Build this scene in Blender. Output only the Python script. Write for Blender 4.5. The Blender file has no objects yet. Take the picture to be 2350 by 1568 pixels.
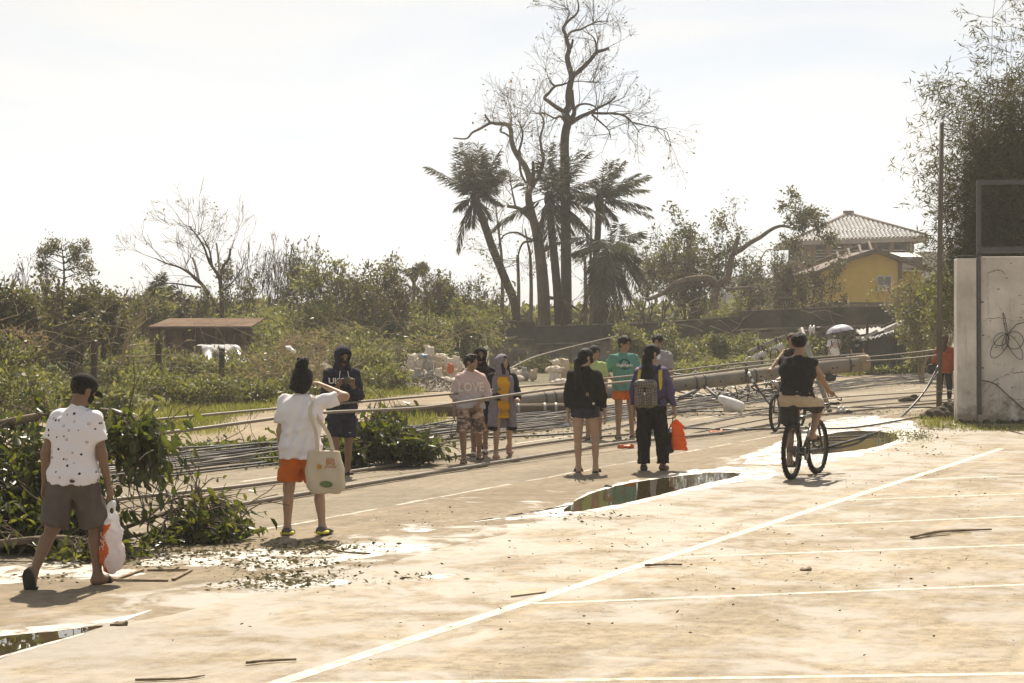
import bpy, bmesh, math, random
import numpy as np
from mathutils import Vector, Matrix
from mathutils.bvhtree import BVHTree

sc = bpy.context.scene
COL = sc.collection
# ------------------------------------------------------------------ camera
cam_d = bpy.data.cameras.new('camera'); cam = bpy.data.objects.new('camera', cam_d); COL.objects.link(cam)
cam.location = (0, 0, 2.0); cam.rotation_euler = (math.radians(90), 0, 0)
cam_d.lens = 66.8; cam_d.sensor_width = 36; cam_d.shift_y = -44 / 2350
cam_d.clip_start = .1; cam_d.clip_end = 3000
sc.camera = cam
# ------------------------------------------------------------------ sky
SUN_EL, SUN_AZ = math.radians(53), math.radians(2)     # azimuth from +Y towards +X
world = bpy.data.worlds.new('World'); sc.world = world; world.use_nodes = True
nt = world.node_tree; nt.nodes.clear()
def wn(t, **kw):
    n = nt.nodes.new(t)
    for k, v in kw.items(): setattr(n, k, v)
    return n
sky = wn('ShaderNodeTexSky', sky_type='NISHITA', sun_disc=False, sun_elevation=SUN_EL, sun_rotation=SUN_AZ)
sky.air_density = 1.0; sky.dust_density = 1.0; sky.ozone_density = 1.0
tc = wn('ShaderNodeTexCoord')
mp = wn('ShaderNodeMapping'); mp.inputs['Scale'].default_value = (1.3, 1.3, 6.0); mp.inputs['Location'].default_value = (.3, .1, .4)
nt.links.new(tc.outputs['Generated'], mp.inputs['Vector'])
nz = wn('ShaderNodeTexNoise'); nz.inputs['Scale'].default_value = 2.3; nz.inputs['Detail'].default_value = 7; nz.inputs['Roughness'].default_value = .55; nz.inputs['Distortion'].default_value = .5
nt.links.new(mp.outputs[0], nz.inputs['Vector'])
rp = wn('ShaderNodeValToRGB'); rp.color_ramp.elements[0].position = .36; rp.color_ramp.elements[1].position = .60
rp.color_ramp.elements[0].color = (.74, .74, .74, 1)
nt.links.new(nz.outputs['Fac'], rp.inputs['Fac'])
bw = wn('ShaderNodeRGBToBW'); nt.links.new(sky.outputs[0], bw.inputs[0])
ml = wn('ShaderNodeMath', operation='MULTIPLY_ADD'); ml.inputs[1].default_value = .55; ml.inputs[2].default_value = 2.3; nt.links.new(bw.outputs[0], ml.inputs[0])
cl = wn('ShaderNodeCombineColor')
for i in range(3): nt.links.new(ml.outputs[0], cl.inputs[i])
mx = wn('ShaderNodeMix', data_type='RGBA')
nt.links.new(rp.outputs[0], mx.inputs['Factor']); nt.links.new(sky.outputs[0], mx.inputs[6]); nt.links.new(cl.outputs[0], mx.inputs[7])
rp2 = wn('ShaderNodeValToRGB'); rp2.color_ramp.elements[0].position = .38; rp2.color_ramp.elements[1].position = .58; rp2.color_ramp.elements[0].color = (.85, .87, .90, 1); rp2.color_ramp.elements[1].color = (1.0, .985, .955, 1)
nt.links.new(nz.outputs['Fac'], rp2.inputs['Fac']); mx2 = wn('ShaderNodeMix', data_type='RGBA', blend_type='MULTIPLY'); mx2.inputs['Factor'].default_value = 1
nt.links.new(mx.outputs[2], mx2.inputs[6]); nt.links.new(rp2.outputs[0], mx2.inputs[7]); mx = mx2
bg = wn('ShaderNodeBackground'); bg.inputs['Strength'].default_value = .075
nt.links.new(mx.outputs[2], bg.inputs['Color'])
wo = wn('ShaderNodeOutputWorld'); nt.links.new(bg.outputs[0], wo.inputs['Surface'])
# ------------------------------------------------------------------ sun
sun_d = bpy.data.lights.new('sun', 'SUN'); sun_d.energy = 4.4; sun_d.angle = math.radians(.6); sun_d.color = (1, .90, .75)
sun = bpy.data.objects.new('sun', sun_d); COL.objects.link(sun)
to_sun = Vector((math.sin(SUN_AZ) * math.cos(SUN_EL), math.cos(SUN_AZ) * math.cos(SUN_EL), math.sin(SUN_EL)))
sun.rotation_euler = to_sun.to_track_quat('Z', 'Y').to_euler(); sun.location = (0, 60, 60)
# ------------------------------------------------------------------ exposure
sc.view_settings.view_transform = 'Standard'; sc.view_settings.look = 'None'
sc.view_settings.exposure = 1.05; sc.view_settings.gamma = 1
sc.cycles.use_denoising = True
sc.cycles.max_bounces = 7; sc.cycles.diffuse_bounces = 3; sc.cycles.glossy_bounces = 3
sc.cycles.transmission_bounces = 4; sc.cycles.transparent_max_bounces = 6; sc.cycles.volume_bounces = 0
sc.cycles.sample_clamp_indirect = 6; sc.cycles.caustics_reflective = False; sc.cycles.caustics_refractive = False
random.seed(7); RNG = np.random.default_rng(7)
# ================================================================== helpers
def W(x, y, d):                       # picture position (2350 px wide) at a distance d -> world point
    return Vector(((x - 1175) * d / 4360, d, 2 - (y - 740) * d / 4360))
def G(x, y):                          # the same on the ground
    return W(x, y, 8720 / (y - 740))
U = Vector((.42, .9075, 0)).normalized(); N = Vector((U.y, -U.x, 0))     # along the road / across it
def SN(s, n, z=0): return U * s + N * n + Vector((0, 0, z))
ROADROT = math.atan2(U.y, U.x)        # local X = along the road, local Y = -across
def tag(o, label=None, cat=None, group=None, kind=None):
    if label: o['label'] = label
    if cat: o['category'] = cat
    if group: o['group'] = group
    if kind: o['kind'] = kind
    return o
def empty(name, loc=(0, 0, 0), rz=0, label=None, cat=None, group=None):
    o = bpy.data.objects.new(name, None); COL.objects.link(o)
    o.location = loc; o.rotation_euler = (0, 0, rz); o.empty_display_size = .1
    return tag(o, label, cat, group)
def link(name, me, parent=None, loc=None, rz=None):
    o = bpy.data.objects.new(name, me); COL.objects.link(o)
    if parent: o.parent = parent
    if loc is not None: o.location = loc
    if rz is not None: o.rotation_euler = (0, 0, rz)
    return o
def copy_tree(o, parent=None):
    c = o.copy(); COL.objects.link(c); c.parent = parent
    for ch in o.children: copy_tree(ch, c)
    return c
# ------------------------------------------------------------------ materials
MATS = {}
def mat(name, col, rough=.8, var=.25, scale=6., bump=0., bscale=60., spec=.3, transl=0., metal=0., col2=None, stretch=(1, 1, 1), island=0., coat=0., tcol=None, objrand=False):
    if name in MATS: return MATS[name]
    m = bpy.data.materials.new(name); MATS[name] = m; m.use_nodes = True
    n = m.node_tree; n.nodes.clear(); L = n.links.new
    out = n.nodes.new('ShaderNodeOutputMaterial'); b = n.nodes.new('ShaderNodeBsdfPrincipled')
    b.inputs['Roughness'].default_value = rough; b.inputs['Metallic'].default_value = metal
    b.inputs['Specular IOR Level'].default_value = spec
    if coat: b.inputs['Coat Weight'].default_value = coat; b.inputs['Coat Roughness'].default_value = .15
    c = Vector(col); lo = c * (1 - var); hi = Vector(col2) if col2 else c * (1 + var)
    t = n.nodes.new('ShaderNodeTexCoord'); mpn = n.nodes.new('ShaderNodeMapping'); mpn.inputs['Scale'].default_value = stretch
    L(t.outputs['Object'], mpn.inputs['Vector'])
    nz = n.nodes.new('ShaderNodeTexNoise'); nz.inputs['Scale'].default_value = scale; nz.inputs['Detail'].default_value = 6; nz.inputs['Roughness'].default_value = .62
    L(mpn.outputs[0], nz.inputs['Vector'])
    r = n.nodes.new('ShaderNodeValToRGB'); r.color_ramp.elements[0].position = .32; r.color_ramp.elements[1].position = .68
    r.color_ramp.elements[0].color = (*lo, 1); r.color_ramp.elements[1].color = (*hi, 1)
    L(nz.outputs['Fac'], r.inputs['Fac']); colout = r.outputs[0]
    if island:
        g = n.nodes.new('ShaderNodeNewGeometry'); mr = n.nodes.new('ShaderNodeMapRange')
        mr.inputs[3].default_value = 1 - island; mr.inputs[4].default_value = 1 + island
        if objrand: g = n.nodes.new('ShaderNodeObjectInfo')
        rnd = g.outputs['Random'] if objrand else g.outputs['Random Per Island']
        L(rnd, mr.inputs[0])
        h = n.nodes.new('ShaderNodeHueSaturation'); L(colout, h.inputs['Color']); L(mr.outputs[0], h.inputs['Value'])
        mh = n.nodes.new('ShaderNodeMapRange'); mh.inputs[3].default_value = .525; mh.inputs[4].default_value = .475
        L(rnd, mh.inputs[0]); L(mh.outputs[0], h.inputs['Hue']); colout = h.outputs[0]
    L(colout, b.inputs['Base Color'])
    if bump:
        nb = n.nodes.new('ShaderNodeTexNoise'); nb.inputs['Scale'].default_value = bscale; nb.inputs['Detail'].default_value = 4
        L(mpn.outputs[0], nb.inputs['Vector'])
        bp = n.nodes.new('ShaderNodeBump'); bp.inputs['Strength'].default_value = bump; bp.inputs['Distance'].default_value = .02
        L(nb.outputs['Fac'], bp.inputs['Height']); L(bp.outputs[0], b.inputs['Normal'])
    sh = b.outputs[0]
    if transl:
        tr = n.nodes.new('ShaderNodeBsdfTranslucent'); mixs = n.nodes.new('ShaderNodeMixShader'); mixs.inputs[0].default_value = transl
        if tcol:
            mc = n.nodes.new('ShaderNodeMix'); mc.data_type = 'RGBA'; mc.blend_type = 'MULTIPLY'; mc.inputs['Factor'].default_value = 1
            L(colout, mc.inputs[6]); mc.inputs[7].default_value = (*tcol, 1); L(mc.outputs[2], tr.inputs[0])
        else: L(colout, tr.inputs[0])
        L(b.outputs[0], mixs.inputs[1]); L(tr.outputs[0], mixs.inputs[2]); sh = mixs.outputs[0]
    L(sh, out.inputs['Surface'])
    return m
# ------------------------------------------------------------------ mesh builder
def mesh_np(name, V, F, m, smooth=True):
    """V (n,3) and F (k,q) arrays -> mesh"""
    V = np.asarray(V, np.float32); F = np.asarray(F, np.int32)
    me = bpy.data.meshes.new(name); q = F.shape[1]
    me.vertices.add(len(V)); me.vertices.foreach_set('co', V.ravel())
    me.loops.add(F.size); me.loops.foreach_set('vertex_index', F.ravel())
    me.polygons.add(len(F)); me.polygons.foreach_set('loop_start', np.arange(0, F.size, q, dtype=np.int32))
    me.polygons.foreach_set('loop_total', np.full(len(F), q, np.int32))
    if smooth: me.polygons.foreach_set('use_smooth', np.ones(len(F), bool))
    me.update(calc_edges=True)
    for mm in (m if isinstance(m, (list, tuple)) else [m]): me.materials.append(mm)
    return me
class MB:
    def __init__(s): s.v = []; s.f = []; s.sm = []
    def add(s, vs, fs, smooth=False):
        o = len(s.v); s.v += [tuple(v) for v in vs]; s.f += [tuple(i + o for i in f) for f in fs]; s.sm += [smooth] * len(fs)
        return s
    def box(s, c, size, R=None, taper=1.0):
        hx, hy, hz = size[0] / 2, size[1] / 2, size[2] / 2; vs = []
        for z, t in ((-hz, 1), (hz, taper)):
            for x, y in ((-hx, -hy), (hx, -hy), (hx, hy), (-hx, hy)):
                p = Vector((x * t, y * t, z)); vs.append((R @ p if R else p) + Vector(c))
        return s.add(vs, [(3, 2, 1, 0), (4, 5, 6, 7), (0, 1, 5, 4), (1, 2, 6, 5), (2, 3, 7, 6), (3, 0, 4, 7)])
    def beam(s, a, b, w, h, up=(0, 0, 1)):
        a = Vector(a); b = Vector(b); x = (b - a); L = x.length; x.normalize()
        y = Vector(up).cross(x)
        if y.length < 1e-4: y = Vector((0, 1, 0)).cross(x)
        y.normalize(); z = x.cross(y); R = Matrix((x, y, z)).transposed()
        return s.box((a + b) / 2, (L, w, h), R)
    def tube(s, pts, r, n=8, cap=True, smooth=True):
        pts = [Vector(p) for p in pts]; k = len(pts)
        if not hasattr(r, '__len__'): r = [r] * k
        t0 = (pts[1] - pts[0]).normalized(); a = t0.orthogonal().normalized(); vs = []; fs = []
        for i, p in enumerate(pts):
            t = (pts[min(i + 1, k - 1)] - pts[max(i - 1, 0)])
            t = t.normalized() if t.length > 1e-9 else t0
            a = a - t * a.dot(t)
            a = a.normalized() if a.length > 1e-6 else t.orthogonal().normalized()
            b = t.cross(a)
            for j in range(n):
                an = 2 * math.pi * j / n; vs.append(p + (a * math.cos(an) + b * math.sin(an)) * r[i])
        for i in range(k - 1):
            for j in range(n):
                j2 = (j + 1) % n; fs.append((i * n + j, i * n + j2, (i + 1) * n + j2, (i + 1) * n + j))
        if cap: fs.append(tuple(range(n - 1, -1, -1))); fs.append(tuple((k - 1) * n + j for j in range(n)))
        return s.add(vs, fs, smooth)
    def prism(s, poly, z0, z1):
        n = len(poly); vs = [(p[0], p[1], z0) for p in poly] + [(p[0], p[1], z1) for p in poly]
        fs = [tuple(range(n - 1, -1, -1)), tuple(range(n, 2 * n))] + [(i, (i + 1) % n, n + (i + 1) % n, n + i) for i in range(n)]
        return s.add(vs, fs)
    def ell(s, c, r, R=None, nu=10, nv=7):
        vs = [Vector((0, 0, -r[2]))]; fs = []
        for i in range(1, nv):
            th = math.pi * i / nv - math.pi / 2
            for j in range(nu):
                ph = 2 * math.pi * j / nu; vs.append(Vector((r[0] * math.cos(th) * math.cos(ph), r[1] * math.cos(th) * math.sin(ph), r[2] * math.sin(th))))
        vs.append(Vector((0, 0, r[2])))
        for j in range(nu): fs.append((0, 1 + (j + 1) % nu, 1 + j))
        for i in range(nv - 2):
            for j in range(nu):
                a = 1 + i * nu + j; b = 1 + i * nu + (j + 1) % nu; fs.append((a, b, b + nu, a + nu))
        o = 1 + (nv - 2) * nu
        for j in range(nu): fs.append((o + j, o + (j + 1) % nu, len(vs) - 1))
        return s.add([(R @ v if R else v) + Vector(c) for v in vs], fs, True)
    def lathe(s, c, prof, axis=(0, 0, 1), n=12):
        """prof: (radius, height) along axis"""
        z = Vector(axis).normalized(); x = z.orthogonal().normalized(); y = z.cross(x); vs = []; fs = []
        for r, h in prof:
            for j in range(n):
                an = 2 * math.pi * j / n; vs.append(Vector(c) + z * h + (x * math.cos(an) + y * math.sin(an)) * r)
        for i in range(len(prof) - 1):
            for j in range(n): j2 = (j + 1) % n; fs.append((i * n + j, i * n + j2, (i + 1) * n + j2, (i + 1) * n + j))
        fs.append(tuple(range(n - 1, -1, -1))); fs.append(tuple((len(prof) - 1) * n + j for j in range(n)))
        return s.add(vs, fs, True)
    def mesh(s, name, m):
        me = bpy.data.meshes.new(name); me.from_pydata(s.v, [], s.f)
        me.polygons.foreach_set('use_smooth', s.sm); me.materials.append(m); me.update()
        return me
    def build(s, name, m, parent=None, **kw): return link(name, s.mesh(name, m), parent, **kw)
def spline(pts, n=12):
    """Catmull-Rom through points"""
    P = [Vector(p) for p in pts]; P = [P[0] * 2 - P[1]] + P + [P[-1] * 2 - P[-2]]; out = []
    for i in range(1, len(P) - 2):
        for k in range(n):
            t = k / n; a, b, c, d = P[i - 1:i + 3]
            out.append(.5 * ((2 * b) + (c - a) * t + (2 * a - 5 * b + 4 * c - d) * t * t + (3 * b - a - 3 * c + d) * t ** 3))
    out.append(P[-2]); return out
# ------------------------------------------------------------------ many tubes at once (twigs), many leaves at once
def tubes_np(A, B, ra, rb, n=4):
    A = np.asarray(A, float); B = np.asarray(B, float); ra = np.asarray(ra, float); rb = np.asarray(rb, float)
    T = B - A; T /= np.maximum(np.linalg.norm(T, axis=1, keepdims=True), 1e-9)
    ref = np.where(np.abs(T[:, 2:3]) < .9, np.array([[0, 0, 1.]]), np.array([[1., 0, 0]]))
    X = np.cross(T, ref); X /= np.linalg.norm(X, axis=1, keepdims=True); Y = np.cross(T, X)
    an = 2 * np.pi * np.arange(n) / n
    ring = X[:, None, :] * np.cos(an)[None, :, None] + Y[:, None, :] * np.sin(an)[None, :, None]
    V = np.concatenate([A[:, None, :] + ring * ra[:, None, None], B[:, None, :] + ring * rb[:, None, None]], 1)
    k = len(A); base = (np.arange(k) * 2 * n)[:, None]
    j = np.arange(n); j2 = (j + 1) % n
    F = np.stack([base + j, base + j2, base + n + j2, base + n + j], -1).reshape(-1, 4)
    return V.reshape(-1, 3), F
def leaves_np(C, D, L, Wd, rng, fold=.25, droop=0., six=False):
    """leaf quads: C base points, D directions, L lengths, Wd widths"""
    k = len(C); D = D / np.maximum(np.linalg.norm(D, axis=1, keepdims=True), 1e-9)
    Rn = rng.normal(size=(k, 3)); X = np.cross(D, Rn); X /= np.maximum(np.linalg.norm(X, axis=1, keepdims=True), 1e-9)
    Z = np.cross(X, D); L = L[:, None]; Wd = Wd[:, None]
    if not six:
        V = np.stack([C, C + D * L * .45 + X * Wd * .5 + Z * Wd * fold, C + D * L, C + D * L * .45 - X * Wd * .5 + Z * Wd * fold], 1)
        return V.reshape(-1, 3), np.arange(4 * k).reshape(k, 4)
    tip = C + D * L - Z * L * .12
    V = np.stack([C, C + D * L * .25 + X * Wd * .42 + Z * Wd * fold, C + D * L * .65 + X * Wd * .42 + Z * Wd * fold * .8, tip,
                  C + D * L * .65 - X * Wd * .42 + Z * Wd * fold * .8, C + D * L * .25 - X * Wd * .42 + Z * Wd * fold, C + D * L * .3, C + D * L * .68], 1)
    b = (np.arange(k) * 8)[:, None]
    F = np.concatenate([b + np.array([0, 1, 2, 6]), b + np.array([6, 2, 3, 7]), b + np.array([0, 6, 4, 5]), b + np.array([6, 7, 3, 4])], 0)
    return V.reshape(-1, 3), F
# ------------------------------------------------------------------ implicit surfaces (bodies, clothes, sacks)
def surf_nets(D, org, h):
    S = D < 0; nx, ny, nz_ = D.shape
    c = [(i, j, k) for i in (0, 1) for j in (0, 1) for k in (0, 1)]
    sl = lambda A, o: A[o[0]:nx - 1 + o[0], o[1]:ny - 1 + o[1], o[2]:nz_ - 1 + o[2]]
    cnt = sum(sl(S, o).astype(np.int8) for o in c); act = (cnt > 0) & (cnt < 8)
    idx = np.argwhere(act); vid = np.full(act.shape, -1, np.int32); vid[act] = np.arange(len(idx))
    acc = np.zeros((len(idx), 3)); num = np.zeros(len(idx))
    for a in range(3):
        for u in (0, 1):
            for v in (0, 1):
                o0 = [0, 0, 0]; o0[(a + 1) % 3] = u; o0[(a + 2) % 3] = v; o1 = list(o0); o1[a] = 1
                d0 = D[tuple((idx + o0).T)]; d1 = D[tuple((idx + o1).T)]; cr = (d0 < 0) != (d1 < 0)
                t = np.where(cr, d0 / np.where(cr, d0 - d1, 1), 0)
                p = np.tile(np.array(o0, float), (len(idx), 1)); p[:, a] += t
                acc += p * cr[:, None]; num += cr
    V = (idx + acc / num[:, None]) * h + org; Fs = []
    for a in range(3):
        b, c2 = (a + 1) % 3, (a + 2) % 3
        s0 = [slice(None)] * 3; s1 = [slice(None)] * 3
        for ax in (b, c2): s0[ax] = slice(1, -1); s1[ax] = slice(1, -1)
        s0[a] = slice(0, -1); s1[a] = slice(1, None)
        A0 = S[tuple(s0)]; A1 = S[tuple(s1)]; e = np.argwhere(A0 != A1)
        if not len(e): continue
        flip = A0[tuple(e.T)]; e = e.copy(); e[:, b] += 1; e[:, c2] += 1
        def cell(db, dc):
            q = e.copy(); q[:, b] -= db; q[:, c2] -= dc; return vid[tuple(q.T)]
        Q = np.stack([cell(1, 1), cell(0, 1), cell(0, 0), cell(1, 0)], 1)
        Q[~flip] = Q[~flip][:, ::-1]; Fs.append(Q)
    F = np.concatenate(Fs); F = F[(F >= 0).all(1)]
    return V, F
def sdf(prims, h=.011, k=.02, fold=None):
    """prims: ('c',a,b,ra,rb[,cut]) ('e',c,radii,R) ('s..' subtract) ('p',pt,normal) plane cut ; returns V,F"""
    lo = np.full(3, 1e9); hi = -lo
    for p in prims:
        if p[0] == 'c':
            for q, r in ((p[1], p[3]), (p[2], p[4])): lo = np.minimum(lo, np.array(q) - r); hi = np.maximum(hi, np.array(q) + r)
        elif p[0] == 'e':
            r = max(p[2]); lo = np.minimum(lo, np.array(p[1]) - r); hi = np.maximum(hi, np.array(p[1]) + r)
    lo -= 3 * h + .02; hi += 3 * h + .02
    n = np.ceil((hi - lo) / h).astype(int) + 1
    D = np.full(n, .3, np.float32); ax = [lo[i] + h * np.arange(n[i]) for i in range(3)]
    for p in prims:
        ty = p[0]
        if ty in ('c', 'sc'): a, b, ra, rb = np.array(p[1], float), np.array(p[2], float), p[3], p[4]; l = np.minimum(a - ra, b - rb); u = np.maximum(a + ra, b + rb)
        elif ty in ('e', 'se'): a = np.array(p[1], float); r3 = np.array(p[2], float); l = a - r3.max(); u = a + r3.max()
        else: l, u = lo, hi
        m = k * 2 + .05; i0 = np.clip(np.floor((l - m - lo) / h).astype(int), 0, n); i1 = np.clip(np.ceil((u + m - lo) / h).astype(int) + 1, 0, n)
        if (i1 <= i0).any(): continue
        ss = tuple(slice(i0[i], i1[i]) for i in range(3))
        X, Y, Z = np.meshgrid(*[ax[i][ss[i]] for i in range(3)], indexing='ij', sparse=True)
        if ty in ('c', 'sc'):
            ba = b - a; L2 = max(ba @ ba, 1e-12); px, py, pz = X - a[0], Y - a[1], Z - a[2]
            t = np.clip((px * ba[0] + py * ba[1] + pz * ba[2]) / L2, 0, 1)
            d = np.sqrt((px - t * ba[0]) ** 2 + (py - t * ba[1]) ** 2 + (pz - t * ba[2]) ** 2) - (ra + (rb - ra) * t)
            if len(p) > 5 and p[5]:
                q = ba / math.sqrt(L2); d = np.maximum(d, (X - b[0]) * q[0] + (Y - b[1]) * q[1] + (Z - b[2]) * q[2])
        elif ty in ('e', 'se'):
            px, py, pz = X - a[0], Y - a[1], Z - a[2]
            if len(p) > 3 and p[3] is not None:
                R = np.array(p[3]); px, py, pz = (R[0, 0] * px + R[1, 0] * py + R[2, 0] * pz, R[0, 1] * px + R[1, 1] * py + R[2, 1] * pz, R[0, 2] * px + R[1, 2] * py + R[2, 2] * pz)
            k0 = np.sqrt((px / r3[0]) ** 2 + (py / r3[1]) ** 2 + (pz / r3[2]) ** 2); k1 = np.sqrt((px / r3[0] ** 2) ** 2 + (py / r3[1] ** 2) ** 2 + (pz / r3[2] ** 2) ** 2)
            d = k0 * (k0 - 1) / np.maximum(k1, 1e-9)
        else:
            q = np.array(p[2], float); q /= np.linalg.norm(q); o = p[1]
            d = (X - o[0]) * q[0] + (Y - o[1]) * q[1] + (Z - o[2]) * q[2]
            D[ss] = np.maximum(D[ss], d); continue
        cur = D[ss]
        if ty[0] == 's': D[ss] = np.maximum(cur, -d); continue
        hh = np.maximum(k - np.abs(cur - d), 0) / k
        D[ss] = np.minimum(cur, d) - hh * hh * k * .25
    if fold:
        amp, seed, wl = fold; r = np.random.default_rng(seed); X, Y, Z = np.meshgrid(*ax, indexing='ij', sparse=True); f = 0
        for i in range(7):
            v = r.normal(size=3) * (1, 1, .75); v *= 2 * np.pi / (wl * r.uniform(.6, 1.8) * np.linalg.norm(v)); w2 = r.normal(size=3) * 9
            f = f + np.sin(v[0] * X + v[1] * Y + v[2] * Z + r.uniform(0, 6) + 1.2 * np.sin(w2[0] * X + w2[1] * Y + w2[2] * Z))
        D += (amp * f / 2.6).astype(np.float32)
    return surf_nets(D, lo, h)
def smoothV(V, F, it=1, lam=.5):
    n = len(V)
    for _ in range(it):
        acc = np.zeros_like(V); cnt = np.zeros(n)
        for i in range(4):
            j = (i + 1) % 4; np.add.at(acc, F[:, i], V[F[:, j]]); np.add.at(acc, F[:, j], V[F[:, i]])
            np.add.at(cnt, F[:, i], 1); np.add.at(cnt, F[:, j], 1)
        V = V + lam * (acc / np.maximum(cnt, 1)[:, None] - V)
    return V
def sdf_obj(name, prims, m, parent, h=.011, k=.02, fold=None, it=1):
    V, F = sdf(prims, h, k, fold); V = smoothV(V, F, it)
    return link(name, mesh_np(name, V, F, m), parent)
# ------------------------------------------------------------------ lettering laid onto a surface
def text_mesh(s, size, bold=.0, res=2):
    cu = bpy.data.curves.new('t', 'FONT'); cu.body = s; cu.size = size; cu.align_x = 'CENTER'; cu.align_y = 'CENTER'; cu.resolution_u = res; cu.offset = bold
    o = bpy.data.objects.new('t', cu); COL.objects.link(o); dg = bpy.context.evaluated_depsgraph_get()
    me = bpy.data.meshes.new_from_object(o.evaluated_get(dg)); bpy.data.objects.remove(o); bpy.data.curves.remove(cu)
    return me
def project_print(me, target, c, nrm, up, m, name, parent, off=.004, sx=1., maxlen=.05):
    """drop a flat mesh onto the surface of target (same parent space); c centre in front, nrm pointing off the surface"""
    nrm = Vector(nrm).normalized(); up = Vector(up); x = up.cross(nrm).normalized(); y = nrm.cross(x)
    bm = bmesh.new(); bm.from_mesh(me)
    for _ in range(3):
        es = [e for e in bm.edges if e.calc_length() > maxlen]
        if es: bmesh.ops.subdivide_edges(bm, edges=es, cuts=1); bmesh.ops.triangulate(bm, faces=bm.faces[:])
    tb = bmesh.new(); tb.from_mesh(target.data); bvh = BVHTree.FromBMesh(tb); dead = []
    for v in bm.verts:
        p = Vector(c) + x * v.co.x * sx + y * v.co.y
        hit = bvh.ray_cast(p + nrm * .3, -nrm, .7)
        if hit[0] is None: dead.append(v)
        else: v.co = hit[0] + nrm * off
    if dead: bmesh.ops.delete(bm, geom=dead, context='VERTS')
    me2 = bpy.data.meshes.new(name); bm.to_mesh(me2); bm.free(); tb.free(); me2.materials.clear(); me2.materials.append(m)
    return link(name, me2, parent)
def flat_shape(poly):
    me = bpy.data.meshes.new('s'); me.from_pydata([(p[0], p[1], 0) for p in poly], [], [tuple(range(len(poly)))]); return me
def ring_shape(r0, r1, n=24):
    vs = []; fs = []
    for i in range(n):
        a = 2 * math.pi * i / n; vs += [(r0 * math.cos(a), r0 * math.sin(a), 0), (r1 * math.cos(a), r1 * math.sin(a), 0)]
        j = (i + 1) % n; fs.append((2 * i, 2 * i + 1, 2 * j + 1, 2 * j))
    me = bpy.data.meshes.new('r'); me.from_pydata(vs, [], fs); return me
def disc_shape(rx, ry=None, n=16):
    return flat_shape([(rx * math.cos(2 * math.pi * i / n), (ry or rx) * math.sin(2 * math.pi * i / n)) for i in range(n)])
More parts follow.
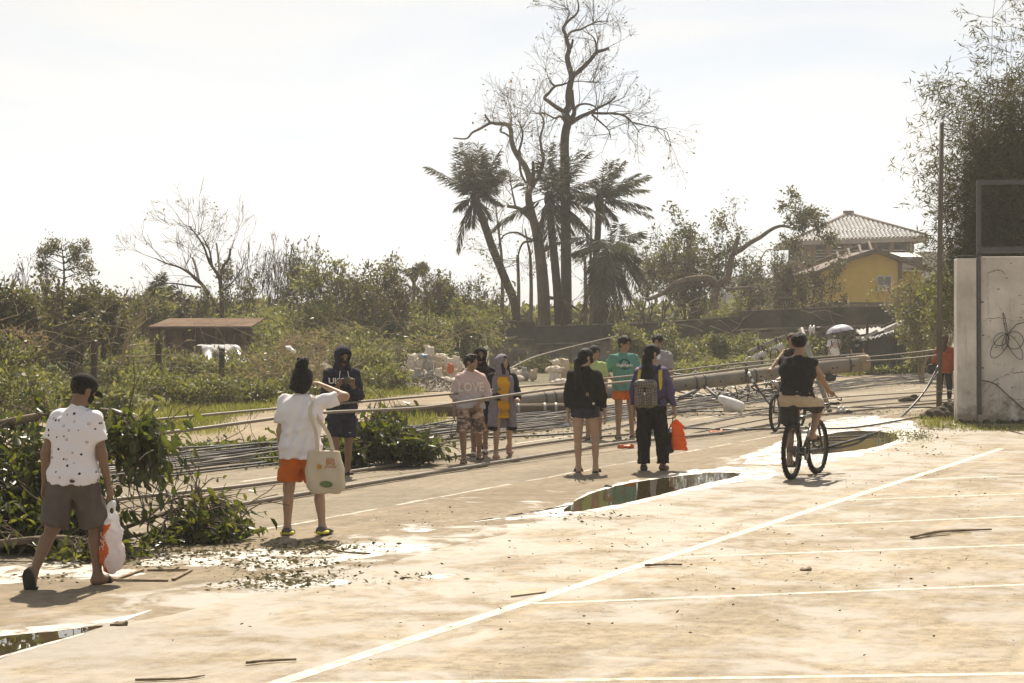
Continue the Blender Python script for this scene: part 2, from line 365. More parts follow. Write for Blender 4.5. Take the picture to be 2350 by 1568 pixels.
# ================================================================== ground, road, parking lot
def ground_mat(name, c1, c2, wet=.5, wetscale=.35, rough=.8, fine=140., bump=.25, edge=None, wetrough=.3, spec=.8, wetdark=.72, soft=.06, grain=1.9):
    """dry/damp mottling: damp patches are smoother and reflect the bright sky"""
    m = bpy.data.materials.new(name); m.use_nodes = True; n = m.node_tree; n.nodes.clear(); L = n.links.new
    def nd(t, **kw):
        x = n.nodes.new(t)
        for k_, v_ in kw.items(): setattr(x, k_, v_)
        return x
    def noise(scale, detail=5, rough_=.6, vec=None, dist=0):
        x = nd('ShaderNodeTexNoise'); x.inputs['Scale'].default_value = scale; x.inputs['Detail'].default_value = detail; x.inputs['Roughness'].default_value = rough_; x.inputs['Distortion'].default_value = dist
        L(vec or t.outputs['Object'], x.inputs['Vector']); return x.outputs['Fac']
    def ramp(inp, a, b, ca=(0, 0, 0), cb=(1, 1, 1)):
        r = nd('ShaderNodeValToRGB'); r.color_ramp.elements[0].position = a; r.color_ramp.elements[1].position = b
        r.color_ramp.elements[0].color = (*ca, 1); r.color_ramp.elements[1].color = (*cb, 1); L(inp, r.inputs[0]); return r.outputs[0]
    def math_(op, a, b):
        x = nd('ShaderNodeMath', operation=op); x.use_clamp = True
        for i, q in enumerate((a, b)):
            if hasattr(q, 'is_output'): L(q, x.inputs[i])
            else: x.inputs[i].default_value = q
        return x.outputs[0]
    def mixc(f, a, b, mode='MIX'):
        x = nd('ShaderNodeMix', data_type='RGBA', blend_type=mode)
        if hasattr(f, 'is_output'): L(f, x.inputs['Factor'])
        else: x.inputs['Factor'].default_value = f
        for i, q in ((6, a), (7, b)):
            if hasattr(q, 'is_output'): L(q, x.inputs[i])
            else: x.inputs[i].default_value = (*q, 1)
        return x.outputs[2]
    t = nd('ShaderNodeTexCoord')
    geo = nd('ShaderNodeNewGeometry'); mw = nd('ShaderNodeMapping'); mw.inputs['Scale'].default_value = (.5, 1.5, 1); L(geo.outputs['Position'], mw.inputs[0])
    base = mixc(ramp(noise(grain, 12, .72, mw.outputs[0], .4), .38, .62), c1, c2)
    base = mixc(math_('MULTIPLY', ramp(noise(.35, 6, .6, mw.outputs[0], .5), .46, .62), .55), base, tuple(x * 1.12 for x in c2))
    base = mixc(math_('MULTIPLY', ramp(noise(.22, 6, .62, mw.outputs[0], .8), .50, .66), .6), base, tuple(x * .8 for x in c1))
    base = mixc(ramp(noise(9, 5), .45, .75), base, tuple(x * .72 for x in c1))
    base = mixc(ramp(noise(fine, 2, .5), .58, .72), base, tuple(x * .45 for x in c1))
    base = mixc(ramp(noise(fine * 1.6, 2, .5), .60, .70), base, tuple(min(1, x * 1.7) for x in c2))  # bright specks in the colour stand in for the asphalt's sparkle
    # wheel and mop streaks along the road
    mp = nd('ShaderNodeMapping'); mp.inputs['Scale'].default_value = (.25, 2.2, 1); L(t.outputs['Object'], mp.inputs[0])
    base = mixc(math_('MULTIPLY', ramp(noise(1.1, 6, .7, mp.outputs[0]), .5, .72), .45), base, tuple(min(1, x * 1.45) for x in c2))
    w = ramp(noise(wetscale, 9, .66, None, .6), 1 - wet - .12, 1 - wet + .12)
    if edge:
        sp = nd('ShaderNodeSeparateXYZ'); L(t.outputs['Object'], sp.inputs[0])
        dist = nd('ShaderNodeMath', operation='SUBTRACT'); L(sp.outputs['Y'], dist.inputs[0]); dist.inputs[1].default_value = edge[0]
        ab = nd('ShaderNodeMath', operation='ABSOLUTE'); L(dist.outputs[0], ab.inputs[0])
        near = nd('ShaderNodeMapRange'); near.inputs[1].default_value = 0; near.inputs[2].default_value = edge[1]; near.inputs[3].default_value = edge[2]; near.inputs[4].default_value = 0
        L(ab.outputs[0], near.inputs[0])
        wn_ = math_('ADD', noise(wetscale * 1.7, 9, .66, None, .6), near.outputs[0])
        w = ramp(wn_, 1 - wet - soft, 1 - wet + soft)
    base = mixc(w, base, mixc(.65, base, tuple(x * wetdark for x in c1), 'MIX'))
    rg = nd('ShaderNodeMapRange'); rg.inputs[3].default_value = rough; rg.inputs[4].default_value = wetrough; L(w, rg.inputs[0])
    rn = math_('ADD', rg.outputs[0], math_('MULTIPLY', ramp(noise(5, 6), .35, .7), .14))
    b = nd('ShaderNodeBsdfPrincipled'); L(base, b.inputs['Base Color']); L(rn, b.inputs['Roughness']); sl = nd('ShaderNodeMapRange'); sl.inputs[3].default_value = .10; sl.inputs[4].default_value = spec; L(w, sl.inputs[0]); L(sl.outputs[0], b.inputs['Specular IOR Level'])
    bp = nd('ShaderNodeBump'); bp.inputs['Distance'].default_value = .01
    bs = nd('ShaderNodeMapRange'); bs.inputs[3].default_value = bump; bs.inputs[4].default_value = bump * .35; L(w, bs.inputs[0]); L(bs.outputs[0], bp.inputs['Strength'])
    L(math_('ADD', noise(fine, 3), math_('MULTIPLY', noise(22, 4), .7)), bp.inputs['Height']); L(bp.outputs[0], b.inputs['Normal'])
    o = nd('ShaderNodeOutputMaterial'); L(b.outputs[0], o.inputs[0])
    return m
M_PARK = ground_mat('parking_concrete', (.19, .152, .103), (.34, .284, .206), wet=.46, wetscale=.8, rough=.8, wetrough=.48, spec=.6, soft=.085, edge=(7.6, 3.0, .10))
M_SHOULD = ground_mat('gutter_concrete', (.165, .132, .09), (.24, .194, .135), wet=.36, wetscale=.9, rough=.8, wetrough=.45, spec=1., edge=(7.7, 1.3, .16))
M_ROAD = ground_mat('asphalt', (.175, .146, .104), (.24, .20, .148), wet=.30, wetscale=.3, rough=.8, wetrough=.55, spec=.5, fine=70, bump=.6)
M_DIRT = ground_mat('dirt', (.20, .16, .11), (.28, .225, .155), wet=.25, wetscale=.4, rough=.85, wetrough=.5, fine=40, bump=.6)
M_SOIL = mat('soil', (.10, .085, .045), .95, .4, .5, .4, 12)
M_PAINT = mat('road_paint', (.32, .26, .18), .7, .1, 11., .15, 90, col2=(.62, .58, .50))
M_PAINT2 = mat('road_paint_worn', (.22, .18, .13), .7, .1, 12., .15, 90, col2=(.50, .45, .37))
def sheet(name, x0, x1, y0, y1, z, m, nx=1, jit=0., side='y1', seed=1):
    r = np.random.default_rng(seed); xs = np.linspace(x0, x1, nx + 1); vs = []; fs = []
    for i, x in enumerate(xs):
        j = (r.normal() * jit) if jit else 0
        vs += [(x, y0 + (j if side in ('y0', 'both') else 0), z), (x, y1 + (j if side in ('y1', 'both') else 0), z)]
    for i in range(nx): fs.append((2 * i, 2 * i + 2, 2 * i + 3, 2 * i + 1))
    return link(name, MB().add(vs, fs).mesh(name, m), None, rz=ROADROT)
g_ = link('ground', MB().add([(-1500, -300, -.02), (1500, -300, -.02), (1500, 2500, -.02), (-1500, 2500, -.02)], [(0, 1, 2, 3)]).mesh('ground', M_SOIL)); tag(g_, kind='structure')
tag(sheet('verge', -30, 160, 16.2, 25, -.001, M_DIRT, 190, .35), kind='structure')
road = tag(sheet('road', -60, 260, 9.7, 16.4, 0, M_ROAD, 320, .12), kind='structure')
gut = tag(sheet('gutter', -60, 260, 7.4, 9.85, .001, M_SHOULD, 400, .035), kind='structure')
park = tag(sheet('parking_lot', -60, 39.5, -60, 7.6, .002, M_PARK, 260, .03), kind='structure')
def strip(parent, name, a, b, w, z, m, seed=0, rag=.06):
    """painted line from a to b in road space (s, y), slightly ragged edges"""
    r = np.random.default_rng(seed); a = np.array(a, float); b = np.array(b, float); L = np.linalg.norm(b - a); k = max(3, int(L / .25)); d = (b - a) / L; q = np.array([-d[1], d[0]])
    vs = []; fs = []
    for i in range(k + 1):
        p = a + (b - a) * i / k; e = w / 2 * (1 + rag * r.normal(size=2)); vs += [(*(p + q * e[0]), z), (*(p - q * e[1]), z)]
        if i: fs.append((2 * i - 2, 2 * i - 1, 2 * i + 1, 2 * i))
    return MB().add(vs, fs).build(name, m, parent)
def sy(p): return (p.dot(U), -p.dot(N))
strip(park, 'painted_line', (-10, 5.6), (30.5, 5.6), .115, .0034, M_PAINT, 1)
for i, (pa, pb) in enumerate([((600, 1572), (2500, 1545)), ((1175, 1388), (2500, 1337)), ((1540, 1280), (2500, 1246)), ((1790, 1208), (2500, 1180)), ((1985, 1147), (2500, 1128)), ((2130, 1100), (2500, 1086))]):
    a = sy(G(*pa)); b = sy(G(*pb)); dx = b[0] - a[0]; dy = b[1] - a[1]; t = (5.53 - a[1]) / dy
    strip(park, 'painted_line', (a[0] + dx * t, a[1] + dy * t), (b[0] + dx * .6, b[1] + dy * .6), .075, .0032, M_PAINT, 10 + i)
r_ = np.random.default_rng(4); s = 5.
while s < 90:                                             # broken edge line between asphalt and gutter
    l = r_.uniform(.25, 1.6); strip(road, 'edge_line', (s, 9.87 + r_.normal() * .015), (s + l, 9.87 + r_.normal() * .015), r_.uniform(.03, .075), .0022, M_PAINT2, int(s * 7), .25); s += l + r_.choice([.03, .06, .5], p=[.5, .3, .2])
for s in (12.5, 20.2, 28.4, 37, 46, 55, 64, 73): strip(road, 'centre_line', (s, 13.1), (s + 3.2, 13.1), .085, .0012, M_PAINT2, int(s), .12)
# ------------------------------------------------------------------ standing water
M_WATER = mat('puddle_water', (.045, .035, .016), .012, .3, .8, .02, 3., spec=1.0)
M_FILM = mat('wet_film', (.30, .25, .18), .5, .25, 2.5, .10, 30., spec=1.0, coat=1.)
[x for x in M_FILM.node_tree.nodes if x.type == 'BSDF_PRINCIPLED'][0].inputs['Coat Roughness'].default_value = .5
def film_alpha(m):
    n = m.node_tree; L = n.links.new; out = [x for x in n.nodes if x.type == 'OUTPUT_MATERIAL'][0]; b = [x for x in n.nodes if x.type == 'BSDF_PRINCIPLED'][0]; t = n.nodes.new('ShaderNodeTexCoord'); nz = n.nodes.new('ShaderNodeTexNoise'); nz.inputs['Scale'].default_value = 3.2; nz.inputs['Detail'].default_value = 10; nz.inputs['Roughness'].default_value = .68; L(t.outputs['Object'], nz.inputs['Vector'])
    r = n.nodes.new('ShaderNodeValToRGB'); r.color_ramp.elements[0].position = .42; r.color_ramp.elements[1].position = .50; L(nz.outputs['Fac'], r.inputs[0]); tr = n.nodes.new('ShaderNodeBsdfTransparent'); mx_ = n.nodes.new('ShaderNodeMixShader'); L(r.outputs[0], mx_.inputs[0]); L(tr.outputs[0], mx_.inputs[1]); L(b.outputs[0], mx_.inputs[2]); L(mx_.outputs[0], out.inputs['Surface'])
film_alpha(M_FILM)
def pool(name, pts, m, z, seed=0, rag=.02):
    r = np.random.default_rng(seed); P = [G(*p) for p in pts]; c = sum(P, Vector()) / len(P)
    out = []
    for q in spline(P + [P[0]], 5)[:-1]:
        d = q - c; out.append(c + d * (1 + rag * r.normal()))
    n = len(out); vs = [c] + out
    o = link(name, MB().add([(v.x, v.y, z) for v in vs], [(0, 1 + i, 1 + (i + 1) % n) for i in range(n)]).mesh(name, m)); return tag(o, kind='structure')
pool('wet_film', [(1085, 1197), (1180, 1185), (1290, 1160), (1350, 1132), (1420, 1110), (1500, 1095), (1590, 1080), (1700, 1074), (1790, 1084), (1760, 1100), (1690, 1108), (1640, 1118), (1560, 1135), (1450, 1160), (1360, 1176), (1280, 1186), (1180, 1193)], M_FILM, .0036, 1, .035)
pool('wet_film', [(1690, 1050), (1760, 1028), (1800, 1008), (1840, 990), (1900, 965), (1990, 955), (2070, 962), (2110, 985), (2090, 1010), (2030, 1030), (1960, 1048), (1870, 1062), (1770, 1068), (1700, 1062)], M_FILM, .0032, 2, .04)
pool('wet_film', [(-60, 1450), (60, 1440), (190, 1430), (300, 1412), (350, 1400), (300, 1420), (220, 1448), (120, 1478), (0, 1513), (-60, 1530)], M_FILM, .0036, 3, .02)
pool('wet_film', [(300, 1300), (420, 1268), (560, 1262), (700, 1258), (860, 1246), (990, 1255), (960, 1268), (840, 1280), (760, 1296), (640, 1310), (540, 1306), (430, 1300)], M_FILM, .0028, 4, .05)
pool('wet_film', [(880, 1218), (940, 1212), (1000, 1217), (950, 1222)], M_FILM, .0032, 5, .05)
pool('wet_film', [(570, 1335), (640, 1318), (760, 1326), (800, 1338), (700, 1350), (610, 1352)], M_FILM, .0032, 6, .06)
pool('wet_film', [(960, 1325), (1020, 1318), (1050, 1322), (1000, 1330)], M_FILM, .0032, 7, .05)
pool('wet_film', [(0, 1300), (120, 1290), (240, 1300), (330, 1318), (200, 1330), (80, 1335), (-50, 1345), (-60, 1310)], M_FILM, .0028, 8, .05)
pool('puddle', [(1290, 1172), (1340, 1141), (1400, 1120), (1480, 1104), (1580, 1091), (1640, 1086), (1700, 1087), (1680, 1097), (1610, 1112), (1540, 1130), (1450, 1152), (1370, 1167), (1320, 1175)], M_WATER, .0050, 9, .015)
pool('puddle', [(1836, 1036), (1870, 1010), (1900, 997), (1960, 989), (2030, 992), (2062, 1002), (2040, 1018), (1990, 1030), (1920, 1039), (1870, 1043)], M_WATER, .0046, 10, .02)
pool('puddle', [(-60, 1468), (40, 1458), (130, 1450), (235, 1437), (180, 1457), (100, 1479), (0, 1507), (-60, 1522)], M_WATER, .0050, 11, .012)
# ================================================================== walls and buildings
M_BLOCK = mat('old_block_wall', (.15, .125, .095), .95, .55, 1.6, .5, 25, col2=(.30, .255, .195))
M_BAND = mat('old_wall_band', (.06, .052, .04), .95, .5, 1.2, .5, 20, col2=(.11, .095, .07))
M_PIL = mat('old_wall_pillar', (.22, .185, .14), .95, .4, 3., .4, 25)
# --- long boundary wall across the far end
def lw(x, y=740): return W(x, y, 84 - 8 * (x - 1130) / 980)
wall = empty('boundary_wall', (lw(1600).x, lw(1600).y, 0), 0, 'long dark weathered block wall with pillars across the far side', 'wall')
secs = [(1130, 1228, 737, 739), (1228, 1500, 750, 742), (1500, 1697, 742, 727), (1697, 1900, 715, 707), (1900, 2112, 706, 702)]
org = Vector(wall.location)
def seg(mb, x0, x1, z0a, z0b, z1a, z1b, dn, df):
    a = lw(x0) - org; b = lw(x1) - org; vs = []
    for off in (-dn, df):
        for p, z in ((a, z0a), (b, z0b), (b, z1b), (a, z1a)): vs.append((p.x, p.y + off, z))
    mb.add(vs, [(0, 1, 2, 3), (7, 6, 5, 4), (4, 5, 1, 0), (5, 6, 2, 1), (6, 7, 3, 2), (7, 4, 0, 3)])
for i, (x0, x1, y0, y1) in enumerate(secs):
    z0, z1 = lw(x0, y0).z, lw(x1, y1).z; m1 = MB(); bz0, bz1 = z0 - .72, z1 - .74
    seg(m1, x0, x1, bz0, bz1, z0, z1, .16, .1); m1.build('top_band', M_BAND, wall)
    m1 = MB(); seg(m1, x0, x1, bz0 - .07, bz1 - .07, bz0, bz1, .20, .1); m1.build('ledge', M_PIL, wall)
    k = max(1, round((x1 - x0) / 100))
    for j in range(k):
        xa, xb = x0 + (x1 - x0) * j / k, x0 + (x1 - x0) * (j + 1) / k; f = lambda x: bz0 + (bz1 - bz0) * (x - x0) / (x1 - x0) - .07
        m1 = MB(); seg(m1, xa, xb, -.2, -.2, f(xa), f(xb), .06 + .004 * (j % 2), .1); m1.build('block_panel', M_BLOCK, wall)
        m1 = MB(); seg(m1, xa - 7, xa + 7, -.2, -.2, f(xa), f(xa), .14, .09); m1.build('pillar', M_PIL, wall)
    r_ = np.random.default_rng(i); m1 = MB()               # rough broken coping on top
    for j in range(int((x1 - x0) / 5)):
        x = x0 + (x1 - x0) * r_.uniform(); p = lw(x) - org; z = z0 + (z1 - z0) * (x - x0) / (x1 - x0); h = r_.uniform(.02, .06)
        m1.box((p.x, p.y + r_.uniform(-.1, .05), z + h / 2 - .004), (r_.uniform(.05, .3), .12, h))
    m1.build('coping_rubble', M_PIL, wall)['kind'] = 'stuff'
# --- near white wall on the right with gate pillar
M_WW = mat('white_plaster', (.62, .57, .49), .9, .28, 1.3, .3, 26, col2=(.70, .65, .57))
def dirty(m):                                             # splashed mud and rain streaks with ragged outlines
    n = m.node_tree; L = n.links.new; b = [x for x in n.nodes if x.type == 'BSDF_PRINCIPLED'][0]; src = b.inputs['Base Color'].links[0].from_socket; t = n.nodes.new('ShaderNodeNewGeometry'); s = n.nodes.new('ShaderNodeSeparateXYZ'); L(t.outputs['Position'], s.inputs[0])
    def nz_(scale, st): mp = n.nodes.new('ShaderNodeMapping'); mp.inputs['Scale'].default_value = st; L(t.outputs['Position'], mp.inputs[0]); q = n.nodes.new('ShaderNodeTexNoise'); q.inputs['Scale'].default_value = scale; q.inputs['Detail'].default_value = 8; q.inputs['Roughness'].default_value = .65; L(mp.outputs[0], q.inputs['Vector']); return q.outputs['Fac']
    a = n.nodes.new('ShaderNodeMapRange'); a.inputs[1].default_value = 0; a.inputs[2].default_value = .75; a.inputs[3].default_value = .34; a.inputs[4].default_value = 0; L(s.outputs['Z'], a.inputs[0]); ad = n.nodes.new('ShaderNodeMath'); L(a.outputs[0], ad.inputs[0]); L(nz_(4, (1, 1, 1)), ad.inputs[1]); r = n.nodes.new('ShaderNodeValToRGB'); r.color_ramp.elements[0].position = .62; r.color_ramp.elements[1].position = .82; L(ad.outputs[0], r.inputs[0])
    r2 = n.nodes.new('ShaderNodeValToRGB'); r2.color_ramp.elements[0].position = .56; r2.color_ramp.elements[1].position = .72; r2.color_ramp.elements[1].color = (.55, .55, .55, 1); L(nz_(3, (2.5, 2.5, .25)), r2.inputs[0]); mxx = n.nodes.new('ShaderNodeMath'); mxx.operation = 'MAXIMUM'; L(r.outputs[0], mxx.inputs[0]); L(r2.outputs[0], mxx.inputs[1])
    x = n.nodes.new('ShaderNodeMix'); x.data_type = 'RGBA'; L(mxx.outputs[0], x.inputs['Factor']); L(src, x.inputs[6]); x.inputs[7].default_value = (.26, .22, .16, 1); L(x.outputs[2], b.inputs['Base Color'])
dirty(M_WW)
M_GREY = mat('grey_steel', (.075, .07, .068), .6, .25, 6., .1, 60, spec=.4)
M_MOSS = mat('dark_moss', (.05, .045, .022), .95, .5, 9., .6, 50)
pw = G(2196, 972); ww = empty('plaster_wall', (pw.x, pw.y, 0), 0, 'cracked white plaster wall with a square end pillar at the right edge', 'wall')
def bev_box(name, c, size, m, parent, bev=.03, R=None, seg=2):
    bm = bmesh.new(); bmesh.ops.create_cube(bm, size=1)
    for v in bm.verts: v.co = Vector((v.co.x * size[0], v.co.y * size[1], v.co.z * size[2]))
    bmesh.ops.bevel(bm, geom=bm.edges[:], offset=bev, segments=seg, affect='EDGES', profile=.6)
    me = bpy.data.meshes.new(name); bm.to_mesh(me); bm.free(); me.materials.append(m)
    if R: me.transform(R.to_4x4())
    return link(name, me, parent, c)
PH = 3.27
ang = math.radians(-6)                                     # the wall comes forward to the right
Rw = Matrix.Rotation(ang, 3, 'Z')
def wl(x, y, z): return Rw @ Vector((x, y, z))
bev_box('pillar', wl(.19, .25, PH / 2 - .05), (.38, .5, PH + .1), M_WW, ww, .025, Rw)
bev_box('wall_panel', wl(.39 + 3.2, .25, PH / 2 + .0), (6.35, .32, PH + .06), M_WW, ww, .03, Rw)
bev_box('pillar_cap', wl(.19, .25, PH + .03), (.37, .49, .04), M_MOSS, ww, .02, Rw)
mb = MB(); mb.beam(wl(.445, .05, .18), wl(.425, .05, PH + .02), .075, .05, (0, 1, 0)); mb.build('downpipe', M_GREY, ww)
for z in (1.1, 2.4): mb = MB(); mb.beam(wl(.37, .022, z), wl(.52, .022, z), .012, .03); mb.build('pipe_clip', M_GREY, ww)
bev_box('pipe_foot', wl(.50, .05, .08), (.2, .16, .18), M_WW, ww, .05, Rw)
M_CRACK = mat('crack_dark', (.10, .085, .065), .95, .3, 20.)
def crack(pts, w=.006, seed=0, m=M_CRACK):
    r = np.random.default_rng(seed); P = []
    for a, b in zip(pts[:-1], pts[1:]):
        for k in range(8): t = k / 8; P.append(((a[0] + (b[0] - a[0]) * t) + r.normal() * .012, (a[1] + (b[1] - a[1]) * t) + r.normal() * .012))
    P.append(pts[-1]); vs = []; fs = []; P = [(.52 + (x - .85) * .42, z) for x, z in P]
    for i, (x, z) in enumerate(P):
        ww_ = w * r.uniform(.3, 1.3); vs += [wl(x, .0865, z - ww_), wl(x, .0865, z + ww_)]
        if i: fs.append((2 * i - 2, 2 * i, 2 * i + 1, 2 * i - 1))
    MB().add(vs, fs).build('crack', m, ww)
crack([(.9, .62), (1.4, .86), (2.1, 1.0), (2.9, 1.02)], .006, 1); crack([(.85, 2.05), (1.6, 2.1), (2.4, 2.02), (3.2, 2.1)], .005, 2); crack([(1.0, .45), (1.35, .6), (1.5, .8)], .005, 3)
crack([(1.05, 3.0), (1.06, 2.5), (1.1, 2.15)], .014, 4); crack([(1.1, 2.98), (1.6, 3.05), (1.9, 2.95)], .01, 5); crack([(1.9, .5), (2.6, .46), (3.2, .5)], .004, 6)
rr = np.random.default_rng(8); mb = MB()
for i in range(40):
    x, z = rr.uniform(.5, 2.2), rr.uniform(.2, 3.2); mb.box(wl(x, .088, z), (rr.uniform(.01, .06), .004, rr.uniform(.008, .02)), Rw)
mb.build('chipped_plaster', M_CRACK, ww)['kind'] = 'stuff'
mb = MB()
for i in range(110):
    x = rr.uniform(.0, 3.2); mb.ell(wl(x, rr.uniform(-.02, .08) if x > .4 else rr.uniform(-.03, .0), rr.uniform(-.02, .03)), (rr.uniform(.03, .12), .05, rr.uniform(.02, .07)), None, 7, 5)
mb.build('moss', M_MOSS, ww)['kind'] = 'stuff'
# steel sign frame standing on top of the wall
fr = empty('sign_frame', tuple(pw + wl(.42, .12, PH)), ang, 'empty rusty steel frame standing on top of the white plaster wall', 'frame')
for nm, a, b, w in (('upright', (.02, 0, .03), (.02, 0, 1.55), .085), ('upright', (3.3, 0, .03), (3.3, 0, 1.55), .085), ('crossbar', (-.02, -.05, 1.5), (3.4, -.05, 1.5), .09), ('crossbar', (-.02, -.05, .16), (3.4, -.05, .19), .12)):
    mb = MB(); mb.beam(a, b, w, w); mb.build(nm, M_GREY, fr)
# looped wire hanging on the wall
wc = empty('wire_loop', tuple(pw + wl(.98, .065, 1.75)), ang, 'loosely looped black wire hanging on the white plaster wall', 'wire')
M_CABLE = mat('black_cable', (.022, .019, .016), .45, .2, 10., spec=.5)
mb = MB(); loops = [(.10, .75, 100, .0), (.62, .5, 215, .0), (.9, .58, 322, .0), (.62, .9, 236, .0), (.5, .92, 300, .0), (.3, .5, 255, .0)]
pth = []
for i, (w_, l_, a_, q) in enumerate(loops):
    a_ = math.radians(a_); dx, dz = math.cos(a_), math.sin(a_)
    for k in range(17):
        t = k / 16 * 2 * math.pi; rr_ = .6 * l_ * .5 * (1 - math.cos(t)); sw = .6 * w_ * .32 * math.sin(t)
        pth.append(wl(0, 0, 0) * 0 + Vector((dx * rr_ - dz * sw, -.015 - .01 * i, dz * rr_ + dx * sw)))
mb.tube(pth, .007, 6); mb.build('loop', M_CABLE, wc)
mb = MB(); mb.tube(spline([(0, -.02, 0), (.12, -.02, .14), (.35, -.02, .26), (1.6, -.02, .5)], 6), .008, 6); mb.build('tail', M_CABLE, wc)
mb = MB(); mb.tube(spline([wl(.5, .06, .85), wl(.75, .06, .78), wl(1.0, .05, .55), wl(1.5, .04, .1)], 6), .010, 6)
tag(mb.build('loose_wire', M_CABLE, None, loc=(pw.x, pw.y, 0)), 'thin black wire drooping down the lower part of the white plaster wall', 'wire')
# --- standing steel pole
bp_ = G(2155, 946); sp_ = empty('steel_pole', (bp_.x, bp_.y, 0), 0, 'tall bare rusty steel pole standing beside the white plaster wall', 'pole')
M_POLE = mat('rusty_pole', (.10, .082, .064), .7, .35, 3., .2, 30, stretch=(1, 1, .3))
mb = MB(); mb.tube([(0, 0, -.1), (.01, 0, 3), (.06, 0, 6.45)], [.064, .06, .05], 16); mb.build('shaft', M_POLE, sp_)
# --- yellow house
M_YEL = mat('yellow_wall', (.52, .37, .085), .9, .10, 1.5, .25, 8)
M_BRN = mat('brown_trim', (.11, .08, .06), .8, .3, 3.)
M_TIN = mat('galvanised_sheet', (.42, .40, .37), .45, .2, 2., metal=.3)
M_WFR = mat('window_white', (.62, .60, .56), .6, .1)
M_GLASS = mat('window_glass', (.10, .095, .09), .15, .3, 3., spec=.6)
M_DARK = mat('interior_shade', (.018, .015, .012), .9, .3)  # near-black colour that paints the shade inside openings and holes
D1 = 100; hy = empty('yellow_house', (W(2000, 740, D1).x, D1, 0), 0, 'yellow house with torn gable roof and one window behind the long wall', 'house')
ho = Vector(hy.location)
def hp(x, y, dd=0): return W(x, y, D1) - ho + Vector((0, dd, 0))
def face_prism(mb, pts, dep, f):                           # outline in the wall plane, extruded backwards
    a = [f(*p) for p in pts]; n = len(a); vs = a + [p + Vector((0, dep, 0)) for p in a]
    mb.add(vs, [tuple(range(n)), tuple(range(2 * n - 1, n - 1, -1))] + [(i, i + n, (i + 1) % n + n, (i + 1) % n) for i in range(n)])
mb = MB(); face_prism(mb, [(1862, 790), (2063, 790), (2063, 602), (2005, 578), (1862, 634)], 8, hp); mb.build('wall', M_YEL, hy)
mb = MB(); face_prism(mb, [(2067, 790), (2128, 790), (2128, 618), (2067, 618)], 7, lambda x, y: hp(x, y, 1.2)); mb.build('side_wing', M_YEL, hy)
mb = MB(); face_prism(mb, [(1858, 708), (2068, 708), (2068, 694), (1858, 694)], .1, lambda x, y: hp(x, y, -.06)); mb.build('base_band', M_BRN, hy)
mb = MB(); face_prism(mb, [(2061, 700), (2069, 700), (2069, 600), (2061, 600)], .2, lambda x, y: hp(x, y, -.12)); mb.build('corner_post', M_BRN, hy)
mb = MB(); face_prism(mb, [(2005, 570), (2138, 616), (2138, 624), (2005, 580)], 8.6, lambda x, y: hp(x, y, -.5)); mb.build('roof', M_BRN, hy)
mb = MB(); face_prism(mb, [(2005, 571), (1860, 626), (1860, 634), (2005, 579)], 8.6, lambda x, y: hp(x, y, -.45)); mb.build('roof', M_BRN, hy)
mb = MB(); face_prism(mb, [(2004, 572), (1905, 603), (1905, 612), (2004, 584)], .5, lambda x, y: hp(x, y, -.5)); mb.build('torn_rafter', M_BRN, hy)
mb = MB(); face_prism(mb, [(2004, 552), (1880, 598), (1882, 603), (2005, 560)], .35, lambda x, y: hp(x, y, 1.2)); mb.build('torn_rafter', M_BRN, hy)
for k, x in enumerate((1925, 1950, 1975, 1998)): mb = MB(); mb.beam(hp(x, 606 - (x - 1905) * .33, -.2), hp(x + 2, 585 - (x - 1905) * .33, .8), .12, .12); mb.build('rafter_end', M_BRN, hy)
mb = MB(); face_prism(mb, [(2072, 603), (2128, 612), (2072, 618)], .1, lambda x, y: hp(x, y, .2)); mb.build('fascia', M_WFR, hy)
mb = MB(); face_prism(mb, [(2070, 618), (2126, 622), (2126, 625), (2070, 622)], .2, lambda x, y: hp(x, y, .1)); mb.build('gutter_pipe', M_WFR, hy)
wd = MB(); face_prism(wd, [(2012, 668), (2046, 668), (2046, 633), (2012, 633)], .1, lambda x, y: hp(x, y, -.06)); wd = wd.build('window', M_WFR, hy)
for xa, xb in ((2014, 2028), (2030, 2044)): mb = MB(); face_prism(mb, [(xa, 666), (xb, 666), (xb, 635), (xa, 635)], .03, lambda x, y: hp(x, y, -.10)); mb.build('pane', M_GLASS, wd)
ac = MB(); face_prism(ac, [(2012, 669), (2031, 669), (2031, 655), (2012, 655)], .5, lambda x, y: hp(x, y, -.42)); ac = ac.build('air_conditioner', M_WFR, hy)
for i in range(5): mb = MB(); face_prism(mb, [(2014, 667 - i * 2.3), (2029, 667 - i * 2.3), (2029, 666 - i * 2.3), (2014, 666 - i * 2.3)], .02, lambda x, y: hp(x, y, -.44)); mb.build('grille_slat', M_GREY, ac)
# --- two-storey house with hipped tile roof
D2 = 132; tb = empty('hip_roof_house', (W(1975, 740, D2).x, D2, 0), 0, 'tall brick house with hipped tile roof and open upper windows', 'house')
to_ = Vector(tb.location)
def tp(x, y, dd=0): return W(x, y, D2) - to_ + Vector((0, dd, 0))
M_BRICK = mat('brown_brick', (.24, .16, .10), .9, .3, 4., .3, 20)
M_TILE = mat('roof_tile', (.52, .51, .50), .3, .18, 1.5, spec=.5, island=.18)
e0, e1, e2_, e3 = tp(1822, 552), tp(2128, 543), tp(2128, 543, 9.6), tp(1822, 552, 9.6); apx = (tp(1975, 484, 4.8))
core = MB(); dn = Vector((0, 0, -.06)); core.add([e0 + dn, e1 + dn, e2_ + dn, e3 + dn, apx + dn], [(0, 1, 4), (1, 2, 4), (2, 3, 4), (3, 0, 4), (3, 2, 1, 0)])
roof = core.build('roof', M_TIN, tb)
tl = MB()
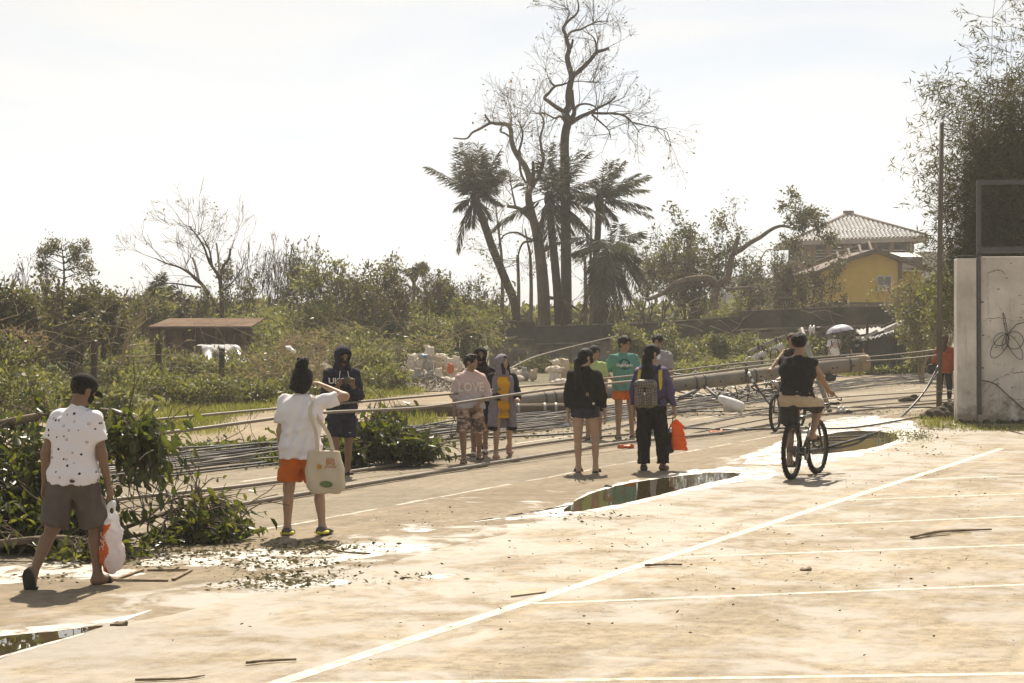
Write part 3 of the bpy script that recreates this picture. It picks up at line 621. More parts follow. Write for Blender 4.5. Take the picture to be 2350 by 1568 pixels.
for a, b in ((e0, e1), (e1, e2_), (e3, e0)):                # pan tiles in courses, each a small arched piece
    ev = (b - a); Lw = ev.length; ev.normalize(); mid = (a + b) / 2; up = apx - mid; upL = up.length; up.normalize(); nr = ev.cross(up)
    if nr.z < 0: nr = -nr
    rows = 17; pitch = .29
    for r in range(rows):
        v0 = upL * r / rows; half = Lw / 2 * (1 - r / rows) - .08; k = int(2 * half / pitch)
        for j in range(k):
            u0 = -half + (2 * half - k * pitch) / 2 + j * pitch; vs = []; v1 = upL * (r + 1.12) / rows
            for v, lift in ((v0, .05), (v1, .0)):
                for q, hgt in ((0, 0), (.3, .07), (.62, .07), (.92, 0)): vs.append(mid + ev * (u0 + q * pitch) + up * v + nr * (hgt + lift))
            tl.add(vs, [(0, 1, 5, 4), (1, 2, 6, 5), (2, 3, 7, 6), (0, 3, 2, 1)])
tl.build('tile', M_TILE, roof)['kind'] = 'stuff'
for a in (e0, e1):
    mb = MB(); mb.tube([a + Vector((0, 0, .06)), apx + Vector((0, 0, .1))], .13, 8); mb.build('hip_ridge', mat('ridge', (.16, .13, .11), .8), roof)
mb = MB(); mb.box(apx + Vector((0, 0, .18)), (.7, .5, .2)); mb.build('ridge_cap', MATS['ridge'], roof)
mb = MB()
for a, b in ((e0, e1), (e1, e2_), (e3, e0)): mb.beam(a + Vector((0, 0, -.18)), b + Vector((0, 0, -.18)), .22, .3)
mb.build('gutter', mat('gutter_tin', (.30, .26, .22), .6), tb)
mb = MB(); mb.add([e0 + Vector((0, .2, -.34)), e1 + Vector((0, .2, -.34)), e2_ + Vector((0, 0, -.34)), e3 + Vector((0, 0, -.34))], [(0, 1, 2, 3)]); mb.build('soffit', M_BRN, tb)
mb = MB(); face_prism(mb, [(1850, 800), (2103, 800), (2103, 592), (1850, 592)], 7.6, lambda x, y: tp(x, y, 1.1)); mb.build('lower_wall', M_BRICK, tb)
mb = MB(); face_prism(mb, [(1850, 592), (2103, 592), (2103, 556), (1850, 556)], 6.5, lambda x, y: tp(x, y, 2.0)); mb.build('inner_wall', M_DARK, tb)  # flat near-black colour stands for the unlit rooms
cols = [(1848, 1878), (1900, 1913), (1942, 1962), (2000, 2020), (2048, 2058), (2088, 2105)]
for xa, xb in cols: mb = MB(); face_prism(mb, [(xa, 593), (xb, 593), (xb, 552), (xa, 552)], .6, lambda x, y: tp(x, y, 1.06)); mb.build('column', M_BRICK, tb)
for (xa, xb) in [(cols[i][1], cols[i + 1][0]) for i in range(5)]:
    wn2 = MB(); face_prism(wn2, [(xa, 590), (xb, 590), (xb, 555), (xa, 555)], .04, lambda x, y: tp(x, y, 1.6)); wn2 = wn2.build('window', M_DARK, tb)  # near-black sheet instead of glass, shade of the opening painted in
    for y in (573, 580, 587): mb = MB(); mb.beam(tp(xa, y, 1.3), tp(xb, y, 1.3), .05, .07); mb.build('rail', M_WFR, wn2)
mb = MB(); mb.tube([tp(2096, 556, .9), tp(2096, 600, .9)], .06, 8); mb.build('downpipe', M_WFR, tb)
mb = MB(); mb.box(tp(1975, 596, 1.0), (8.2, .5, .3)); mb.build('floor_band', M_BRN, tb)
cn = empty('tin_canopy', tuple(W(2085, 740, 118) * 1), 0, 'pale corrugated tin lean-to roof between the yellow and brick houses', 'roof'); co = Vector(cn.location); cn.location.z = 0; co.z = 0
def cp(x, y, dd=0): return W(x, y, 118) - co + Vector((0, dd, 0))
for (xa, xb, ya, yb, dep) in ((2025, 2117, 577, 590, 2.5), (2055, 2108, 591, 610, 2)):
    mb = MB(); n = int((xb - xa) / 2)
    for i in range(n):
        x = xa + (xb - xa) * i / n; mb.add([cp(x, ya, dep), cp(x + 1, ya - .5, dep), cp(x + 1, yb - .5), cp(x, yb), cp(x + 2, ya, dep), cp(x + 2, yb)], [(0, 3, 2, 1), (1, 2, 5, 4)])
    mb.build('roof_sheet', M_TIN, cn)
mb = MB(); mb.add([cp(2117, 577, 2.5), cp(2117, 590), cp(2117, 612), cp(2117, 612, 2.5)], [(0, 1, 2, 3)]); mb.build('end_wall', M_BRN, cn)
for x in (2058, 2104): mb = MB(); mb.beam(cp(x, 800, .5), cp(x, 604, .5), .15, .15); mb.build('post', M_BRN, cn)
# --- distant pale blocks
M_PALE = mat('pale_concrete', (.42, .40, .37), .9, .12, .3)
def far_block(x0, x1, y0, d, rows, cols_, label, arch=False):
    e = empty('distant_building', (W((x0 + x1) / 2, 740, d).x, d, 0), 0, label, 'building'); o = Vector(e.location)
    P = lambda x, y, dd=0: W(x, y, d) - o + Vector((0, dd, 0))
    mb = MB(); face_prism(mb, [(x0, 800), (x1, 800), (x1, y0), (x0, y0)], 12, P); mb.build('wall', M_PALE, e)
    mb = MB(); face_prism(mb, [(x0 - 2, y0), (x1 + 2, y0), (x1 + 2, y0 - 3), (x0 - 2, y0 - 3)], 12.2, lambda x, y: P(x, y, -.3)); mb.build('parapet', M_PALE, e)
    for r in range(rows):
        for c in range(cols_):
            xa = x0 + (x1 - x0) * (c + .25) / cols_; xb = x0 + (x1 - x0) * (c + .75) / cols_; ya = y0 + 6 + r * 15
            pts = [(xa, ya + 9), (xb, ya + 9), (xb, ya)] + ([((xa + xb) / 2, ya - 3)] if arch else []) + [(xa, ya)]
            mb = MB(); face_prism(mb, pts, .06, lambda x, y: P(x, y, -.05)); w_ = mb.build('window', M_WFR, e)
            mb = MB(); face_prism(mb, [(xa + .7, ya + 8), (xb - .7, ya + 8), (xb - .7, ya + 1), (xa + .7, ya + 1)], .04, lambda x, y: P(x, y, -.08)); mb.build('pane', M_GLASS, w_)
far_block(2113, 2235, 581, 190, 2, 4, 'distant pale concrete block behind the steel pole')
far_block(438, 640, 712, 230, 1, 9, 'distant white building with arched windows behind the bare trees', True)
far_block(1660, 1830, 640, 170, 2, 5, 'distant pale building glimpsed behind the twisted tree')
# --- brown shed at the left
D3 = 65; sh = empty('timber_shed', (W(450, 740, D3).x, D3, 0), 0, 'low brown timber shed with a rusty roof among the bushes', 'shed'); so = Vector(sh.location)
def shp(x, y, dd=0): return W(x, y, D3) - so + Vector((0, dd, 0))
M_RUST = mat('rusty_roof', (.13, .085, .055), .95, .3, 1.2, .3, 20, spec=.1)
M_BOARD = mat('dark_board', (.045, .03, .022), .9, .4, 3., .3, 20); M_BOARD2 = mat('brown_board', (.12, .075, .045), .9, .4, 3., .3, 20)
for i in range(8):
    xa, xb = 335 + 30 * i, 335 + 30 * i + 29.4; mb = MB(); z = Vector((0, 0, -.03))
    a = [shp(xa, 751), shp(xb, 751), shp(min(xb + 22, 585), 730, 2.6), shp(xa + 22, 730, 2.6)]; a2 = [p + z for p in a]
    mb.add(a + a2, [(0, 1, 2, 3), (7, 6, 5, 4), (0, 4, 5, 1), (1, 5, 6, 2), (2, 6, 7, 3), (3, 7, 4, 0)]); mb.build('roof_sheet', M_RUST, sh)
mb = MB(); mb.beam(shp(335, 754, .05), shp(575, 754, .05), .08, .14); mb.build('fascia', M_BOARD, sh)
rr = np.random.default_rng(3); x = 372
while x < 556:
    w_ = rr.uniform(4, 9); mb = MB(); face_prism(mb, [(x, 868), (x + w_ - .6, 868), (x + w_ - .6, 756 + rr.uniform(0, 3)), (x, 756 + rr.uniform(0, 3))], .03, lambda a, b: shp(a, b, .4 + rr.uniform(0, .02))); mb.build('board', M_BOARD2 if rr.uniform() < .25 else M_BOARD, sh); x += w_
mb = MB(); mb.box(shp(465, 812, 1.6), (2.7, 2.2, 1.75)); mb.build('inner_wall', M_BOARD, sh)
for x in (345, 560): mb = MB(); mb.beam(shp(x, 874, .2), shp(x, 752, .2), .12, .12); mb.build('post', M_BOARD2, sh)
# --- collapsed tin shack in front of the right end of the long wall
D4 = 73; tk = empty('tin_shack', (W(2060, 740, D4).x, D4, 0), 0, 'collapsed dark corrugated tin shack against the right end of the long wall', 'shack'); ko = Vector(tk.location)
def kp(x, y, dd=0): return W(x, y, D4) - ko + Vector((0, dd, 0))
M_DTIN = mat('old_green_tin', (.05, .055, .042), .6, .5, 1.5, spec=.4); M_BTIN = mat('torn_bright_tin', (.45, .42, .38), .35, .3, 2., metal=.5)
def corr(parent, name, p0, p1, p2, p3, n, m, amp=.03):
    vs = []; fs = []; nr = (p1 - p0).cross(p3 - p0).normalized()
    for i in range(2 * n + 1):
        t = i / (2 * n); o = nr * (amp if i % 2 else -amp); vs += [p0.lerp(p1, t) + o, p3.lerp(p2, t) + o]
        if i: fs.append((2 * i - 2, 2 * i, 2 * i + 1, 2 * i - 1))
    return MB().add(vs, fs, True).build(name, m, parent)
corr(tk, 'wall_sheet', kp(1985, 858), kp(2062, 858), kp(2062, 770), kp(1985, 776), 9, M_DTIN)
corr(tk, 'wall_sheet', kp(2060, 858, .1), kp(2125, 858, .1), kp(2125, 762, .1), kp(2060, 768, .1), 8, M_DTIN)
corr(tk, 'roof_sheet', kp(1975, 782, -.4), kp(2050, 764, -.4), kp(2056, 748, 1.6), kp(1980, 758, 1.6), 8, M_DTIN)
corr(tk, 'roof_sheet', kp(2040, 768, -.5), kp(2130, 738, -.3), kp(2128, 722, 1.6), kp(2044, 750, 1.6), 9, M_DTIN)
for i, q in enumerate([((1978, 779), (2010, 762), (2006, 756), (1975, 772)), ((2020, 758), (2052, 742), (2056, 750), (2026, 764)), ((2060, 752), (2088, 738), (2080, 760), (2058, 766)), ((2092, 740), (2120, 727), (2116, 734), (2090, 748)), ((1960, 782), (1976, 776), (1972, 770), (1956, 778))]):
    P = [kp(*p, -.6 + .1 * i) for p in q]; corr(tk, 'torn_sheet', P[0], P[1], P[2], P[3], 3, M_BTIN, .02)
for a, b in (((1985, 862), (1990, 735)), ((2056, 862), (2053, 745)), ((2020, 752), (2060, 735)), ((2000, 770), (2125, 730)), ((1945, 775), (2005, 766)), ((2076, 765), (2078, 715))): mb = MB(); mb.beam(kp(*a, -.1), kp(*b, -.1), .09, .09); mb.build('post', M_BOARD, tk)
# ================================================================== plants
M_BARK = mat('grey_bark', (.135, .105, .075), .95, .4, 2.5, .5, 18, stretch=(1, 1, .4))
M_BARKD = mat('dark_bark', (.060, .045, .032), .95, .4, 3., .4, 20, stretch=(1, 1, .4))
M_TWIG = mat('pale_twig', (.26, .20, .115), .9, .35, 2.)
M_LEAF = mat('olive_leaf', (.128, .134, .052), .5, .35, .9, spec=.4, transl=.45, island=.45, tcol=(1.4, 1.35, .8))
M_LEAFD = mat('dark_leaf', (.088, .082, .036), .5, .35, .9, spec=.4, transl=.42, island=.4, tcol=(1.3, 1.3, .8))
M_LEAFL = mat('fresh_leaf', (.140, .148, .056), .55, .3, .8, spec=.35, transl=.5, island=.4, tcol=(1.4, 1.35, .75))
M_DRYL = mat('dry_leaf', (.22, .165, .085), .8, .35, .9, transl=.35, island=.4)
M_PALM = mat('palm_leaf', (.08, .072, .040), .5, .3, 1., spec=.35, transl=.35, island=.3)
M_BAM = mat('bamboo_leaf', (.07, .066, .026), .55, .3, 1., transl=.4, island=.35, tcol=(1.4, 1.4, .7))
M_GRASS = mat('grass_blade', (.17, .175, .052), .6, .3, .6, transl=.5, island=.35, tcol=(1.25, 1.25, .6))
M_BIGL = mat('big_leaf', (.058, .070, .022), .36, .35, 3., spec=.5, transl=.42, island=.35, tcol=(1.9, 1.9, .6))
def grow(segs, tips, p, d, L, r, lev, rng, kids=3, spread=.7, ratio=.66, up=.12, wob=.18, ns=3, rmin=.004):
    """one branch and its side branches; segs gets (A,B,ra,rb), tips gets (point, direction)"""
    p = Vector(p); d = Vector(d).normalized(); pts = [(p.copy(), d.copy())]; st = L / ns; r1 = max(r * .45, rmin)
    for i in range(ns):
        d = (d + Vector((rng.normal(), rng.normal(), rng.normal())) * wob + Vector((0, 0, up))).normalized(); q = p + d * st
        segs.append((p.x, p.y, p.z, q.x, q.y, q.z, r + (r1 - r) * i / ns, r + (r1 - r) * (i + 1) / ns)); p = q; pts.append((p.copy(), d.copy()))
    if lev <= 0: tips.append((p, d)); return
    for k in range(kids):
        i = ns if k == 0 else rng.integers(max(1, ns - 2), ns + 1); q, dd = pts[i]
        ax = dd.orthogonal().normalized(); ax.rotate(Matrix.Rotation(rng.uniform(0, 6.283), 3, dd)); sp = spread * rng.uniform(.35, 1.15)
        nd = dd * math.cos(sp) + ax * math.sin(sp)
        grow(segs, tips, q, nd, L * ratio * rng.uniform(.75, 1.2), max(r1 * rng.uniform(.75, 1.), rmin), lev - 1, rng, kids, spread, ratio, up, wob, ns, rmin)
def wood_mesh(name, segs, m, parent, thick=.03):
    S = np.array(segs)
    big = S[:, 6] > thick; Vs = []; Fs = []; o = 0
    for sel, n in ((big, 9), (~big, 4)):
        if sel.any():
            V, F = tubes_np(S[sel, :3], S[sel, 3:6], S[sel, 6], S[sel, 7], n); Vs.append(V); Fs.append(F + o); o += len(V)
    return link(name, mesh_np(name, np.concatenate(Vs), np.concatenate(Fs), m), parent)
def foliage(name, tips, n, rad, size, m, parent, rng, asp=.45, droop=.3, wind=(0, 0, 0), six=False):
    P = np.array([t[0] for t in tips]); Dr = np.array([t[1] for t in tips]); i = rng.integers(0, len(P), n)
    C = P[i] + rng.normal(size=(n, 3)) * rad; D = Dr[i] * .5 + rng.normal(size=(n, 3)) * .7 + np.array([0, 0, -droop]) + np.array(wind)
    L = size * rng.uniform(.6, 1.3, n); V, F = leaves_np(C, D, L, L * asp * rng.uniform(.8, 1.2, n), rng, six=six)
    return link(name, mesh_np(name, V, F, m, False), parent)
def chain(segs, pts, r0, r1, rng=None, jit=0.):
    k = len(pts)
    for i in range(k - 1):
        a, b = pts[i], pts[i + 1]; segs.append((a.x, a.y, a.z, b.x, b.y, b.z, r0 + (r1 - r0) * i / (k - 1), r0 + (r1 - r0) * (i + 1) / (k - 1)))
def traced(name, label, d, limbs, conv, bark, twig=None, leaf=None, seed=0, cat='tree', base=None, group=None):
    """limbs: (polyline in picture, r0, r1, twig count); each limb swings to its own depth"""
    rng = np.random.default_rng(seed); segs = []; tw = []; tips = []; root = None
    for li, (pl, r0, r1, nt_) in enumerate(limbs):
        pp = [conv(*p) for p in pl]; off0 = 0 if li == 0 else rng.normal() * .15; sl = 0 if li == 0 else rng.normal() * .9; n = len(pp)
        pts = spline([W(x, y, d + off0 + sl * i / max(1, n - 1)) for i, (x, y) in enumerate(pp)], 5)
        if li == 0: root = pts[0].copy()
        sg = []; chain(sg, pts, r0, r1); segs.append(sg)
        for k in range(int(nt_ * .65 + .5)):
            i = rng.integers(len(pts) // 4, len(pts)); t = (pts[min(i + 1, len(pts) - 1)] - pts[max(i - 1, 0)]).normalized()
            ax = t.orthogonal().normalized(); ax.rotate(Matrix.Rotation(rng.uniform(0, 6.283), 3, t)); q = pts[i]
            grow(tw, tips, q, t * .6 + ax * .7 + Vector((0, 0, .25)), *(twig or (1.1, .02)), 3, rng, int(rng.integers(2, 4)), .6, .68, .06, .2, 3, .005)
        tips.append((pts[-1], t if nt_ else Vector((0, 0, 1))))
    e = empty(name, (root.x, root.y, 0), 0, label, cat, group); o = np.array([root.x, root.y, 0, root.x, root.y, 0, 0, 0])
    for i, sg in enumerate(segs): wood_mesh('limb' if i else 'trunk', np.array(sg) - o, bark, e)
    if tw: wood_mesh('twigs', np.array(tw) - o, bark, e)
    if leaf:
        n, rad, size, m = leaf; T = [(Vector(p) - Vector(o[:3]), q) for p, q in tips]; foliage('foliage', T, n, rad, size, m, e, rng)
    return e
c3 = lambda x, y: (946.6 + x * .2744, y * .2744)
c4 = lambda x, y: (946.6 + x * .2744, 315.6 + y * .2744)
cL = lambda x, y: (x * .293, 516.4 + y * .293)
c5 = lambda x, y: ((2400 + x / 2.24) * .57373, (750 + y / 2.24) * .57373)
# --- the tall stripped tree
traced('bare_tree', 'tallest storm-stripped bare tree towering over the palms', 87, [
    ([(1290, 2860), (1285, 2200), (1280, 1700), (1275, 1400), (1272, 1200), (1285, 1080), (1305, 1015)], .26, .18, 0),
    ([(1305, 1015), (1280, 945), (1310, 890), (1305, 800), (1320, 700), (1332, 640), (1305, 540), (1295, 470), (1310, 420), (1295, 350), (1280, 290), (1260, 240), (1300, 180), (1370, 120), (1390, 60), (1378, -10)], .19, .03, 14),
    ([(1315, 1020), (1352, 950), (1345, 880), (1338, 755)], .13, .05, 2),
    ([(1332, 640), (1400, 590), (1480, 510), (1540, 440), (1600, 420), (1640, 405)], .12, .06, 9),
    ([(1310, 420), (1330, 380), (1341, 335)], .08, .05, 0),
    ([(1293, 310), (1330, 265), (1410, 245), (1480, 210), (1560, 180), (1640, 180)], .07, .02, 14),
    ([(1540, 440), (1530, 350), (1500, 300), (1450, 270)], .05, .02, 5),
    ([(1265, 935), (1200, 895), (1140, 850), (1105, 820), (1140, 780), (1190, 725), (1250, 710), (1310, 690)], .11, .04, 8),
    ([(1190, 720), (1165, 700), (1152, 672)], .06, .04, 1),
    ([(1280, 1025), (1240, 975), (1190, 990), (1130, 960), (1070, 935)], .07, .02, 7),
    ([(1325, 1030), (1400, 980), (1480, 945), (1560, 900), (1640, 860), (1705, 805)], .11, .03, 14),
    ([(1480, 945), (1600, 950), (1700, 950), (1790, 980), (1840, 1030), (1900, 1110)], .07, .02, 14),
    ([(1840, 1025), (1950, 1050), (2050, 1070), (2130, 1105)], .04, .015, 8),
    ([(1350, 930), (1380, 885), (1450, 870), (1520, 890), (1550, 930)], .06, .03, 6),
    ([(1500, 960), (1580, 1030), (1640, 1090), (1660, 1160)], .05, .02, 9),
    ([(1310, 690), (1400, 680), (1480, 690), (1560, 690)], .03, .012, 8),
    ([(1260, 240), (1310, 110), (1280, 60), (1250, 30)], .03, .012, 6)], c3, M_BARKD, (1.05, .02), (420, .12, .16, M_DRYL), 11)
# --- thick broken trunk beside it
traced('bare_tree', 'thick pale broken trunk with twisted limbs between the palms', 85, [
    ([(1105, 1700), (1095, 1300), (1070, 1000), (1040, 800), (1000, 650), (970, 500), (985, 400)], .31, .13, 0),
    ([(985, 420), (975, 330), (940, 240), (890, 170), (850, 100), (830, 30), (820, -70), (780, -110), (700, -115), (650, -120), (560, -70), (500, -40), (450, 10), (340, 5)], .16, .03, 10),
    ([(650, -122), (620, -165), (605, -190)], .06, .04, 0),
    ([(1000, 420), (1010, 300), (1008, 205)], .11, .06, 1),
    ([(985, 440), (1050, 330), (1095, 200), (1080, 100), (1070, 0), (1100, -130), (1060, -210)], .10, .03, 16),
    ([(880, 150), (920, 0), (910, -90), (880, -140)], .06, .02, 12),
    ([(905, 190), (895, 120), (905, 290), (960, 400)], .07, .05, 3),
    ([(830, 10), (780, -30), (735, -50), (750, -90), (800, -105)], .05, .02, 4),
    ([(1010, 700), (940, 630), (880, 590), (790, 575)], .13, .07, 2),
    ([(860, 570), (840, 480), (825, 400), (800, 270)], .05, .02, 6),
    ([(1010, 860), (940, 830), (870, 795), (780, 810), (730, 870), (720, 930)], .06, .02, 6),
    ([(1000, 870), (930, 880), (890, 960), (880, 1080)], .06, .03, 5),
    ([(1140, 1340), (1200, 1350), (1300, 1390), (1390, 1445)], .09, .05, 6),
    ([(1110, 940), (1180, 900), (1240, 880)], .10, .06, 3)], c4, M_BARK, (1.0, .018), (260, .1, .16, M_DRYL), 12)
# thin half-dead stems standing around them
for i, (xb, yt, xt, d, s_) in enumerate([(745, 560, 695, 92, 1), (985, 760, 940, 90, 2), (1440, 1050, 1410, 92, 3), (1290, 820, 1310, 93, 4), (880, 1050, 870, 94, 5), (1490, 660, 1495, 91, 6)]):
    traced('bare_sapling', ['slender bare sapling beside the leaning palm', 'slim dead stem left of the thick broken trunk', 'bare pole-like stem left of the drooping palm', 'thin crooked stem right of the thick broken trunk', 'thinnest dead stem between leaning palm and thick trunk', 'straight thin stem below the right-hand palm'][i], d,
           [([(xb, 1650), (xb + 8, 1300), (xb, 1000), ((xb + xt) / 2, (1000 + yt) / 2), (xt, yt)], .11, .03, 10)], c4, M_BARK, (.9, .016), (90, .12, .16, M_DRYL if i % 2 else M_LEAF), 40 + i)
# --- palms
def frond(parent, a, b, arch, rng, lw=.045, ll=.55, m=None):
    a = Vector(a); b = Vector(b); L = (b - a).length; mid = (a + b) / 2 + Vector((rng.normal() * .15, rng.normal() * .15, arch * L)); n = 15; pts = []
    for i in range(n + 1): t = i / n; pts.append(a * (1 - t) ** 2 + mid * 2 * t * (1 - t) + b * t * t)
    mb = MB(); mb.tube(pts, [.035 * (1 - .85 * i / n) for i in range(n + 1)], 4, False)
    C = []; D = []; Ls = []
    for i in range(1, n + 1):
        for sub in range(5):
            t = (i - 1 + sub / 5) / n
            if t < .12: continue
            p = pts[i - 1].lerp(pts[i], sub / 5); tg = (pts[i] - pts[i - 1]).normalized(); sd = tg.cross(Vector((0, 0, 1)))
            sd = sd.normalized() if sd.length > .05 else tg.orthogonal().normalized()
            for s in (-1, 1):
                C.append(p); D.append(tg * .75 + sd * s * rng.uniform(.45, .8) + Vector((rng.normal() * .12, rng.normal() * .12, -.55 + rng.normal() * .25))); Ls.append(ll * (.35 + .65 * math.sin(math.pi * min(1, .12 + t * .85))) * rng.uniform(.75, 1.15))
    C = np.array(C); D = np.array(D); Ls = np.array(Ls); V, F = leaves_np(C, D, Ls, np.full(len(Ls), lw), rng, .15)
    mb.add([tuple(v) for v in V], [tuple(f) for f in F]); return mb.build('frond', m or M_PALM, parent)
def palm(label, d, trunk, tips, conv, seed, r0=.2, r1=.14, ll=.6, zs=1.2, special=(), arch=.12, group=None):
    rng = np.random.default_rng(seed); pts = spline([W(*conv(*p), d) for p in trunk], 6); base = pts[0]; o = Vector((base.x, base.y, 0))
    e = empty('palm_tree', o, 0, label, 'palm tree', group); mb = MB(); n = len(pts); mb.tube([p - o for p in pts], [(r0 + (r1 - r0) * i / (n - 1)) * (1 + .05 * (i % 2)) for i in range(n)], 12); mb.build('trunk', M_BARKD, e)
    c = pts[-1] - o; mb = MB(); mb.ell(c, (.24, .24, .42)); mb.build('crown_shaft', M_BARKD, e)
    for i, t in enumerate(tips):
        x, y = conv(*t); q = W(x, y, d + rng.normal() * zs) - o; up = q.z - c.z
        frond(e, c + Vector((0, 0, .1)), q, arch if up < .8 else arch * .5, rng, .05, ll * 1.25, M_LEAFL if i in special else None)
    return e
palm('leaning coconut palm with a battered crown left of the bare trees', 88, [(890, 1640), (850, 1380), (780, 1200), (720, 1050), (660, 900), (610, 750), (560, 620), (520, 520)],
     [(120, 245), (390, 70), (430, 40), (500, 30), (590, 90), (650, 110), (720, 190), (730, 110), (770, 270), (760, 330), (700, 430), (730, 550), (640, 680), (385, 590), (380, 960), (490, 740), (380, 230), (400, 330), (690, 300), (620, 200), (480, 150), (560, 140), (560, 60)], c4, 21, .21, .17, .62)
palm('upright coconut palm with shredded fronds in front of the thick trunk', 84, [(1225, 1700), (1215, 1350), (1190, 1050), (1165, 800), (1150, 600), (1145, 520)],
     [(740, 250), (630, 800), (1140, 60), (1210, 40), (1120, 190), (1480, 120), (1400, 100), (1510, 350), (1480, 480), (1600, 660), (1480, 780), (1240, 880), (1060, 880), (1150, 980), (1330, 480), (1290, 180), (1250, 260), (1500, 850), (1130, 300), (1350, 800)], c4, 22, .2, .16, .66)
palm('right-hand coconut palm with fronds blown to the right', 89, [(1530, 1650), (1540, 1300), (1535, 1000), (1550, 800), (1555, 640), (1560, 540)],
     [(1640, 200), (1700, 185), (1770, 200), (1970, 310), (1960, 440), (1985, 330), (2010, 660), (1990, 590), (1370, 520), (1420, 460), (1700, 680), (1640, 740), (1570, 350), (1890, 300), (1800, 380)], c4, 23, .17, .14, .55)
palm('low drooping palm with hanging dark fronds and one bright green frond', 83, [(1560, 1700), (1570, 1400), (1600, 1150), (1640, 960)],
     [(1420, 1540), (1440, 1400), (1500, 1560), (1600, 1580), (1660, 1540), (1760, 1500), (1830, 1400), (1900, 1280), (1900, 1140), (1890, 1010), (1830, 930), (1520, 1010), (1290, 860), (1340, 980), (1470, 1100), (1560, 900), (1720, 720), (1900, 800), (1980, 1250), (1500, 1250), (1560, 1400), (1700, 1400), (1620, 1300), (1780, 1250), (1700, 1150), (1950, 1180)], c4, 24, .3, .24, .75, 1.5, (10,), .2)
cP = lambda x, y: (x, y)
palm('small wind-torn palm tuft above the thicket in the middle', 98, [(945, 850), (948, 750), (950, 650), (950, 630)], [(978, 612), (975, 604), (968, 602), (972, 622), (962, 606), (938, 625), (940, 615), (976, 618)], cP, 25, .1, .09, .4, .4)
palm('palm with broken spear crown behind the shed', 74, [(362, 850), (366, 760), (366, 690)], [(375, 625), (370, 632), (412, 668), (408, 680), (338, 678), (340, 690), (395, 655), (350, 660)], cP, 26, .14, .12, .4, .5)
palm('small arching palm right of the broken spear palm', 75, [(418, 850), (416, 780), (412, 735)], [(445, 700), (440, 690), (428, 686), (398, 700), (392, 712), (448, 715), (410, 688)], cP, 27, .12, .1, .4, .5)
palm('little fan palm left of the shed', 74, [(292, 850), (290, 790), (289, 730)], [(280, 690), (290, 682), (302, 688), (308, 700), (276, 705), (312, 712), (296, 685)], cP, 28, .1, .09, .35, .4)
# --- left stripped tree
traced('bare_tree', 'dark leafless tree with snapped limbs behind the shed roof', 76, [
    ([(1745, 1150), (1745, 900), (1740, 720), (1735, 560), (1722, 430), (1700, 380), (1640, 290), (1600, 180), (1540, 80), (1480, 10)], .12, .02, 12),
    ([(1728, 440), (1745, 330), (1790, 270), (1806, 185)], .06, .045, 3), ([(1720, 430), (1715, 300), (1696, 148)], .06, .04, 2),
    ([(1720, 700), (1690, 640), (1620, 520), (1560, 440), (1470, 370), (1400, 330), (1300, 300), (1218, 262)], .09, .02, 8),
    ([(1575, 490), (1470, 475), (1380, 460), (1325, 458)], .04, .025, 3), ([(1555, 430), (1540, 350), (1510, 258)], .06, .04, 2),
    ([(1660, 320), (1640, 200), (1590, 100)], .05, .02, 7), ([(1740, 520), (1830, 440), (1900, 330)], .04, .02, 6), ([(1600, 490), (1500, 400), (1440, 250)], .03, .015, 6),
    ([(1540, 90), (1580, 60), (1640, 20)], .02, .01, 5)], cL, M_BARKD, (.9, .016), (150, .1, .12, M_DRYL), 31)
# --- procedural trees and shrubs of the thicket
def bush(name, label, x, yt, yb, wpx, d, lev=4, stems=4, n=1500, size=.15, m=M_LEAF, bark=M_BARKD, seed=0, cat='shrub', spread=.55, rad=.10, up=.14, asp=.45, wind=(0, 0, 0), r=.05, group=None):
    rng = np.random.default_rng(seed); p = W(x, yb, d); H = W(x, yt, d).z - 0; segs = []; tips = []; wid = wpx * d / 4360
    e = empty(name, (p.x, d, 0), 0, label, cat, group); k = .42
    for s in range(stems):
        a = rng.uniform(0, 6.283); tl = wid / max(H, .3) * .55
        dr = Vector((math.cos(a) * tl * rng.uniform(.2, 1), math.sin(a) * tl * rng.uniform(.2, 1), 1)).normalized()
        grow(segs, tips, (rng.normal() * wid * .06, rng.normal() * wid * .06, -.05), dr, H * k * rng.uniform(.8, 1.05), r * rng.uniform(.6, 1.), lev, rng, 3, spread, .6, up, .14, 3, .006)
    zmax = max(t[0].z for t in tips); f = H / zmax; segs = np.array(segs); segs[:, [2, 5]] *= f; segs[:, [0, 3]] *= 1.; tips = [(Vector((t[0].x, t[0].y, t[0].z * f)), t[1]) for t in tips]
    wood_mesh('stems', segs, bark, e)
    if n: foliage('foliage', tips, n, rad, size, m, e, rng, asp, .25, wind)
    return e
bush('bare_shrub', 'pale feathery leafless shrub at the far left skyline', 38, 588, 860, 150, 56, 5, 4, 260, .08, M_DRYL, M_BARK, 51, spread=.5, r=.03)
bush('leafy_tree', 'leafy tree left of the conifer with dense olive foliage', 175, 640, 880, 200, 54, 4, 6, 5200, .17, M_LEAFD, seed=52, cat='tree', rad=.13)
bush('leafy_tree', 'twin-topped leafy tree right of the conifer', 225, 612, 880, 100, 56, 4, 5, 3600, .14, M_LEAFD, seed=53, cat='tree', spread=.4)
bush('leafy_tree', 'bushy dark tree at the extreme left behind the fallen tree', -10, 660, 880, 240, 50, 4, 7, 5200, .18, M_LEAFD, seed=54, cat='tree', rad=.13)
bush('leafy_shrub', 'green shrub under the small palms left of the shed', 340, 668, 860, 130, 70, 4, 5, 2600, .16, M_LEAF, seed=55)
bush('bare_tree', 'broom-shaped leafless tree right of the shed', 592, 532, 840, 220, 82, 5, 5, 200, .12, M_DRYL, M_BARKD, 56, 'tree', .42, up=.2, r=.07)
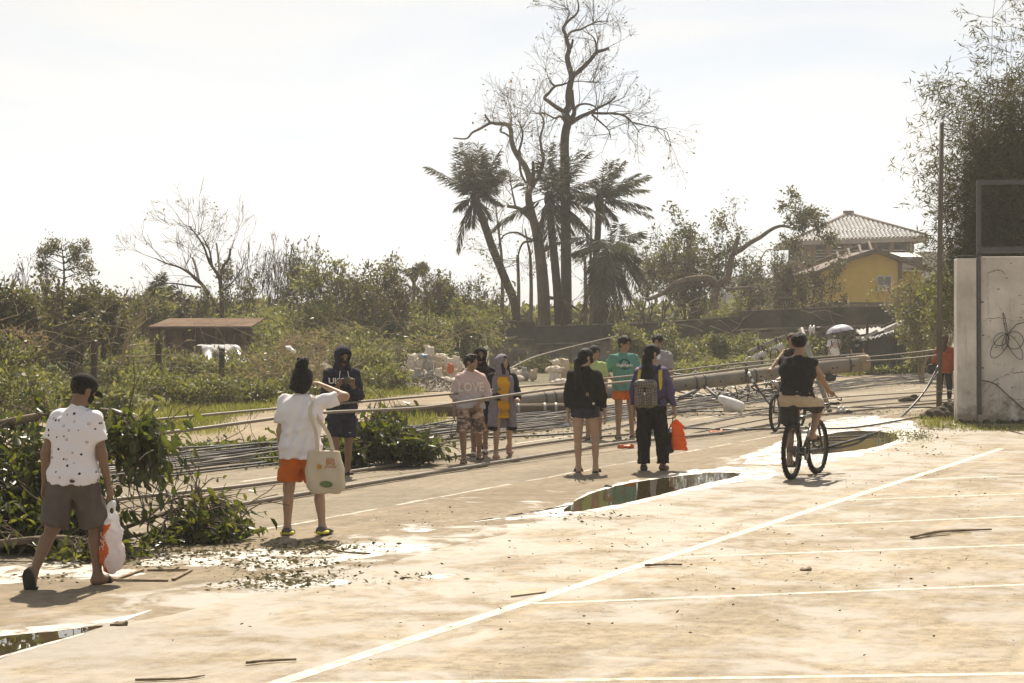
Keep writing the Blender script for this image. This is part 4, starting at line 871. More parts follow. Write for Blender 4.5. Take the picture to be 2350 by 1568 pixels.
bush('sparse_tree', 'half-stripped tree with ragged leaves above the navy-hooded person', 690, 548, 840, 160, 80, 5, 4, 1300, .16, M_LEAFD, M_BARKD, 57, 'tree', .5, r=.07)
bush('bare_tree', 'slim leafless tree between the broom-shaped tree and the half-stripped one', 640, 560, 840, 120, 84, 5, 3, 60, .12, M_DRYL, M_BARK, 157, 'tree', .4, up=.2, r=.05)
bush('bare_tree', 'small grey leafless tree left of the snapped-limb tree', 440, 640, 840, 110, 80, 5, 3, 60, .12, M_DRYL, M_BARK, 158, 'tree', .45, r=.04)
bush('vine_stump', 'dark vine-wrapped stump left of the broom-shaped tree', 543, 606, 800, 30, 79, 3, 5, 2200, .14, M_LEAFD, M_BARKD, 58, 'stump', .2, .1)
bush('leafy_tree', 'tall ragged shrub in the middle of the thicket skyline', 790, 582, 840, 190, 72, 4, 6, 3600, .17, M_LEAF, seed=59, cat='tree')
bush('leafy_tree', 'wind-bent leafy shrub right of the middle of the thicket', 868, 592, 840, 130, 73, 4, 5, 2800, .17, M_LEAFD, seed=60, cat='tree', wind=(.5, 0, 0))
bush('sparse_tree', 'sparse twiggy shrub with scattered leaves left of the leaning palm', 1035, 612, 840, 190, 78, 5, 5, 2000, .17, M_LEAFD, M_BARK, 61, 'tree', .45, r=.04)
bush('sparse_tree', 'thin leafy shrub right at the foot of the leaning palm', 1105, 640, 840, 90, 80, 4, 5, 1500, .16, M_LEAF, M_BARK, 62, 'tree', .45, r=.03)
bush('leafy_shrub', 'green feathery shrub at the left end of the long wall', 1075, 690, 860, 150, 70, 4, 6, 3600, .14, M_LEAFL, seed=63, asp=.3)
bush('leafy_tree', 'dense dark round-topped tree right of the palms', 1575, 478, 800, 170, 95, 4, 5, 6500, .2, M_LEAFD, M_BARKD, 64, 'tree', .5, .17, r=.13)
bush('leafy_tree', 'loose olive tree between drooping palm and round-topped tree', 1500, 555, 800, 150, 93, 5, 4, 2600, .17, M_LEAF, M_BARKD, 65, 'tree', .6, r=.08)
bush('leafy_tree', 'leafy tree under the twisted snapped limb', 1700, 560, 800, 190, 94, 4, 6, 3800, .18, M_LEAFD, M_BARKD, 66, 'tree', .6, .14, r=.1)
bush('leafy_shrub', 'bright green rounded shrub behind the step of the long wall', 1680, 668, 800, 120, 89, 4, 6, 3800, .14, M_LEAFL, seed=67, asp=.35)
bush('sparse_tree', 'twiggy half-bare shrub left of the yellow house', 1800, 565, 800, 130, 92, 5, 5, 2600, .15, M_LEAFD, M_BARK, 68, 'tree', .5, r=.05)
bush('leafy_tree', 'dark leafy shrub hiding the left corner of the yellow house', 1880, 585, 800, 85, 91, 4, 5, 2600, .16, M_LEAFD, M_BARKD, 69, 'tree', .45)
bush('sparse_shrub', 'dry grassy shrub in front of the yellow house window', 2070, 640, 780, 110, 86, 4, 6, 1700, .14, M_DRYL, M_TWIG, 70, spread=.5, r=.025)
bush('leafy_shrub', 'tangled green shrub left of the steel pole', 2115, 625, 860, 90, 64, 4, 6, 3200, .14, M_LEAF, M_TWIG, 71)
bush('leafy_shrub', 'bushy undergrowth between steel pole and plaster wall', 2178, 610, 870, 80, 60, 4, 6, 3600, .13, M_LEAFL, M_TWIG, 72)
bush('leafy_shrub', 'vine-covered hump on the low fence in front of the long wall', 1655, 772, 870, 60, 72, 3, 6, 2600, .12, M_LEAF, M_TWIG, 73)
bush('leafy_shrub', 'climbing shrub behind the teal-shirted boy against the wall', 1440, 742, 870, 110, 70, 4, 5, 2200, .13, M_LEAFL, M_TWIG, 74)
for i, (x, yt, w_, d) in enumerate(((475, 648, 90, 70), (735, 566, 120, 79), (830, 600, 110, 70), (925, 625, 110, 71), (985, 608, 110, 77), (1070, 618, 120, 79), (110, 650, 130, 52), (280, 660, 100, 58))):
    bush('bare_shrub', ['twiggy leafless shrub just right of the shed', 'tall twiggy bare shrub above the navy-hooded person', 'twiggy bare shrub left of the wind-torn palm tuft', 'low bare shrub directly below the wind-torn palm tuft', 'bare shrub just right of the wind-torn palm tuft', 'bare shrub just left of the leaning palm trunk', 'bare twigs poking up left of the conifer', 'bare twigs poking up left of the little fan palm'][i], x, yt, 840, w_, d, 5, 5, 420, .13, M_LEAFD if i % 2 else M_LEAF, M_BARK, 200 + i, spread=.42, up=.16, r=.03, group='bare shrubs along the thicket skyline')
# conifer with tiers of clumped needles
rng = np.random.default_rng(80); d = 58; e = empty('conifer', (W(147, 740, d).x, d, 0), 0, 'small tiered conifer poking above the left thicket', 'tree'); o = Vector(e.location); segs = []; tips = []
chain(segs, spline([W(150, 860, d) - o, W(146, 700, d) - o, W(147, 620, d) - o, W(141, 560, d) - o], 6), .06, .012)
for y, l, r_, k in ((575, 18, 30, 3), (592, 34, 30, 4), (606, 45, 30, 5), (622, 50, 30, 5), (640, 42, 30, 5)):
    for q in range(k):
        a = rng.uniform(0, 6.283) if q > 1 else (0 if q else math.pi); p = W(146, y, d) - o; LL = l * d / 4360 * rng.uniform(.7, 1.1); t = []
        grow(segs, t, p, (math.cos(a), math.sin(a), .35), LL, .016, 1, rng, 3, .5, .5, .05, .1, 3, .004); tips += t
wood_mesh('trunk', segs, M_BARKD, e); foliage('foliage', tips, 2600, .1, .11, M_LEAFD, e, rng, .3, .05)
# twisted snapped tree in front of the hipped house
traced('snapped_tree', 'twisted tree with snapped limb and leafy tip reaching over the houses', 92, [
    ([(1000, 1250), (1020, 1050), (1050, 880), (1100, 850), (1150, 790), (1170, 690), (1190, 600), (1260, 560), (1340, 500), (1430, 450), (1500, 400), (1570, 360), (1640, 345), (1700, 360)], .20, .06, 3),
    ([(1050, 880), (980, 820), (880, 815), (760, 830), (650, 880), (560, 950), (420, 1010)], .19, .09, 10), ([(1200, 600), (1215, 520), (1240, 440)], .15, .10, 1),
    ([(740, 880), (640, 940), (560, 960)], .08, .05, 5), ([(1130, 920), (1280, 900), (1400, 905), (1540, 965)], .09, .04, 8),
    ([(900, 790), (760, 770), (600, 740), (480, 760)], .07, .03, 10), ([(1440, 640), (1500, 560), (1600, 570)], .04, .02, 6)], c5, M_BARK, (1.0, .02), (900, .2, .16, M_LEAFD), 81)
rng = np.random.default_rng(82); d = 92; e = bpy.data.objects['snapped_tree']; o = Vector(e.location); tips = []; segs = []
for (x, y) in [(1640, 345), (1700, 260), (1760, 180), (1800, 160), (1850, 200), (1900, 260), (1800, 250), (1740, 310), (1830, 330), (1880, 400), (1930, 430), (1780, 350), (1680, 290), (1860, 140), (1920, 330)]:
    p = W(*c5(x, y), d + rng.normal() * .5) - o; grow(segs, tips, p, rng.normal(size=3), .5, .012, 2, rng, 3, .7, .7, .02, .2, 2, .005)
for a, b in (((1640, 345), (1760, 180)), ((1700, 360), (1880, 400)), ((1690, 350), (1900, 260)), ((1640, 345), (1700, 260))): chain(segs, spline([W(*c5(*a), d) - o, W(*c5((a[0] + b[0]) / 2 + 10, (a[1] + b[1]) / 2 - 15), d) - o, W(*c5(*b), d) - o], 4), .03, .012)
wood_mesh('limb_tip', segs, M_BARKD, e)['kind'] = 'stuff'; foliage('limb_foliage', tips, 2300, .12, .17, M_LEAFD, e, rng, .5)
traced('broken_sapling', 'pale snapped sapling leaning in front of the shed', 46, [([(470, 1560), (960, 1100), (975, 960), (1020, 870), (1100, 790), (1150, 740)][1:], .05, .02, 4), ([(975, 960), (1060, 940), (1210, 925)], .02, .01, 3), ([(960, 1090), (900, 1060), (870, 1010)], .02, .008, 3), ([(980, 1030), (1100, 1030), (1230, 1015)], .02, .008, 3)], cL, M_TWIG, (.5, .01), (90, .1, .12, M_LEAF), 83)
for i, (x, y0, y1, d) in enumerate(((215, 783, 905, 47), (363, 790, 900, 49), (508, 800, 900, 52))): mb = MB(); q = W(x, y0, d); mb.beam((0, 0, -.1), (.02, 0, q.z), .14, .14); tag(mb.build('fence_post', M_BARKD, None, loc=(q.x, d, 0)), ['dark fence post nearest the left edge of the thicket', 'dark fence post in front of the shed', 'dark fence post in front of the parked white car'][i], 'post')
# --- bamboo clump behind the plaster wall
rng = np.random.default_rng(90); d = 47; bc = W(2300, 740, d); e = empty('bamboo_clump', (bc.x, d, 0), 0, 'tall feathery bamboo clump rising behind the white plaster wall', 'bamboo'); segs = []; tips = []; wtips = []
for i in range(200):
    a = rng.uniform(0, 6.283); b0 = Vector((rng.normal() * .42 + .2, rng.normal() * .35, 0)); H = rng.uniform(4.2, 8.0) if i > 5 else rng.uniform(8.2, 9.9); lean = rng.uniform(.02, .19) * (1 if i > 5 else .25)
    if i < 3: a, lean, H = rng.uniform(-.5, .5), .09, 9.9 - .5 * i
    pts = []
    for k in range(9): t = k / 8; pts.append(b0 + Vector((math.cos(a) * lean * H * (t * .55 + .6 * t * t), math.sin(a) * lean * H * .6 * t * t, H * t * (1 - .12 * t * lean * 3))))
    chain(segs, pts, .022, .005)
    for k in range(3, 9):
        for q in range(3 if i > 5 else 4):
            sub = []; grow(segs, sub, pts[k], (rng.normal(), rng.normal() * .7, .5), rng.uniform(.35, .8), .006, 1, rng, 2, .5, .7, -.02, .12, 2, .0035); tips += sub
for i in range(9):                                          # a few long wisps blown to the left
    z = rng.uniform(3.2, 7.6); p = Vector((-.8, rng.normal() * .3, z)); chain(segs, spline([p, p + Vector((-.5, 0, .25)), p + Vector((-1.1, 0, rng.uniform(-.1, .4)))], 4), .006, .003)
    for k in range(6): tips.append((p + Vector((-.25 * k * rng.uniform(.6, 1), rng.normal() * .1, .1 + rng.normal() * .12)), Vector((-1, 0, .1))))
w_ = wood_mesh('culms', segs, mat('bamboo_culm', (.10, .085, .035), .6, .3, 3.), e); w_['kind'] = 'stuff'
f_ = foliage('foliage', tips, 72000, .10, .19, M_BAM, e, rng, .15, .35, (-.12, 0, 0)); f_['kind'] = 'stuff'
# --- undergrowth: one mass nobody could count
def blobs(name, label, specs, m, size, seed, asp=.42, six=False):
    rng = np.random.default_rng(seed); Vs = []; Fs = []; o = 0
    for (x, y, w, h, d, n) in specs:
        c = W(x, y, d); rx, rz = w * d / 4360 / 2, h * d / 4360 / 2; ry = max(rx * .7, .6)
        v = rng.normal(size=(n, 3)); v /= np.linalg.norm(v, axis=1, keepdims=True); rad = rng.uniform(.25, 1.08, n) ** .5
        lump = 1 + .22 * np.sin(v[:, 0] * 7 + x) * np.sin(v[:, 2] * 6 + y) + .12 * rng.normal(size=n)
        C = np.array(c) + v * np.array([rx, ry, rz]) * (rad * lump)[:, None]; C[:, 2] = np.maximum(C[:, 2], .03 + rng.uniform(0, .15, n))
        D = v * .5 + rng.normal(size=(n, 3)) * .7 + np.array([0, 0, .1]); L = size * rng.uniform(.5, 1.4, n) * (d / 60) ** .5
        V, F = leaves_np(C, D, L, L * asp * rng.uniform(.8, 1.2, n), rng); Vs.append(V); Fs.append(F + o); o += len(V)
    ob_ = link(name, mesh_np(name, np.concatenate(Vs), np.concatenate(Fs), m, False)); return tag(ob_, label, None, None, 'stuff')
rg = np.random.default_rng(91); sp1 = []; sp2 = []; sp3 = []
for i in range(46):                                          # thicket bank from the left edge to the long wall
    x = rg.uniform(-80, 1120); f = min(1, max(0, (x - 500) / 500)); yb = 925 - 70 * f; y = rg.uniform(745, yb - 30); d = 44 + (yb - y) / 170 * 28 + rg.uniform(-2, 3) + 14 * f
    if 380 < x < 560 and y < 815: y = 835
    if x > 850: d = max(d, 67); y = min(y, 825)
    (sp1 if rg.uniform() < .6 else sp2).append((x, y, rg.uniform(110, 230), rg.uniform(50, 110), d, 1500))
for x in range(-60, 1140, 75): sp1.append((x, 760 + rg.uniform(-20, 15), 150, 110, 74 + rg.uniform(-3, 6), 1500))
sp2 += [(840, 830, 120, 60, 56, 1900), (880, 870, 130, 60, 54, 1600), (760, 900, 120, 60, 50, 1500), (350, 880, 160, 70, 44, 1500), (820, 905, 90, 40, 50, 900), (1650, 845, 170, 40, 70, 1500), (1560, 850, 120, 34, 68, 1100), (1720, 838, 130, 44, 71, 1300), (1330, 848, 110, 30, 74, 700), (1450, 840, 90, 40, 73, 700), (1975, 855, 60, 30, 73, 700), (2050, 850, 120, 26, 72, 800), (2110, 832, 60, 60, 70, 900)]
sp1 += [(0, 905, 260, 120, 36, 2600), (130, 915, 170, 70, 39, 1700), (-20, 830, 200, 110, 42, 2000), (250, 915, 140, 50, 42, 1200), (560, 905, 150, 50, 46, 1600), (470, 900, 170, 60, 45, 1700), (640, 900, 120, 60, 48, 1300), (1600, 815, 190, 70, 76, 1900), (1720, 810, 160, 80, 76, 1900), (1850, 812, 160, 80, 77, 1700), (1950, 800, 90, 80, 77, 1000), (2130, 790, 80, 120, 70, 1600), (2150, 720, 70, 130, 68, 1400), (1240, 840, 120, 40, 76, 900), (1530, 790, 60, 90, 76, 700)]
for i in range(7): sp3.append((rg.choice([rg.uniform(-60, 290), rg.uniform(620, 820)]), rg.uniform(760, 900), rg.uniform(120, 240), rg.uniform(40, 90), rg.uniform(48, 66), 700))
blobs('undergrowth', 'olive storm-battered undergrowth filling the bank behind the road', sp1, M_LEAF, .16, 92)
blobs('undergrowth', 'bright sunlit vines and weeds along the verge', sp2, M_LEAFL, .13, 93)
blobs('undergrowth', 'dry brown leaf tangle inside the thicket', sp3, M_DRYL, .15, 94, .25)
sp4 = []
for x in range(-80, 1900, 40): sp4.append((x, 742 - (rg.uniform(0, 22) if x < 1120 or x > 1450 else 0), 110, 70, 108 + rg.uniform(-6, 8), 420))
blobs('distant_wood', 'hazy band of distant trees along the skyline', sp4, M_LEAF, .3, 95, .6)
rng = np.random.default_rng(96); segs = []; tt = []
for i in range(330):                                         # tan dead stems criss-crossing the thicket
    x = rng.uniform(-60, 1140) if i < 270 else rng.uniform(1540, 2140); f = min(1, max(0, (x - 500) / 600)); y = rng.uniform(740, 905 - 60 * f) if i < 270 else rng.uniform(690, 800); d = (rng.uniform(44, 64) + 8 * f) if i < 270 else rng.uniform(72, 84)
    if 330 < x < 590 and y < 830: continue
    p = W(x, y, d); a = rng.uniform(0, 6.283); grow(segs, tt, p, (math.cos(a), math.sin(a) * .5, rng.uniform(-.1, .7)), rng.uniform(.5, 1.4), rng.uniform(.006, .013), 1, rng, 2, .5, .7, -.03, .16, 4, .004)
tag(wood_mesh('dry_stems', segs, M_TWIG, None), 'pale dead stems and twigs criss-crossing the thicket', kind='stuff')
# --- grass
def grass(name, label, polys, seed, m=M_GRASS):
    rng = np.random.default_rng(seed); Vs = []; Fs = []; o = 0
    for (x0, x1, ya, yb, n, h) in polys:
        x = rng.uniform(x0, x1, n); t = rng.uniform(0, 1, n); y = ya(x) + (yb(x) - ya(x)) * t if callable(ya) else rng.uniform(ya, yb, n)
        d = 8720 / (y - 740); C = np.stack([(x - 1175) * d / 4360, d, np.zeros(n)], 1); C[:, :2] += rng.normal(size=(n, 2)) * .15
        D = rng.normal(size=(n, 3)) * .45 + np.array([0, 0, 1.]); L = h * rng.uniform(.4, 1.3, n); V, F = leaves_np(C, D, L, np.full(n, .016) * (d / 40), rng, .1); Vs.append(V); Fs.append(F + o); o += len(V)
    return tag(link(name, mesh_np(name, np.concatenate(Vs), np.concatenate(Fs), m, False)), label, kind='stuff')
lin = lambda x0, y0, x1, y1: (lambda x: y0 + (y1 - y0) * (x - x0) / (x1 - x0))
grass('grass', 'short bright grass along the far verge', [
    (260, 620, lin(260, 930, 620, 918), lin(260, 1005, 620, 945), 9000, .16), (330, 520, 960, 1000, 2500, .14), (780, 960, lin(780, 890, 960, 880), lin(780, 930, 960, 905), 3800, .2), (900, 1010, 950, 995, 1500, .2),
    (560, 800, 905, 930, 3000, .2), (1560, 1760, 835, 858, 3500, .25), (1930, 2150, lin(1930, 850, 2150, 832), lin(1930, 866, 2150, 848), 5000, .22), (1760, 1900, 845, 862, 1600, .2), (200, 330, 975, 1050, 1500, .15)], 97)
grass('grass', 'tufts of weeds at the foot of the plaster wall', [(2120, 2200, 955, 985, 900, .12), (2195, 2360, 978, 992, 700, .08), (2040, 2130, 990, 1015, 260, .08)], 98)
# ================================================================== broken boughs, sacks, gravel, litter
M_BIGLO = mat('big_leaf_single', (.062, .070, .026), .34, .3, 3., spec=.55, transl=.42, island=.4, tcol=(2.4, 2.3, .7), objrand=True)
def leaf_variant(i):
    r = np.random.default_rng(i); b = .10 + .12 * r.uniform(); w = .40 + .12 * r.uniform(); f = .10 + .06 * r.uniform(); xs = [0, .18, .42, .68, .88, 1]; ws = [.02, .6, 1, .85, .42, .0]
    vs = []; fs = []
    for x, q in zip(xs, ws):
        z = -b * x * x; vs += [(x, -w / 2 * q, z + f * q), (x, 0, z), (x, w / 2 * q, z + f * q)]
    for k in range(5): fs += [(3 * k, 3 * k + 3, 3 * k + 4, 3 * k + 1), (3 * k + 1, 3 * k + 4, 3 * k + 5, 3 * k + 2)]
    return MB().add(vs, fs, True).mesh('leaf', M_BIGLO)
LEAFV = [leaf_variant(i) for i in range(5)]
def leaf_matrix(c, d, L, rng):
    x = Vector(d).normalized(); y = Vector((0, 0, 1)).cross(x)
    if y.length < .1: y = Vector((1, 0, 0)).cross(x)
    y.normalize(); a = rng.normal() * .7; z = x.cross(y); y2 = y * math.cos(a) + z * math.sin(a); z2 = x.cross(y2)
    return Matrix(((x.x * L, y2.x * L, z2.x * L, c[0]), (x.y * L, y2.y * L, z2.y * L, c[1]), (x.z * L, y2.z * L, z2.z * L, c[2]), (0, 0, 0, 1)))
def bough_thing(name, label, origin, boughs, fills, size, seed, nper=26, single=300, cat='fallen tree'):
    """boughs: ([(x,y,d)...], r0); fills: (x,y,w,h,d,n) ; leaves hang from the twigs"""
    rng = np.random.default_rng(seed); o = Vector((origin.x, origin.y, 0)); e = empty(name, o, 0, label, cat); C = []; D = []; twg = []
    for pl, r0 in boughs:
        pts = [p - o for p in spline([W(*p) for p in pl], 7)]; sg = []; chain(sg, pts, r0, .012); wood_mesh('bough', sg, M_BARK, e); n = len(pts)
        for k in range(n):
            for q in range(2):
                if k < n * .2: continue
                t = []; i = k; tg = (pts[min(i + 1, n - 1)] - pts[max(i - 1, 0)]).normalized()
                grow(twg, t, pts[i], tg * .8 + Vector((rng.normal(), rng.normal(), rng.normal() * .6)) * .7, rng.uniform(.12, .28), .007, 1, rng, 2, .6, .7, -.12, .15, 3, .003)
                for p, d_ in t:
                    for z in range(nper // 8 + 1): C.append(p + Vector((rng.normal() * .06, rng.normal() * .06, rng.normal() * .06))); D.append(d_ * .5 + Vector((rng.normal() * .5, rng.normal() * .5, -.75 + rng.normal() * .35)))
    for (x, y, w, h, d, n) in fills:
        c = W(x, y, d) - o; rx, rz = w * d / 8720, h * d / 8720; v = rng.normal(size=(n, 3)); v /= np.linalg.norm(v, axis=1, keepdims=True); rad = rng.uniform(.3, 1.05, n) ** .5
        P = np.array(c) + v * np.array([rx, max(.5, rx * .6), rz]) * rad[:, None]; P[:, 2] = np.maximum(P[:, 2], .04)
        for p, vv in zip(P, v): C.append(Vector(p)); D.append(Vector(vv) * .6 + Vector((rng.normal() * .5, rng.normal() * .5, -.35 + rng.normal() * .4)))
        for k in range(n // 30): t = []; grow(twg, t, P[k] * np.array([1, 1, .8]), rng.normal(size=3) + np.array([0, 0, .3]), .5, .01, 1, rng, 2, .6, .7, 0, .15, 3, .004)
    if twg: wood_mesh('twigs', twg, M_BARK, e)
    C = np.array([tuple(c) for c in C]); D = np.array([tuple(d) for d in D]); L = size * rng.uniform(.65, 1.25, len(C)); C[:, 2] = np.maximum(C[:, 2], .03)
    D[:, 2] = np.where(C[:, 2] + D[:, 2] / np.linalg.norm(D, axis=1) * L < .01, np.abs(D[:, 2]) * .2, D[:, 2])
    order = np.argsort(C[:, 1] - .35 * C[:, 2] + rng.normal(size=len(C)) * .25); near, rest = order[:single], order[single:]
    for i in near:
        lf = bpy.data.objects.new('leaf', LEAFV[i % 5]); COL.objects.link(lf); lf.parent = e; lf.matrix_local = leaf_matrix(C[i], D[i], L[i], rng)
    if len(rest):
        V, F = leaves_np(C[rest], D[rest], L[rest], L[rest] * .5, rng, .22, six=True); f = link('foliage', mesh_np('foliage', V, F, M_BIGL), e); f['kind'] = 'stuff'
    return e
bough_thing('fallen_tree', 'toppled broad-leaved tree sprawling at the left edge behind the polka-dot man', W(60, 1250, 16.8), [
    ([(-120, 1000, 18), (60, 962, 17.5), (180, 942, 17.2), (290, 952, 17), (365, 1000, 17)], .05), ([(-120, 1190, 17), (60, 1150, 17), (150, 1140, 16.8), (200, 1170, 16.8), (235, 1205, 16.6)], .045),
    ([(-100, 1262, 16), (60, 1240, 16), (160, 1235, 16), (235, 1255, 16)], .04), ([(-120, 1090, 18), (40, 1065, 17.5), (110, 1080, 17.3), (170, 1090, 17), (215, 1110, 17)], .045),
    ([(200, 950, 17.2), (260, 965, 17), (320, 985, 17), (350, 1030, 17)], .02)],
    [(60, 1210, 280, 150, 16.8, 2200), (20, 1110, 230, 130, 17.2, 1000), (300, 1010, 120, 100, 17.1, 420), (200, 1240, 90, 40, 17, 160), (0, 1010, 180, 110, 17.8, 420)], .115, 111, 20)
bough_thing('broken_bough', 'leafy broken bough lying on the road left of the woman in orange shorts', W(470, 1235, 17.4), [
    ([(250, 1225, 17.3), (330, 1195, 17.3), (420, 1165, 17.4), (460, 1145, 17.4), (495, 1155, 17.5), (520, 1185, 17.6)], .022), ([(270, 1235, 17.2), (360, 1222, 17.2), (450, 1205, 17.3), (490, 1195, 17.3), (520, 1205, 17.4)], .018), ([(330, 1195, 17.3), (390, 1150, 17.5), (450, 1138, 17.5), (490, 1150, 17.5)], .01)],
    [(465, 1210, 130, 60, 17.5, 380), (390, 1232, 110, 30, 17.3, 160), (510, 1222, 60, 36, 17.5, 110)], .11, 112, 5, cat='bough')
bough_thing('broken_bough', 'heap of fresh green leaves on the road beside the navy-hooded person', W(890, 1060, 26.5), [
    ([(720, 1060, 26.2), (800, 1000, 26.5), (860, 960, 26.8), (900, 940, 27)], .03), ([(760, 1050, 26.2), (860, 1010, 26.4), (950, 1000, 26.6), (1000, 1010, 26.8)], .025)],
    [(870, 1015, 190, 90, 26.4, 1300), (960, 1025, 80, 50, 26.6, 420), (780, 1040, 130, 60, 26, 500), (890, 965, 70, 40, 27, 220)], .14, 113, 3, cat='bough')
bough_thing('dead_branches', 'dry twiggy branches lying behind the ground cables on the left', W(580, 1030, 29), [([(400, 1030, 30), (520, 1020, 30), (640, 1010, 30)], .02), ([(560, 1060, 28), (640, 1040, 28), (700, 1050, 28)], .02)], [(560, 1025, 330, 26, 29.5, 260), (640, 1058, 110, 24, 27, 160)], .12, 114, 4, 0, 'branches')
# --- sacks of sand
M_SACK = [mat('woven_sack', (.62, .56, .47), .75, .18, 7., .35, 50, transl=.25), mat('woven_sack_grey', (.30, .28, .25), .75, .25, 7., .35, 50), mat('woven_sack_tan', (.50, .41, .30), .75, .22, 7., .35, 50, transl=.2), mat('plastic_blue', (.16, .22, .36), .5, .4, 5., .2, 30), mat('plastic_orange', (.60, .15, .045), .5, .25, 5., .2, 30, transl=.25)]
def sack_mesh(i, m):
    pr = [('e', (0, 0, .2), (.19, .15, .21), None), ('e', (.03, 0, .12), (.2, .16, .13), None), ('c', (0, 0, .36), (.02, 0, .47), .07, .05), ('c', (-.06, .01, .46), (.09, 0, .50), .035, .045)]
    if i == 1: pr = [('e', (0, 0, .12), (.27, .17, .12), None), ('e', (.1, 0, .11), (.18, .16, .11), None), ('c', (.25, 0, .12), (.36, 0, .14), .06, .05)]
    if i == 2: pr = [('e', (0, 0, .19), (.18, .16, .2), None), ('e', (-.03, 0, .3), (.15, .13, .13), None), ('c', (-.1, 0, .40), (.12, .02, .42), .04, .05)]
    V, F = sdf(pr, .022, .05, (.016, 30 + i, .13)); return mesh_np('sack', smoothV(V, F, 1), F, m)
SK = {(i, j): sack_mesh(i, M_SACK[j]) for i in range(3) for j in range(5)}
rng = np.random.default_rng(120)
def sack(x, z, d, v, c, label, group, sc_=1.):
    p = W(x, 740, d); o = link('sack', SK[(v, c)], None, (p.x, d, z), rng.uniform(-.6, .6) + (math.pi if rng.uniform() < .5 else 0)); o.scale = (sc_ * rng.uniform(.92, 1.08),) * 2 + (sc_ * rng.uniform(.9, 1.1),); o.rotation_euler.x = rng.normal() * .07; o.rotation_euler.y = rng.normal() * .07
    return tag(o, label, 'sack', group)
GP = 'sacks heaped beside the gravel pile'; LB = {0: 'bulging white woven sack in the big heap behind the gravel pile', 1: 'grey woven sack in the big heap behind the gravel pile', 2: 'tan woven sack in the big heap behind the gravel pile'}
for k, (x, z, d, v, c) in enumerate([(928, 0, 62.4, 0, 0), (945, 0, 62.0, 2, 0), (962, 0, 61.8, 0, 1), (983, 0, 61.7, 2, 1), (1003, 0, 61.8, 0, 0), (1024, 0, 61.6, 1, 2), (1043, 0, 61.9, 0, 0), (940, .02, 63, 0, 0), (965, .02, 63, 2, 0), (990, .02, 63, 0, 1), (1015, .02, 63, 2, 2), (1040, .02, 63, 0, 0), (946, .40, 62.6, 0, 0), (966, .42, 62.5, 2, 0), (986, .41, 62.3, 0, 1), (1007, .40, 62.4, 0, 2), (1028, .40, 62.4, 2, 0), (1048, .36, 62.6, 0, 0), (960, .74, 62.9, 1, 0), (985, .76, 63, 2, 0), (1012, .74, 62.9, 1, 0), (1020, 0, 61, 1, 0), (995, 0, 60.9, 1, 2), (1046, 0, 60.7, 1, 0)]):
    row = ['front bottom row', 'rear bottom row', 'middle row', 'top row', 'flattened front'][0 if k < 7 else 1 if k < 12 else 2 if k < 18 else 3 if k < 21 else 4]; nth = ['first', 'second', 'third', 'fourth', 'fifth', 'sixth', 'seventh'][k - (0 if k < 7 else 7 if k < 12 else 12 if k < 18 else 18 if k < 21 else 21)]
    sack(x, z, d, v, c, '%s %s sack from the left in the %s of the big heap' % (nth, ['white', 'grey', 'tan'][c], row), GP)
sack(972, .78, 62.5, 1, 3, 'blue plastic-wrapped sack on top of the big sack heap', GP, .8); sack(958, .0, 60.8, 1, 3, 'flattened blue bag at the foot of the big sack heap', GP, .75)
sack(1033, .34, 61.7, 2, 4, 'orange bag wedged into the right side of the big sack heap', GP, .7)
for k, (x, z, d, v, c) in enumerate([(1168, 0, 66, 1, 0), (1180, 0, 65, 0, 0), (1193, 0, 65.4, 2, 0), (1204, 0, 65.2, 0, 1), (1222, 0, 65, 2, 2), (1188, .0, 63.8, 1, 0), (1172, .22, 66, 1, 0)]): sack(x, z, d, v, c, ['pale flat sack at the left end of the low heap behind the hooded girl', 'second pale sack in the low heap behind the hooded girl', 'third pale sack in the low heap behind the hooded girl', 'grey sack in the low heap behind the hooded girl', 'tan sack standing apart at the right of the low heap', 'pale flat sack lying in front of the low heap', 'pale sack lying on top of the low heap'][k], 'low sack heap behind the hooded girl', .85)
for k, (x, z, d, v, c) in enumerate([(1272, 0, 61, 2, 0), (1297, 0, 61.4, 2, 2), (1270, .36, 61.2, 1, 0), (1296, .37, 61.5, 2, 2), (1284, .58, 61.6, 1, 0), (1288, 0, 60, 1, 0), (1318, 0, 61, 2, 1)]): sack(x, z, d, v, c, ['bottom left sack of the tall stack beside the girl in black', 'bottom middle tan sack of the tall stack beside the girl in black', 'middle left sack of the tall stack beside the girl in black', 'middle right tan sack of the tall stack beside the girl in black', 'topmost sack of the tall stack beside the girl in black', 'flat white sack at the foot of the tall stack', 'grey sack at the right foot of the tall stack'][k], 'sack stack by the girl in the black jacket', 1.)
